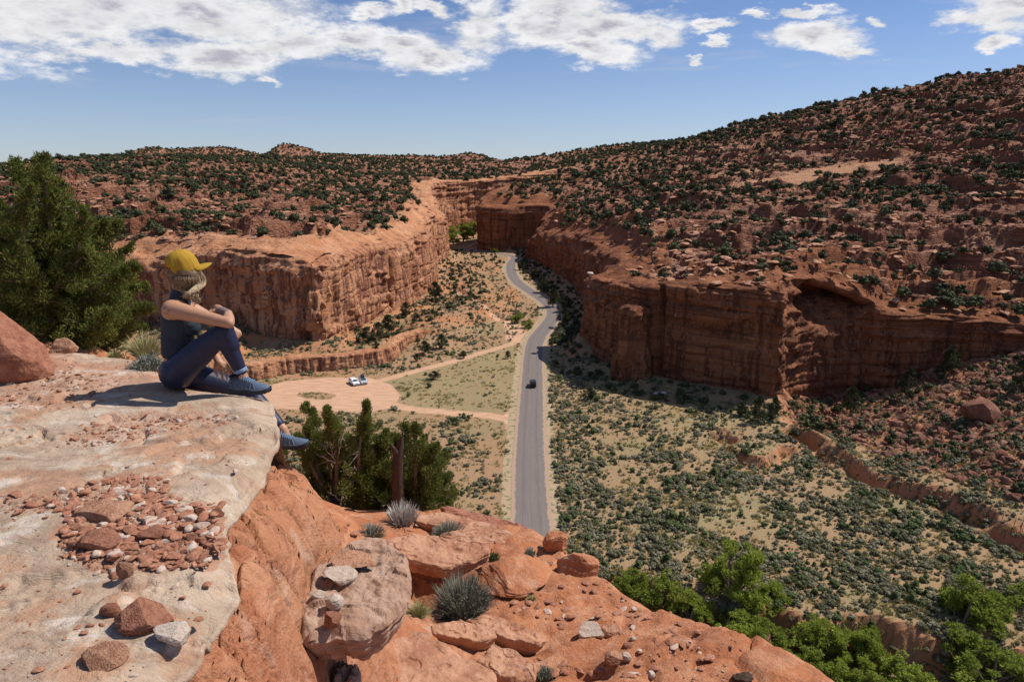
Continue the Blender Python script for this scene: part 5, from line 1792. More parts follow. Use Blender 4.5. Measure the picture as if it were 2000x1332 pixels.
rock_px('rock', 107, M_REDB, 192, 1045, -1.37, 76, 50, 'red brown block in the gravel patch, biggest of its middle', sub=4, flat=.7)
rock_px('rock', 108, M_FLAG, 203, 990, -1.39, 108, 26, 'long thin reddish slab at the top left of the gravel patch', sub=4, flat=.25)
rock_px('rock', 109, M_FLAG, 242, 1096, -1.37, 32, 44, 'upright pinkish stone at the lower edge of the gravel patch', sub=3, flat=.9)
rock_px('rock', 110, M_REDB, 293, 1032, -1.39, 52, 22, 'flat dark red stone in the right half of the gravel patch', sub=3, flat=.4)
rock_px('rock', 111, M_REDB, 148, 1055, -1.39, 30, 22, 'small dark stone left of the red brown block', sub=3, flat=.6)
rock_px('rock', 112, M_REDB, 426, 995, -1.40, 26, 17, 'small rounded stone near the notch of the ledge edge', sub=3, flat=.6)
rock_px('rock', 113, M_REDB, 392, 994, -1.40, 22, 16, 'small reddish stone left of the one at the notch', sub=3, flat=.6)
rock_px('rock', 114, M_PALER, 664, 1127, -2.38, 70, 30, 'flat beige stone on top of the brown boulder', sub=4, flat=.4)
rock_px('rock', 115, M_PALER, 622, 1168, -2.38, 28, 20, 'small white stone on the left of the brown boulder', sub=3, flat=.6)
rock_px('rock', 116, M_PALER, 652, 1182, -2.38, 36, 34, 'jagged cream stone on the brown boulder, between the white and the dark one', sub=4, flat=.7)
rock_px('rock', 117, M_REDB, 650, 1214, -2.38, 38, 28, 'dark brown stone near the lower lip of the brown boulder', sub=3, flat=.6)
rock_px('rock', 118, M_FLAG, 690, 1096, -2.38, 90, 12, 'thin crumbly crust of stone at the back of the brown boulder', sub=3, flat=.2, rough=.12)
rock_px('rock', 119, M_PALER, 1154, 1243, -4.62, 50, 44, 'pale blocky stone on the orange slope', sub=4, flat=.7)
rock_px('rock', 120, M_FLAG, 1198, 1240, -4.66, 48, 34, 'pinkish stone just right of the pale blocky stone', sub=4, flat=.6)
rock_px('rock', 121, M_REDB, 1224, 1263, -4.66, 22, 14, 'small dark red stone lowest of the trio on the orange slope', sub=3, flat=.6)
rock_px('rock', 122, M_PALER, 1234, 1250, -4.66, 14, 12, 'tiny white stone above the small dark red one', sub=2, flat=.7)
rock_px('rock', 123, M_PALER, 1222, 1287, -4.6, 22, 20, 'small whitish stone in the lower stone cluster', sub=3, flat=.6)
rock_px('rock', 124, M_FLAG, 1200, 1290, -4.6, 36, 26, 'pinkish rounded stone in the lower stone cluster', sub=3, flat=.6)
rock_px('rock', 125, M_PALER, 1270, 1320, -4.5, 18, 16, 'small pale stone near the bottom edge of the slope', sub=3, flat=.6)
rock_px('rock', 126, M_PALER, 1237, 1191, -4.75, 12, 10, 'tiny pale stone near the skyline of the orange slope', sub=2, flat=.6)
rock_px('boulder', 127, M_BENCH, 1084, 1070, -4.78, 50, 52, 'rounded orange knob perched on the crest of the slope', 'boulder', 5, flat=.85, planes=10, rough=.07)
rock_px('boulder', 128, M_BENCH, 1132, 1118, -4.85, 84, 52, 'smooth orange hump on the crest just right of the perched knob', 'boulder', 5, flat=.7, planes=9, rough=.07)
rock_px('boulder', 129, M_BENCH, 1000, 1128, -4.95, 150, 42, 'broad low orange dome in the middle of the slope', 'boulder', 5, flat=.5, planes=8, rough=.06, yk=.9)
rock_px('rock', 130, M_FLAG, 700, 1084, -2.6, 24, 12, 'small flake on the back corner of the brown boulder', sub=3, flat=.4)
rock_px('rock', 131, M_FLAG, 820, 1248, -3.8, 46, 18, 'small flat stone on the big flagstone', sub=3, flat=.35)
rock_px('rock', 132, M_REDB, 770, 1060, -4.55, 20, 10, 'little stone on the left end of the overhanging shelf', sub=2, flat=.4)
rock_px('driftwood', 133, M_DBARK, 1452, 1330, -4.28, 40, 18, 'weathered dark piece of wood at the bottom edge of the orange slope', 'driftwood', 4, flat=.3, rough=.15)

# --- gravel on the ledge and small stones on the slope
pb = [boulder_mesh('pebble', s_, M_PEB, 2, planes=11, flat=.6, rough=.04, cut=(.4, .85)) for s_ in (201, 202, 203, 204, 205)] + [boulder_mesh('pebble', 206, M_PEB, 2, planes=9, flat=.4, rough=.05),
                                                                                                 boulder_mesh('pebble', 207, M_PEBP, 2, planes=9, flat=.5, rough=.05)]
gx, gy, gs = [], [], []
for poly, dd in GRAVEL:
    xs_ = [p[0] for p in poly]; ys_ = [p[1] for p in poly]
    n_ = int((max(xs_) - min(xs_)) * (max(ys_) - min(ys_)) * 0.034 * dd)
    a = RNG.rand(n_) * (max(xs_) - min(xs_)) + min(xs_); b = RNG.rand(n_) * (max(ys_) - min(ys_)) + min(ys_)
    k = inside(a + 12 * nz(a, b, 25, 3), b + 8 * nz(a, b, 25, 4), poly)
    a, b = a[k], b[k]
    for a_, b_ in zip(a, b):
        p = atZ(a_, b_, ZS + 0.01); gx.append(p[0]); gy.append(p[1])
        big_ = b_ > 900
        gs.append((0.0045 + (0.027 if big_ else 0.016) * RNG.rand() ** 4.5))
for _ in range(260):
    a_, b_ = RNG.rand() * 520, 700 + RNG.rand() * 630
    p = atZ(a_, b_, ZS + .01)
    if p[0] > np.interp(p[1], EY, EX) - .05: continue
    gx.append(p[0]); gy.append(p[1]); gs.append(0.004 + 0.014 * RNG.rand() ** 3)
gx, gy, gs = map(np.array, (gx, gy, gs))
k = ((np.abs(gx + 1.75) > .6) | (np.abs(gy - 4.25) > .3)) & (gy < np.interp(gx, BX, BY) - .05) & (gx < np.interp(gy, EY, EX) - 0.03)
gx, gy, gs = gx[k], gy[k], gs[k]
Sg = np.stack([gs * 1.25, gs, gs * .95], -1)
scatter('pebble', pb, np.stack([gx, gy, slab_z(gx, gy) + gs * .25], -1), Sg, RNG.rand(len(gx)) * 6.28,
        'small angular red sandstone pebble in the gravel on the pale ledge', 'pebble', 'pebbles scattered on the pale ledge', 'ledge_gravel', limit=250, tilt=.5)
# slope stones
sx, sy, ss = [], [], []
_a = 560 + RNG.rand(1300) * 900; _b = 1010 + RNG.rand(1300) * 320
_u, _v = (_a - 1000) / 1333.0, (_b - 666) / 1333.0
_dy, _dz = CP - _v * SP, -SP - _v * CP
_z = np.full(1300, -4.7)
for _ in range(25):
    _t = _z / _dz
    _z = .5 * _z + .5 * (bench_z(_t * _u, _t * _dy) - CH)
_k = nz(_t * _u, _t * _dy, 1.4, 77) > -.08
sx, sy, ss = (_t * _u)[_k], (_t * _dy)[_k], 0.01 + 0.045 * RNG.rand(int(_k.sum())) ** 3.5
sx, sy, ss = map(np.array, (sx, sy, ss))
pb2 = [boulder_mesh('slope_stone', s_, m_, 2, planes=9, flat=.45, rough=.05) for s_, m_ in ((211, M_PEB), (212, M_PEB), (213, M_PEBP), (214, M_PEB), (215, M_PEB))]
scatter('slope_stone', pb2, np.stack([sx, sy, bench_z(sx, sy) + ss * .25], -1), np.stack([ss * 1.3, ss, ss * .8], -1), RNG.rand(len(sx)) * 6.28,
        'small loose stone lying on the orange sandstone slope', 'stone', 'loose stones on the orange slope', 'slope_gravel', limit=200, tilt=.5)


# --- foreground plants
def twig_bush(name, px, py, zb, wpx, hpx, mat, label, cat='bush', n=900, spread=.5, curve=.3, wd=.006, seed=0, woody=0):
    rng = np.random.RandomState(seed)
    p = atZ(px, py, CH + zb)
    if zb < -3.5: p = bench_hit(px, py)
    dep = p[1] * CP + (CH - p[2]) * SP
    w_ = wpx * dep / 1333 / 2; h_ = hpx * dep / 1333
    mb = MB()
    a = rng.rand(n) * 6.283; r = np.sqrt(rng.rand(n))
    b = np.stack([np.cos(a) * r * w_ * (1 - spread), np.sin(a) * r * w_ * (1 - spread), np.zeros(n)], -1)
    L = h_ * np.sqrt(np.clip(1 - 0.75 * r ** 2, 0, 1)) * (0.45 + 0.6 * rng.rand(n))
    d = np.stack([np.cos(a) * r * w_ * spread * 1.3, np.sin(a) * r * w_ * spread * 1.3, L], -1) + rng.normal(size=(n, 3)) * h_ * .06
    sd = np.stack([-np.sin(a + rng.normal(size=n)), np.cos(a + rng.normal(size=n)), 0 * a], -1) * wd
    mid = b + d * .55 + np.stack([0 * a, 0 * a, h_ * .05 * np.ones(n)], -1)
    tip = b + d
    V_ = np.stack([b - sd, b + sd, mid + sd * .8, mid - sd * .8, tip], 1).reshape(-1, 3)
    i = np.arange(n)[:, None] * 5
    mb.F4.append(i + np.array([[0, 1, 2, 3]])); mb.F3.append(i + np.array([[3, 2, 4]]))
    mb.V.append(V_); mb.n += len(V_); mb.T.append(np.repeat(rng.rand(n), 5))
    # small leaves
    for _ in range(woody):
        j = rng.randint(0, n)
        c = b[j] + d[j] * (0.5 + .5 * rng.rand())
        V2, t = blades(c, 0.02 + .012 * rng.rand(), 9, .018, .006, rng, .6)
        mb.add(V2, tris(9), t)
    o = link(name, mb.mesh(name, mat), loc=(p[0], p[1], p[2] - .01))
    return tag(o, label, cat)


M_SAGEN = leaf_mat('near_sage_foliage', [(0.15, 0.16, 0.12), (0.30, 0.31, 0.25)])
M_WHITE = leaf_mat('bleached_twigs', [(0.42, 0.38, 0.33), (0.62, 0.58, 0.53)])
M_STRAW = leaf_mat('straw_grass', [(0.30, 0.27, 0.11), (0.52, 0.46, 0.24), (0.24, 0.28, 0.08)], trans=.15)
twig_bush('sage_bush', 905, 1200, -4.88, 118, 88, M_SAGEN, 'grey green bush growing below the overhanging shelf', n=1300, seed=1, woody=420)
twig_bush('sage_bush', 878, 1048, -5.2, 66, 34, M_SAGEN, 'low grey green bush between the flagstones near the juniper cluster', n=700, seed=2, woody=200)
twig_bush('dead_bush', 787, 1022, -5.6, 70, 52, M_WHITE, 'bleached whitish bush of bare twigs in front of the juniper cluster', n=520, seed=3, wd=.007)
twig_bush('grass_clump', 816, 1203, -4.5, 58, 34, M_STRAW, 'yellow grass clump left of the grey green bush', 'grass', n=420, spread=.8, seed=4, wd=.004)
twig_bush('sage_bush', 1065, 1328, -4.62, 34, 36, M_SAGEN, 'small grey bush at the bottom edge right of the wedge flagstone', n=300, seed=5, woody=90)
twig_bush('sage_bush', 1035, 1086, -5.1, 22, 22, M_SAGEN, 'tiny grey bush left of the perched orange knob', n=200, seed=6, woody=50)
twig_bush('sage_bush', 962, 1094, -5.1, 34, 20, M_GREEN, 'low green bush at the right end of the overhanging shelf', n=260, seed=7, woody=90)
twig_bush('grass_clump', 1038, 1172, -4.9, 22, 14, M_STRAW, 'tiny dry tuft on the orange dome', 'grass', n=120, spread=.8, seed=8, wd=.004)
twig_bush('grass_clump', 286, 702, -1.48, 72, 62, M_STRAW, 'tall yellow green grass clump behind the woman', 'grass', n=650, spread=.75, seed=9, wd=.004)
twig_bush('sage_bush', 290, 726, -1.46, 60, 40, M_SAGEN, 'grey bush right behind the woman at the foot of the grass clump', n=520, seed=10, woody=150)
twig_bush('sage_bush', 725, 1048, -5.3, 60, 30, M_SAGEN, 'small grey bush at the back of the brown boulder', n=400, seed=11, woody=90)
twig_bush('grass_clump', 225, 700, -1.5, 30, 22, M_STRAW, 'short green tuft at the back edge of the ledge', 'grass', n=200, spread=.75, seed=12, wd=.004)


# --- near junipers
def hero_juniper(name, base, tips, Yj, label, seed, clumps=10, rmax=.16, dead=0, per=130, twist=.9, lb=.25, leaf=0.045):
    rng = np.random.RandomState(seed)
    t0 = link(name, None, loc=base); tag(t0, label, 'tree', None)
    fb, tb_ = MB(), MB()
    base = np.array(base)
    for (px, py) in tips:
        tip = atY(px, py, Yj + twist * (rng.rand() - .5) * 2) - base
        k_ = 12
        s = np.linspace(0, 1, k_)[:, None]
        bend = rng.normal(size=3) * .12
        lat = tip * [1, 1, 0]
        P = lat * s ** 1.15 + np.array([0, 0, tip[2]]) * s ** 0.85 + bend * np.sin(s * math.pi)
        tb_.add(*tube(P, 0.045 * (1 - s[:, 0]) ** .8 + .006, 6))
        Ln = np.linalg.norm(tip)
        m = int(clumps * (0.5 + Ln * .55))
        for i in range(m):
            f = lb + (1 - lb) * (i + rng.rand()) / m
            c = np.array([np.interp(f, s[:, 0], P[:, j]) for j in range(3)])
            sp = (0.32 * (1 - f) ** .9 + .02)
            off = rng.normal(size=3) * sp * (1, 1, .7)
            cc = c + off
            rr = rmax * (0.35 + .65 * (1 - f) ** .6) * (.7 + .6 * rng.rand())
            if rng.rand() < .5: tb_.add(*tube([c, (c + cc) / 2 + rng.normal(size=3) * .01, cc], [.008, .006, .002], 4))
            if i % 3 == 0:
                f2 = .78 + .22 * rng.rand()
                c2 = np.array([np.interp(f2, s[:, 0], P[:, j]) for j in range(3)]) + rng.normal(size=3) * .09 * (1.05 - f2) ** .6
                V_, t = blades(c2, rmax * (.22 + .9 * (1 - f2)), int(per * .45), leaf, leaf * .42, rng, 1.0, .7, .2, 1.5)
                fb.add(V_, tris(len(V_) // 3), np.clip(.6 * t + .4 * rng.rand(), 0, 1))
            V_, t = blades(cc, rr, int(per * (.5 + rr / rmax)), leaf, leaf * .42, rng, .75, .75, .35, 1.15)
            fb.add(V_, tris(len(V_) // 3), np.clip(.6 * t + .4 * rng.rand(), 0, 1))
    fo = link('foliage', fb.mesh('foliage', M_JHERO), t0); link('trunk', tb_.mesh('trunk', M_BARK), t0)
    return t0


def dead_branches(parent_base, tips, Yj, seed, parent):
    rng = np.random.RandomState(seed); base = np.array(parent_base)
    for (x0, y0, x1, y1) in tips:
        mb = MB()
        a = atY(x0, y0, Yj - .45) - base; b = atY(x1, y1, Yj - .6 + .5 * rng.rand()) - base
        s = np.linspace(0, 1, 8)[:, None]
        P = a + (b - a) * s + rng.normal(size=(8, 3)) * .014 * np.sin(s * math.pi) ** .5
        mb.add(*tube(P, .011 * (1 - s[:, 0]) + .003, 5))
        for _ in range(4):
            i = rng.randint(2, 8); q0 = P[i]
            q1 = q0 + (b - a) * (.25 + .2 * rng.rand()) * .7 + rng.normal(size=3) * .09
            mb.add(*tube([q0, (q0 + q1) / 2 + rng.normal(size=3) * .01, q1], [.006, .004, .002], 4))
        link('dead_branch', mb.mesh('dead_branch', M_DEAD), parent)


def bpos(px, Y_):
    x_ = (px - 1000) / 1333 * (Y_ * CP + 2.2 * SP); 
    z_ = float(bench_z(np.array([x_]), np.array([Y_]))[0])
    x_ = (px - 1000) / 1333 * (Y_ * CP + (CH - z_) * SP)
    return (x_, Y_, z_ - .05)


b0 = bpos(120, 8.6)
ltips = [(83, 303), (84, 330), (27, 318), (60, 365), (110, 375), (135, 400), (165, 405), (205, 432), (238, 435), (255, 480), (270, 520), (292, 560), (298, 600), (285, 640), (245, 650),
         (60, 400), (0, 400), (-40, 370), (-90, 430), (-70, 500), (-20, 460), (200, 520), (230, 560), (100, 470), (150, 480), (45, 480), (190, 470),
         (230, 668), (180, 655), (110, 650), (60, 600), (20, 560), (-10, 610), (130, 570), (170, 600), (80, 540), (210, 610)]
hj = hero_juniper('juniper_tree', b0, ltips, 8.6, 'large bushy yellow green juniper at the left edge, reaching above the horizon', 5, clumps=26, rmax=.135, per=106, twist=1.0, leaf=.038)
dead_branches(b0, [(150, 560, 110, 530), (160, 600, 105, 610), (60, 560, 80, 520)], 8.75, 3, hj)
b1 = bpos(655, 12.0)
h1 = hero_juniper('juniper_tree', b1, [(597, 788), (602, 830), (637, 792), (640, 830), (612, 880), (585, 885), (662, 845), (600, 930), (620, 965), (690, 900), (580, 850), (640, 985)], 12.0,
                  'spindly twin topped juniper beside the dangling shoe with bleached dead branches', 6, clumps=12, rmax=.15, per=170, twist=.6, lb=.45)
dead_branches(b1, [(655, 905, 640, 850), (660, 900, 668, 850), (655, 905, 610, 880), (660, 905, 700, 880), (655, 900, 625, 860), (670, 900, 690, 920), (650, 895, 675, 840), (640, 960, 690, 990)], 12.0, 4, h1)
b2 = bpos(722, 12.1)
h2 = hero_juniper('juniper_tree', b2, [(716, 786), (717, 815), (712, 840), (735, 850), (755, 838), (690, 880), (745, 890), (720, 920), (700, 960), (762, 940), (680, 990), (735, 985), (765, 900), (675, 930), (750, 1000), (700, 1010)], 12.1,
                  'dense dark juniper with a single spire in the middle of the cluster', 7, clumps=13, rmax=.17, per=180, twist=.6, lb=.15)
b3 = bpos(812, 12.0)
h3 = hero_juniper('juniper_tree', b3, [(797, 832), (812, 828), (830, 850), (855, 868), (868, 885), (882, 925), (888, 962), (872, 985), (840, 900), (835, 950), (800, 900), (855, 990), (770, 850), (820, 930), (865, 940), (845, 880)], 12.0,
                  'broad rounded juniper at the right end of the cluster, behind the dark snag', 8, clumps=13, rmax=.18, per=180, twist=.6, lb=.3)


def snag():
    b = np.array(bpos(782, 11.2))
    mb = MB()
    P = [atY(784, 1030, 11.2), atY(778, 980, 11.2), atY(776, 930, 11.2), atY(777, 890, 11.2), atY(783, 862, 11.2), atY(787, 848, 11.2)]
    mb.add(*tube(np.array(P) - b, [.15, .12, .105, .09, .05, .01], 12))
    P = [atY(777, 895, 11.2), atY(770, 878, 11.1), atY(763, 866, 11.1)]
    mb.add(*tube(np.array(P) - b, [.06, .045, .02], 8))
    t, T = mb, 0
    V_ = np.concatenate(mb.V); V_ = V_ + 0.02 * np.stack([fbm(V_[:, 0] * 14, V_[:, 1] * 14, V_[:, 2] * 2.2, 3)] * 3, -1)
    mb.V = [V_]
    tag(link('dead_juniper', mb.mesh('dead_juniper', M_DBARK, True), loc=tuple(b)), 'thick dark dead juniper trunk with a broken top in front of the cluster', 'dead tree')


snag()
print('foreground done')
# ------------------------------------------------------------------ the seated woman
def capsule(a, b, ra, rb, k=18):
    a, b = np.array(a, float), np.array(b, float)
    L = np.linalg.norm(b - a); d = (b - a) / (L + 1e-9)
    ang0 = np.linspace(-math.pi / 2, 0, 6); ang1 = np.linspace(0, math.pi / 2, 6)
    pos_ = np.concatenate([ra * np.sin(ang0), L + rb * np.sin(ang1)]); rad = np.concatenate([ra * np.cos(ang0), rb * np.cos(ang1)])
    rad = np.maximum(rad, 1e-4)
    ref = np.array([0, 0, 1.0]) if abs(d[2]) < .9 else np.array([1.0, 0, 0])
    A = np.cross(d, ref); A /= np.linalg.norm(A); B = np.cross(d, A)
    th = np.linspace(0, 2 * math.pi, k, endpoint=False)
    V_ = a + d * pos_[:, None, None] + rad[:, None, None] * (np.cos(th)[None, :, None] * A + np.sin(th)[None, :, None] * B)
    n = len(pos_)
    V_ = V_.reshape(-1, 3)
    F = grid_faces(n, k, wrap=True)
    i = np.arange(k); i2 = (i + 1) % k
    V_ = np.concatenate([V_, [a - d * ra, b + d * rb]])
    F3 = np.concatenate([np.stack([i2, i, np.full(k, n * k)], 1), np.stack([(n - 1) * k + i, (n - 1) * k + i2, np.full(k, n * k + 1)], 1)])
    return V_, F, F3


def fused(name, caps, mat, voxel=.006, smooth=6, parent=None, fn=None, attrs=None):
    """one continuous skin grown round a set of tapered limbs"""
    Vs, F4, F3, n = [], [], [], 0
    for c in caps:
        v, f4, f3 = capsule(*c)
        Vs.append(v); F4.append(f4 + n); F3.append(f3 + n); n += len(v)
    me = mesh_np(name + '_raw', np.concatenate(Vs), [np.concatenate(F4), np.concatenate(F3)])
    o = bpy.data.objects.new(name + '_raw', me); COL.objects.link(o)
    md = o.modifiers.new('r', 'REMESH'); md.mode = 'VOXEL'; md.voxel_size = voxel
    ms = o.modifiers.new('s', 'SMOOTH'); ms.factor = .6; ms.iterations = smooth
    dg = bpy.context.evaluated_depsgraph_get(); dg.update()
    m2 = bpy.data.meshes.new_from_object(o.evaluated_get(dg)); m2.name = name
    bpy.data.objects.remove(o)
    nv = len(m2.vertices)
    co = np.zeros(nv * 3, np.float32); m2.vertices.foreach_get('co', co); co = co.reshape(-1, 3)
    no = np.zeros(nv * 3, np.float32); m2.vertex_normals.foreach_get('vector', no); no = no.reshape(-1, 3)
    if fn is not None:
        co = co + no * fn(co, no)[:, None]
        m2.vertices.foreach_set('co', co.astype(np.float32).ravel())
    for k, g in (attrs or {}).items():
        at = m2.attributes.new(k, 'FLOAT', 'POINT'); at.data.foreach_set('value', g(co).astype(np.float32))
    m2.polygons.foreach_set('use_smooth', np.ones(len(m2.polygons), bool))
    m2.materials.clear(); m2.materials.append(mat); m2.update()
    return link(name, m2, parent)


def skin_mat():
    m_, q = material('skin', 0.5, 0.35)
    n = q.noise(q.pos(), 30, 4)
    c = q.mix(n, (0.44, 0.225, 0.13, 1), (0.52, 0.28, 0.17, 1))
    c = q.mix(q.attr('ink').outputs['Fac'], c, (0.16, 0.15, 0.155, 1))
    q.L.new(c, q.b.inputs['Base Color'])
    q.b.inputs['Subsurface Weight'].default_value = 0.08
    q.b.inputs['Subsurface Radius'].default_value = (0.012, 0.005, 0.003)
    q.b.inputs['Subsurface Scale'].default_value = 1.0
    return m_


M_SKIN = skin_mat()
M_LEG = flat_mat('navy_fabric', (0.015, 0.019, 0.050), 0.5, 0.35, var=.15, scale=60)
M_TANK = flat_mat('slate_fabric', (0.026, 0.036, 0.052), 0.7, 0.25, var=.25, scale=120)
M_CAP = flat_mat('mustard_cotton', (0.41, 0.245, 0.032), 0.85, 0.1, var=.12, scale=40)
M_HAIR = flat_mat('blond_hair', (0.50, 0.37, 0.22), 0.5, 0.4, var=.35, scale=60)
M_HAIRD = flat_mat('shaded_hair', (0.15, 0.095, 0.055), 0.6, 0.3, var=.35, scale=60)  # blond darkened in colour for the shade under the cap
M_HAIRM = flat_mat('half_shaded_hair', (0.27, 0.18, 0.10), 0.5, 0.4, var=.5, scale=50)  # middle tone of the same blond, part of that shade in its colour
M_SHOE = flat_mat('shoe_mesh', (0.095, 0.135, 0.20), 0.7, 0.25, var=.3, scale=110)
M_SHOE2 = flat_mat('shoe_overlay', (0.10, 0.11, 0.13), 0.55, 0.3, var=.2, scale=80)
M_SOLE = flat_mat('rubber_sole', (0.045, 0.045, 0.052), 0.8, 0.2, var=.2, scale=50)
M_LACE = flat_mat('shoe_lace', (0.20, 0.30, 0.45), 0.8, 0.1)
M_LENS = flat_mat('dark_lens', (0.01, 0.01, 0.012), 0.15, 0.6)
M_RING = flat_mat('silver', (0.8, 0.8, 0.82), 0.25, 0.5, metal=1.0)


def wp(px, py, Y_):
    return atY(px, py, Y_)


WB = atY(352, 756, 4.36)
woman = link('person', None, loc=tuple(WB))
tag(woman, 'blond woman in mustard cap and navy leggings sitting on the ledge edge', 'person')
hipR, hipL = wp(347, 727, 4.27), wp(356, 729, 4.48)
kneeR, ankR = wp(438, 646, 4.23), wp(472, 728, 4.25)
kneeL, ankL = wp(486, 765, 4.60), wp(553, 838, 4.50)
shR, shL = wp(336, 604, 4.23), wp(368, 600, 4.52)
elR, elL = wp(447, 631, 4.14), wp(462, 652, 4.62)
wrR, haR = wp(446, 612, 4.33), wp(428, 606, 4.42)
wrL = wp(421, 694, 4.46)
neck0, neck1 = wp(350, 588, 4.38), wp(360, 556, 4.39)
headc = wp(360, 536, 4.40)
fdir = np.array([0.84, 0.52, -0.05]); fdir /= np.linalg.norm(fdir)
side = np.array([-fdir[1], fdir[0], 0.0]); side /= np.linalg.norm(side)


def mid(a, b, t=.5): return a * (1 - t) + b * t


R0 = lambda c: [(a - WB, b - WB, ra, rb) for a, b, ra, rb in c]
Yv = np.array([0, 1.0, 0])
legR = [(hipR, mid(hipR, kneeR, .45), .098, .082), (mid(hipR, kneeR, .45), kneeR, .082, .056), (kneeR, mid(kneeR, ankR, .35), .055, .052),
        (mid(kneeR, ankR, .35) - [.012, 0, 0], ankR, .053, .032)]
legL = [(hipL, mid(hipL, kneeL, .5), .095, .078), (mid(hipL, kneeL, .5), kneeL, .078, .056), (kneeL, mid(kneeL, ankL, .35), .055, .052), (mid(kneeL, ankL, .35), ankL, .052, .032)]
pelv = [(wp(345, 728, 4.31), wp(347, 730, 4.46), .104, .104), (wp(346, 724, 4.335), wp(346, 724, 4.435), .088, .088)]
tors = [(wp(346, 706, 4.33), wp(346, 668, 4.33), .080, .086), (wp(346, 706, 4.44), wp(346, 668, 4.44), .080, .086),
        (wp(346, 668, 4.33), wp(348, 620, 4.32), .088, .098), (wp(346, 668, 4.44), wp(350, 620, 4.45), .088, .098),
        (wp(372, 637, 4.315), wp(374, 640, 4.315), .050, .046), (wp(374, 637, 4.455), wp(376, 640, 4.455), .050, .046)]
chest = [(wp(343, 610, 4.29), wp(356, 608, 4.48), .082, .082), (shR, shL, .050, .050)]
armR = [(shR, mid(shR, elR, .35), .060, .049), (mid(shR, elR, .35), mid(shR, elR, .8), .047, .038), (mid(shR, elR, .8), elR, .037, .034),
        (elR, mid(elR, wrR, .4), .034, .036), (mid(elR, wrR, .4), wrR, .036, .026)]
armL = [(shL, elL, .050, .035), (elL, mid(elL, wrL, .35), .034, .035), (mid(elL, wrL, .35), wrL, .034, .024)]
# hands: palm and five fingers each
handR = [(wrR, haR, .026, .030), (haR + [0, 0, .012], haR + [-.02, .01, .015], .024, .022), (haR, haR + [-.02, -.02, -.006], .022, .020)]
for i in range(4):
    b = haR + np.array([-.022 - .004 * i, .018 - .018 * i, .012 - .006 * i])
    handR += [(b, b + [-.026, .004, -.004], .0095, .009), (b + [-.026, .004, -.004], b + [-.044 + .004 * abs(i - 1), .006, -.022], .009, .0078)]
handR += [(haR + [.0, .02, .0], haR + [-.02, .036, -.012], .012, .010), (haR + [-.02, .036, -.012], haR + [-.045, .036, -.022], .010, .0085)]
pL = wp(428, 708, 4.43)
handL = [(wrL, pL, .024, .028), (pL, wp(436, 716, 4.42), .027, .019), (pL, wp(427, 719, 4.44), .026, .017), (pL, wp(440, 712, 4.43), .022, .016)]
for pts_ in ([(421, 712), (419, 724), (425, 735)], [(430, 719), (433, 731), (436, 742)], [(437, 717), (441, 729), (444, 741)], [(442, 714), (448, 726), (453, 737)], [(445, 710), (453, 720), (458, 729)]):
    q3 = [wp(a, b, 4.43 - .012 * i) for i, (a, b) in enumerate(pts_)]
    handL += [(q3[0], q3[1], .0100, .0092), (q3[1], q3[2], .0090, .0075)]
# head with jaw, nose, lips, ear
up = np.array([0, 0, 1.0])
head = [(headc + up * .015, headc + up * .015 + fdir * .012, .082, .080), (headc - up * .02 + fdir * .015, headc - up * .075 + fdir * .050, .068, .030),
        (headc + fdir * .078 - up * .005, headc + fdir * .098 - up * .035, .010, .012), (headc + fdir * .070 - up * .062 - side * .012, headc + fdir * .070 - up * .062 + side * .012, .016, .016),
        (headc + fdir * .065 - up * .012 - side * .03, headc + fdir * .065 - up * .012 + side * .03, .020, .020),
        (headc + side * .078 - up * .01, headc + side * .080 - up * .03, .018, .012)]
neck = [(neck0, neck1, .056, .048)]
footR = [(ankR, ankR + [.01, 0, -.05], .032, .035)]
footL = [(ankL, ankL + [.012, 0, -.05], .032, .035)]


def ink(co):
    c = co + WB
    d1 = np.linalg.norm(c - (shR + [-.005, -.05, .005]), axis=1)
    d2 = np.linalg.norm(c - mid(wrR, haR, .3), axis=1)
    d3 = np.linalg.norm(c - (pL + [0, 0, .02]), axis=1)
    n = fbm(c[:, 0] * 45, c[:, 1] * 45, c[:, 2] * 45, 3)
    return np.clip(sstep(.040, .02, d1) * sstep(-.05, .25, n) * .8 + sstep(.095, .06, d2) * (.75 + .4 * n) + sstep(.035, .015, d3) * sstep(-.1, .3, n) * .45, 0, 1)


fused('body', R0(legR + legL + pelv + tors + chest + armR + armL + handR + handL + head + neck + footR + footL), M_SKIN, .0056, 3, woman, None, dict(ink=ink))
infl = lambda c, k: [(a, b, ra + k, rb + k) for a, b, ra, rb in c]


def legfold(co, no):
    c = co + WB
    near = np.exp(-(np.linalg.norm(c - kneeR, axis=1) / .09) ** 2) + np.exp(-(np.linalg.norm(c - hipR, axis=1) / .12) ** 2) + .3 * np.exp(-(np.linalg.norm(c - ankR, axis=1) / .05) ** 2)
    return .0065 * near * fbm(c[:, 0] * 25 + c[:, 2] * 30, c[:, 1] * 8, c[:, 2] * 12, 3)


lgR = legR[:-1] + [(legR[-1][0], mid(legR[-1][0], ankR, .93), .053, .034)]
lgL = legL[:-1] + [(legL[-1][0], mid(legL[-1][0], ankL, .80), .052, .036)]
fused('leggings', R0(infl(lgR + lgL + pelv , .006)), M_LEG, .0075, 4, woman, legfold)
# hem cuff of the near leg
cb = mid(kneeR, ankR, .93) - WB; dd_ = (ankR - kneeR); dd_ /= np.linalg.norm(dd_)
mb = MB(); mb.add(*tube([cb - dd_ * .012, cb - dd_ * .006, cb + dd_ * .006, cb + dd_ * .012], [.040, .043, .043, .040], 20))
link('hem', mb.mesh('hem', M_LACE, True), woman)


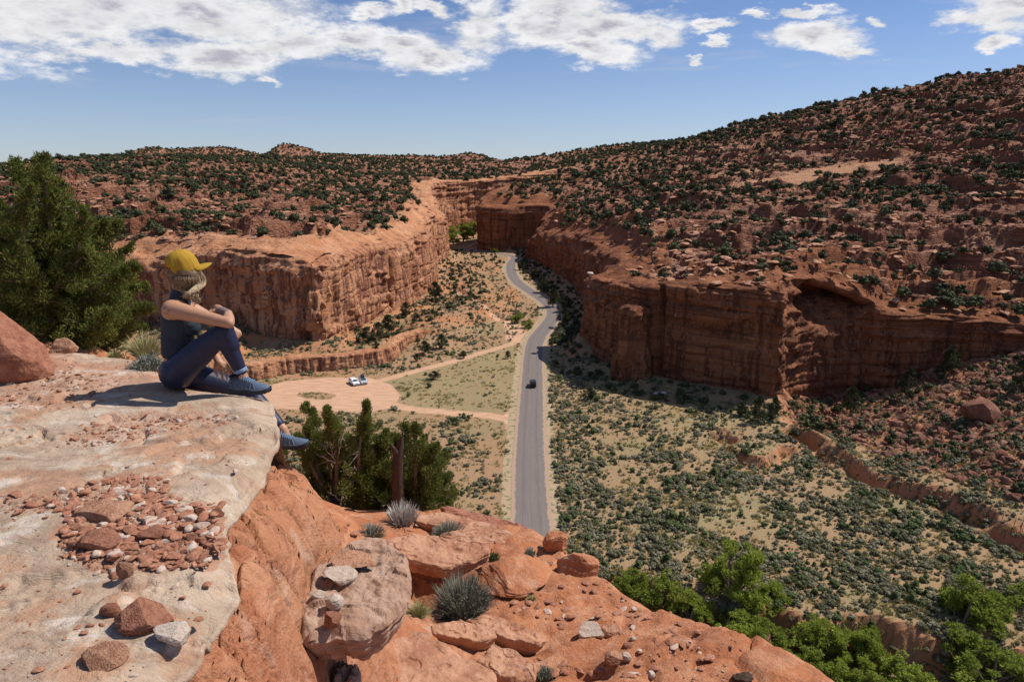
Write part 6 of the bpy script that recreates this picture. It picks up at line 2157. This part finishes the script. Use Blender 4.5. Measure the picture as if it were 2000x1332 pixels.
def tankfold(co, no):
    c = co + WB
    front = sstep(-.09, .03, c[:, 0] - wp(350, 660, 4.38)[0])
    z = c[:, 2] - WB[2]
    return front * .0075 * np.maximum(0, np.sin((z + .25 * (c[:, 0] - WB[0])) * 260 + 3 * fbm(c[:, 0] * 9, c[:, 1] * 9, z * 9, 2))) * sstep(.14, .18, z) * sstep(.40, .34, z) + .006 * np.maximum(0, fbm(c[:, 0] * 14 + z * 8, c[:, 1] * 10, z * 16, 3)) + .0015 * fbm(c[:, 0] * 40, c[:, 1] * 40, z * 40, 2)


tk = [(wp(345, 684, 4.335), wp(346, 655, 4.33), .087, .089), (wp(345, 684, 4.435), wp(346, 655, 4.44), .087, .089)] + [(wp(346, 660, 4.33), wp(348, 620, 4.32), .087, .098), (wp(346, 660, 4.44), wp(350, 620, 4.45), .087, .098)] + tors[4:] + \
     [(wp(346, 618, 4.34), wp(352, 617, 4.46), .090, .090), (wp(346, 604, 4.36), wp(350, 596, 4.39), .074, .060), (wp(350, 596, 4.385), wp(355, 572, 4.39), .062, .054)]
fused('tank_top', R0(infl(tk, .007)), M_TANK, .006, 4, woman, tankfold)

# --- cap
ccen = wp(357, 520, 4.40) - WB
cu = up * 1.0 - fdir * 0.30; cu /= np.linalg.norm(cu)
cf = fdir - cu * np.dot(fdir, cu); cf /= np.linalg.norm(cf)
cs_ = np.cross(cu, cf)


def cap():
    n, m = 26, 72
    th = np.linspace(0, 2 * math.pi, m, endpoint=False); ph = np.linspace(-.32, math.pi / 2 - .01, n)
    TH, PH = np.meshgrid(th, ph)
    rr = np.cos(np.maximum(PH, 0)) ** .80 * np.where(PH < 0, 1.0 + .03 * PH, 1)
    seam = -.0045 * np.exp(-(((TH * 6 / (2 * math.pi) + .5) % 1 - .5) / .045) ** 2) * np.cos(np.clip(PH, 0, 1.3))
    wr = .0075 * fbm(np.cos(TH) * 2.2, np.sin(TH) * 2.2, PH * 1.5, 3) * sstep(1.4, .6, PH) + .006 * np.sin(TH * 11 + 2 * PH) * np.exp(-((TH - math.pi) / 1.0) ** 2) * sstep(1.2, .3, PH)
    R1 = (.098 + seam + wr); R2 = (.089 + seam + wr)
    x_ = R1 * rr * np.cos(TH); y_ = R2 * rr * np.sin(TH)
    z_ = np.where(PH < 0, PH * .11, .108 * np.sin(PH) ** .95 * (1 - .08 * np.cos(TH) * (1 - np.sin(np.clip(PH, 0, 2)))))
    V_ = ccen + x_[..., None] * cf + y_[..., None] * cs_ + z_[..., None] * cu
    F = grid_faces(n, m, wrap=True)
    c = F.mean(1)
    tc = th[(F[:, 0] % m)]; pc = ph[(F[:, 0] // m)]
    back = np.abs(tc - math.pi)
    hole = (back < .62) & (pc > -.17) & (pc < .42 * np.sqrt(np.clip(1 - (back / .62) ** 2, 0, 1)) + -.05)
    o = link('cap', mesh_np('cap', V_.reshape(-1, 3), F[~hole], M_CAP, True), woman)
    sm = o.modifiers.new('t', 'SOLIDIFY'); sm.thickness = .003
    # brim
    n2, m2 = 14, 40
    t = np.linspace(0, 1, n2)[:, None]; a = np.linspace(-1.0, 1.0, m2)[None]
    inner = np.stack([.096 * np.cos(a * .95) + 0 * t, .089 * np.sin(a * .95) + 0 * t], -1)
    ln = .073 * np.sqrt(np.clip(1 - np.abs(a) ** 3.2, 0, 1))
    px_ = inner[..., 0] + t * ln * 1.0; py_ = inner[..., 1] * (1 - .10 * t)
    pz_ = -.030 - .022 * (py_ / .08) ** 2 * (.4 + .6 * t) - .012 * t ** 2
    V_ = ccen + px_[..., None] * cf + py_[..., None] * cs_ + pz_[..., None] * cu
    b_ = link('brim', mesh_np('brim', V_.reshape(-1, 3), grid_faces(n2, m2), M_CAP, True), o)
    sm = b_.modifiers.new('t', 'SOLIDIFY'); sm.thickness = .004
    v, f = ICO[2]
    link('button', mesh_np('button', ccen + cu * .108 + v * .007, f, M_CAP, True), o)


cap()


def strand(P, r0=.002, k=4):
    P = np.array(P); t = np.linspace(0, 1, 14)
    s = np.linspace(0, 1, len(P))
    # smooth interpolation through control points
    M = np.array([[s_ ** i for i in range(len(P))] for s_ in s]); C_ = np.linalg.solve(M, P)
    Q = np.array([[t_ ** i for i in range(len(P))] for t_ in t]) @ C_
    return tube(Q, r0 * (1 - .7 * t), k)


def hair():
    rng = np.random.RandomState(4)
    core = [(headc - side * .028 + fdir * .030 - up * .01, headc - side * .030 + fdir * .028 - up * .055, .066, .048), (headc - fdir * .004 - side * .012 + up * .01, headc - fdir * .006 - side * .012 - up * .06, .082, .060), (headc - up * .01 - fdir * .02, headc - up * .06 - fdir * .015, .074, .050), (headc - up * .05 - fdir * .02, wp(364, 570, 4.37), .054, .032), (wp(364, 570, 4.37), wp(378, 582, 4.35), .032, .018),
            (headc + fdir * .02 - side * .03, headc - up * .075 - side * .030 + fdir * .02, .064, .034)]
    h = fused('hair', R0(core), M_HAIRD, .007, 4, woman, lambda co, no: .005 * fbm(co[:, 0] * 60, co[:, 1] * 60, co[:, 2] * 8, 3))
    mb = MB()
    for i in range(210):
        u = rng.rand()
        st = headc + (-side) * (.076 + .006 * rng.rand()) + fdir * (.040 + .050 * u) + up * (.0 + .03 * u)
        p1 = headc - side * (.076 + .006 * rng.rand()) + fdir * (.045 + .052 * u + .005 * rng.normal()) - up * (.055 + .02 * rng.rand())
        en = wp(379 - 8 * (1 - u) + rng.normal() * 2, 571 + rng.normal() * 2, 4.30 + .012 * rng.normal())
        e2 = wp(374 - 22 * rng.rand() * (1 - u) + rng.normal() * 4, 581 + rng.normal() * 2.5, 4.29 + .015 * rng.normal())
        V_, F = strand([st, p1, en, e2], .0022)
        mb.add(V_ - WB, F)
    for i in range(26):
        a0 = rng.rand() * 3.0 + .15; cth, sth = math.cos(a0), math.sin(a0)
        rad_ = -fdir * sth * .5 - side * (.2 + .8 * abs(cth)) if a0 > 1.2 else -side * sth + fdir * cth * .6
        rad_ = rad_ / np.linalg.norm(rad_)
        st = headc + rad_ * .080 + up * (-.05 - .02 * rng.rand()) - fdir * .01
        p1 = headc + rad_ * (.076 - .006 * rng.rand()) - up * .085 - fdir * .012 + rng.normal(size=3) * .003
        en = mid(p1, wp(366, 574, 4.31), .55) + rng.normal(size=3) * .005
        e2 = wp(368 + 8 * rng.normal(), 579 + 3 * rng.normal(), 4.30)
        V_, F = strand([st, p1, en, e2], .0019)
        mb.add(V_ - WB, F)
    for i in range(34):
        c = wp(382 + rng.normal() * 4, 583 + rng.normal() * 5, 4.315)
        a0 = rng.rand() * 6; rr = .012 + .008 * rng.rand()
        P = [c + rr * np.array([math.cos(a0 + k), .4 * math.sin(a0 * 2 + k), math.sin(a0 + k)]) for k in (0, 1.2, 2.4, 3.6)]
        V_, F = strand(P, .0028); mb.add(V_ - WB, F)
    md_ = MB()
    for i in range(230):
        a0 = rng.rand() * 3.6 - .2
        rad_ = -side * math.sin(a0) * 1.0 + fdir * math.cos(a0) * .8
        rad_ = rad_ / np.linalg.norm(rad_)
        c0 = headc - side * .012 + fdir * .004
        st = c0 + rad_ * .088 + up * (-.002 - .01 * rng.rand())
        p1 = c0 + rad_ * (.084 + .006 * rng.rand()) - up * (.045 + .01 * rng.rand())
        p2 = c0 + rad_ * (.056 + .012 * rng.rand()) - up * (.092 + .008 * rng.rand())
        e2 = wp(364 + 8 * rng.normal(), 578 + 3 * rng.normal(), 4.33)
        V_, F = strand([st, p1, p2, mid(p2, e2, .5 + .3 * rng.rand())], .0017)
        md_.add(V_ - WB, F)
    link('tucked_strands', md_.mesh('tucked_strands', M_HAIRM, True), h)
    link('loose_strands', mb.mesh('loose_strands', M_HAIR, True), h)
    mb = MB()
    for P in ([(330, 545, 4.4), (312, 552, 4.42), (308, 540, 4.4), (306, 536, 4.4)], [(332, 548, 4.38), (334, 560, 4.36), (327, 570, 4.36), (320, 575, 4.36)],
              [(330, 530, 4.4), (325, 500, 4.4), (324, 520, 4.4), (329, 545, 4.4)], [(334, 550, 4.38), (330, 562, 4.4), (322, 566, 4.4), (318, 562, 4.4)]):
        V_, F = strand([wp(*p) for p in P], .0011); mb.add(V_ - WB, F)
    link('flyaway_strands', mb.mesh('flyaway_strands', M_HAIR, True), h)


hair()
# sunglasses
gc = headc + fdir * .092 + up * .004 - WB
mb = MB()
for s in (-1, 1):
    v, f = ICO[2]
    L_ = v[:, :1] * fdir * .006 + v[:, 1:2] * side * .026 + v[:, 2:3] * up * .019
    mb.add(gc + side * s * .032 + L_, f)
    mb.add(*tube([gc + side * s * .056, gc + side * s * .072 - fdir * .03, gc + side * s * .084 - fdir * .09], [.004, .003, .003], 5))
mb.add(*tube([gc - side * .01, gc + side * .01], [.003, .003], 5))
link('sunglasses', mb.mesh('sunglasses', M_LENS, True), woman)
# ring
th = np.linspace(0, 2 * math.pi, 15); rc = wp(442, 722, 4.417) - WB
mb = MB(); mb.add(*tube([rc + .0108 * np.array([math.cos(a), math.sin(a), .1 * math.sin(a)]) for a in th], [.0022] * 15, 6))
link('ring', mb.mesh('ring', M_RING, True), woman)


def shoe(name, heel, toe, pitch=0.0):
    """running shoe; heel and toe points at the sole line"""
    heel, toe = np.array(heel), np.array(toe)
    ax = toe - heel; L = np.linalg.norm(ax); ax /= L
    sd = np.cross(up, ax); sd /= np.linalg.norm(sd); uz = np.cross(ax, sd)
    t = np.array([0, .02, .06, .14, .24, .34, .44, .54, .64, .74, .84, .92, .97, 1.0])
    w_ = np.array([.012, .024, .033, .038, .038, .037, .038, .043, .048, .050, .045, .034, .022, .009])
    h = np.array([.060, .084, .098, .105, .107, .110, .102, .088, .076, .066, .058, .050, .042, .030])
    b = np.array([.016, .010, .004, .001, .001, .003, .004, .002, .0, .001, .004, .010, .015, .020])
    ti = np.linspace(0, 1, 40); w_ = np.interp(ti, t, w_); h = np.interp(ti, t, h); b = np.interp(ti, t, b)
    k = 28; a = np.linspace(0, 2 * math.pi, k, endpoint=False)
    base = .026
    # upper
    ca, sa = np.cos(a)[None], np.sin(a)[None]
    yy = w_[:, None] * np.sign(ca) * np.abs(ca) ** .85
    zt = (b + base)[:, None] + (h - b - base + .004)[:, None] * np.maximum(sa, 0) ** .85 - .006 * np.maximum(-sa, 0)
    nar = 1 - .38 * np.maximum(sa, 0) * sstep(.03, .06, h)[:, None]
    U_ = heel + (ti[:, None] * L)[..., None] * ax + (yy * nar)[..., None] * sd + zt[..., None] * uz
    root = link(name, mesh_np(name, U_.reshape(-1, 3) - WB, grid_faces(40, k, wrap=True), M_SHOE, True), woman)
    # sole with lugs
    lug = .004 * (np.floor(ti * 26) % 2)
    yy = (w_ + .004)[:, None] * np.sign(ca) * np.abs(ca) ** .5
    zz = (b + base / 2 + .002)[:, None] + (base / 2 + .002) * np.sign(sa) * np.abs(sa) ** .5 - lug[:, None] * (sa < -.2)
    zz = zz + .010 * np.exp(-(ti / .15) ** 2)[:, None] * (sa > 0)
    S_ = heel + ((ti * 1.02 - .01)[:, None] * L)[..., None] * ax + yy[..., None] * sd + zz[..., None] * uz
    link('sole', mesh_np('sole', S_.reshape(-1, 3) - WB, grid_faces(40, k, wrap=True), M_SOLE, True), root)
    # overlays: heel cup, side bars, toe cap, tongue, laces
    mb = MB()
    def side_pt(tt, up_, s, out=.0015):
        i = np.interp(tt, ti, np.arange(40)); i0 = int(round(i)); an = up_
        y = s * (w_[i0] + out) * abs(math.cos(an)) ** .85 * (1 - .38 * max(math.sin(an), 0) * float(sstep(.03, .06, h[i0])))
        z = b[i0] + base + (h[i0] - b[i0] - base + .004 + out) * math.sin(an) ** .85
        return heel + ax * tt * L + sd * y + uz * z - WB
    for s in (-1, 1):
        for (t0, t1) in ((.08, .30), (.20, .38), (.34, .46), (.44, .52), (.56, .58), (.70, .60)):
            P = [side_pt(mid(t0, t1, f_), .05 + 1.05 * f_, s) for f_ in np.linspace(0, 1, 7)]
            mb.add(*tube(P, [.004, .0045, .004, .0038, .0034, .003, .0025], 5))
        P = [side_pt(tt, .12, s, .002) for tt in np.linspace(.02, .95, 20)]
        mb.add(*tube(P, [.0055] * 20, 5))
    for an_ in np.linspace(.2, 1.3, 5):
        P = [side_pt(.02 + .10 * abs(x_), an_, 1 if x_ > 0 else -1, .002) for x_ in np.linspace(-1, 1, 8)]
        mb.add(*tube(P, [.004] * 8, 5))
    link('overlay', mb.mesh('overlay', M_SHOE2, True), root)
    mb = MB()
    for tt in np.linspace(.36, .60, 6):
        P = [side_pt(tt + .01 * math.cos(x_ * 3), math.pi / 2 - abs(x_) * .75, 1 if x_ > 0 else -1, .004) for x_ in np.linspace(-1, 1, 9)]
        mb.add(*tube(P, [.0028] * 9, 5))
    bw = side_pt(.36, math.pi / 2, 1, .006)
    for s in (-1, 1):
        mb.add(*tube([bw, bw + sd * s * .02 + uz * .012, bw + sd * s * .03 - uz * .002, bw + sd * s * .02 - uz * .004], [.0022] * 4, 4))
    link('lace', mb.mesh('lace', M_LACE, True), root)
    # collar and tongue
    mb = MB()
    P = [heel + ax * L * (.165 + .105 * math.cos(x_)) + sd * .033 * math.sin(x_) + uz * (.106 + .012 * math.cos(x_) * (1 if math.cos(x_) > 0 else -.6)) - WB for x_ in np.linspace(0, 2 * math.pi, 21)]
    mb.add(*tube(P, [.0085] * 21, 7))
    tg_ = heel + ax * L * .30 + uz * .106 - WB
    mb.add(*tube([tg_ + ax * .02 - uz * .01, tg_ + uz * .008, tg_ - ax * .008 + uz * .024], [.014, .015, .010], 8))
    link('collar', mb.mesh('collar', M_SOLE, True), root)


shR_h = atZ(452, 766, ZS + .0); shR_t = atZ(535, 765, ZS + .0)
shoe('shoe', (shR_h[0], 4.245, ZS + .004), (shR_t[0] + .0, 4.215, ZS + .006))
shoe('shoe', wp(527, 878, 4.46), wp(606, 872, 4.44))

# ------------------------------------------------------------------ vehicles
M_SILV = flat_mat('silver_paint', (0.62, 0.64, 0.66), 0.3, 0.6, metal=.3, var=.03)
M_WHITE = flat_mat('white_paint', (0.78, 0.79, 0.80), 0.3, 0.5, var=.03)
M_BLACK = flat_mat('black_paint', (0.015, 0.015, 0.017), 0.3, 0.5, var=.03)
M_GLASS = flat_mat('window_glass', (0.05, 0.075, 0.085), 0.08, 0.8, var=.03)
M_TYRE = flat_mat('tyre_rubber', (0.02, 0.02, 0.02), 0.9, 0.2)
M_RIM = flat_mat('wheel_rim', (0.5, 0.5, 0.5), 0.35, 0.5, metal=.8)
M_LAMP = flat_mat('lamp_lens', (0.85, 0.85, 0.82), 0.15, 0.7)
M_RED = flat_mat('tail_lamp', (0.45, 0.02, 0.02), 0.3, 0.5)


def loft_x(prof, W_, name, mat, parent, taper=None):
    """side outline (x, z) given a rounded width"""
    P = np.array(prof, float); n = len(P)
    ys = np.array([-1, -.97, -.85, 0, .85, .97, 1]) * W_ / 2
    sc = np.array([.93, .985, 1, 1.0, 1, .985, .93])
    c = P.mean(0)
    V_ = []
    for y_, s in zip(ys, sc):
        Q = c + (P - c) * [1 - (1 - s) * .35, s]
        tp = 0 if taper is None else taper
        yy = y_ * (1 - tp * np.clip((P[:, 1] - P[:, 1].min()) / (np.ptp(P[:, 1]) + 1e-9), 0, 1))
        V_.append(np.stack([Q[:, 0], yy, Q[:, 1]], -1))
    V_ = np.array(V_)
    F = grid_faces(len(ys), n, wrap=True)
    V2 = np.concatenate([V_.reshape(-1, 3), [[c[0], ys[0], c[1]], [c[0], ys[-1], c[1]]]])
    i = np.arange(n); i2 = (i + 1) % n; m_ = len(ys) * n
    F3 = np.concatenate([np.stack([i2, i, np.full(n, m_)], 1), np.stack([(len(ys) - 1) * n + i, (len(ys) - 1) * n + i2, np.full(n, m_ + 1)], 1)])
    return link(name, mesh_np(name, V2, [F3, F], mat, False), parent)


def disc(name, r, w_, mat, loc, parent):
    V_, F = tube([(0, -w_ / 2, 0), (0, -w_ / 2 + .01, 0), (0, w_ / 2 - .01, 0), (0, w_ / 2, 0)], [r * .85, r, r, r * .85], 18)
    n = len(V_)
    V_ = np.concatenate([V_, [(0, -w_ / 2, 0), (0, w_ / 2, 0)]])
    i = np.arange(18); i2 = (i + 1) % 18
    F3 = np.concatenate([np.stack([i, i2, np.full(18, n)], 1), np.stack([n - 18 + i, n - 18 + i2, np.full(18, n + 1)], 1)])
    return link(name, mesh_np(name, V_, [F3, F], mat, False), parent, loc=loc)


def quad_part(name, P, mat, parent, off=(0, 0, 0)):
    P = np.array(P, float) + off
    n = len(P) // 2
    F = np.array([[i, i + 1, n + i + 1, n + i] for i in range(n - 1)])
    o = link(name, mesh_np(name, P, F, mat, False), parent)
    m_ = o.modifiers.new('t', 'SOLIDIFY'); m_.thickness = .02; m_.offset = 1
    return o


def car(kind, paint, loc, rz, label):
    t = link('parked_car' if kind != 'jeep' else 'driving_car', None, loc=loc, rot=(0, 0, rz)); tag(t, label, 'car')
    if kind == 'jeep':
        body = [(-2.0, .45), (-2.02, 1.0), (-1.95, 1.1), (.55, 1.12), (.6, 1.16), (1.75, 1.08), (1.9, 1.0), (1.95, .5), (1.45, .42), (1.2, .42), (-.9, .42), (-1.8, .42)]
        top = [(-1.95, 1.1), (-1.92, 1.78), (-1.8, 1.84), (.2, 1.84), (.32, 1.80), (.62, 1.12)]
        Wd, Wt = 1.72, 1.6; wr, wx = .40, (-1.22, 1.25)
    else:
        hh = 1.68 if kind == 'suv' else 1.50
        body = [(-2.25, .38), (-2.3, .62), (-2.28, .95), (-2.1, 1.05), (.9, 1.04), (1.2, 1.0), (1.95, .86), (2.18, .74), (2.25, .55), (2.2, .32), (1.7, .26), (-1.9, .28)]
        top = [(-2.2, 1.03), (-2.0, hh - .12), (-1.75, hh - .02), (-.4, hh), (.15, hh - .05), (.35, hh - .1), (1.15, 1.0)]
        Wd, Wt = 1.82, 1.62; wr, wx = .34, (-1.38, 1.38)
    loft_x(body, Wd, 'body', paint, t)
    cb_ = loft_x(top, Wt, 'cabin', paint, t, taper=.14)
    z1 = 1.1 if kind == 'jeep' else 1.05
    zt = top[3][1] - .10
    # windscreen, rear window, side windows
    a, b = top[-2], top[-1]
    def interp(p, q, f): return (p[0] * (1 - f) + q[0] * f, p[1] * (1 - f) + q[1] * f)
    p0, p1 = interp(a, b, .08), interp(a, b, .92)
    quad_part('windscreen', [(p1[0] + .03, -.68, p1[1] + .02), (p1[0] + .03, .68, p1[1] + .02), (p0[0] + .03, -.60, p0[1] + .02), (p0[0] + .03, .60, p0[1] + .02)], M_GLASS, cb_)
    c0, c1 = top[0], top[1]
    p0, p1 = interp(c0, c1, .15), interp(c0, c1, .9)
    quad_part('rear_window', [(p0[0] - .03, -.62, p0[1]), (p0[0] - .03, .62, p0[1]), (p1[0] - .03, -.56, p1[1]), (p1[0] - .03, .56, p1[1])], M_GLASS, cb_)
    for s in (-1, 1):
        for (x0, x1) in ((-1.85, -1.05), (-.98, -.18), (-.10, .55)):
            quad_part('side_window', [(x0, s * (Wt / 2 + .0), z1 + .06), (x1 + (.15 if x1 > .5 else 0), s * (Wt / 2), z1 + .06), (x0 + .04, s * (Wt / 2 * .89), zt), (x1 - (.18 if x1 > .5 else .02), s * (Wt / 2 * .89), zt)], M_GLASS, cb_)
        quad_part('headlight', [(2.2 if kind != 'jeep' else 1.96, s * .78, .66), (2.2 if kind != 'jeep' else 1.96, s * .48, .66), (2.14 if kind != 'jeep' else 1.95, s * .78, .82), (2.14 if kind != 'jeep' else 1.95, s * .48, .82)], M_LAMP, t)
        xr = -2.31 if kind != 'jeep' else -2.03
        quad_part('tail_light', [(xr, s * .82, .78), (xr, s * .66, .78), (xr, s * .82, 1.0), (xr, s * .66, 1.0)], M_RED, t)
        for x_ in wx:
            w_ = disc('wheel', wr, .24, M_TYRE, (x_, s * (Wd / 2 - .12), wr), t)
            disc('rim', wr * .6, .26, M_RIM, (0, 0, 0), w_)
    xf_ = 2.27 if kind != 'jeep' else 1.97
    quad_part('grille', [(xf_, -.42, .45), (xf_, .42, .45), (xf_ - .04, -.42, .72), (xf_ - .04, .42, .72)], M_BLACK, t)
    quad_part('number_plate', [(xf_ + .03, -.22, .42), (xf_ + .03, .22, .42), (xf_ + .03, -.22, .54), (xf_ + .03, .22, .54)], M_LAMP, t)
    if kind == 'jeep':
        disc('spare_wheel', .38, .22, M_TYRE, (-2.14, 0, 1.0), t).rotation_euler = (0, 0, math.pi / 2)
        for s in (-1, 1):
            loft_x([(.8, .72), (.85, .84), (1.7, .84), (1.78, .70)], .18, 'fender', M_BLACK, t).location = (0, s * .86, 0)
    return t


cx, cy = atZ(692, 750, 0)[:2]
car('hatch', M_WHITE, (cx, cy, .03), math.radians(-58), 'white car parked on the dirt lot, left one of the two')
cx, cy = atZ(709, 748, 0)[:2]
c2 = car('suv', M_SILV, (cx, cy + .2, .03), math.radians(-66), 'silver car with a black roof box parked on the dirt lot, right of the white')
loft_x([(-1.4, 1.72), (-1.35, 1.98), (.2, 2.02), (.45, 1.86), (.4, 1.72)], .9, 'roof_box', M_BLACK, c2)
cx, cy = atZ(1041, 757, 0)[:2]
car('jeep', M_BLACK, (cx, cy + 1, .16), math.radians(90), 'dark off-road car driving up the paved road')
print('all done')
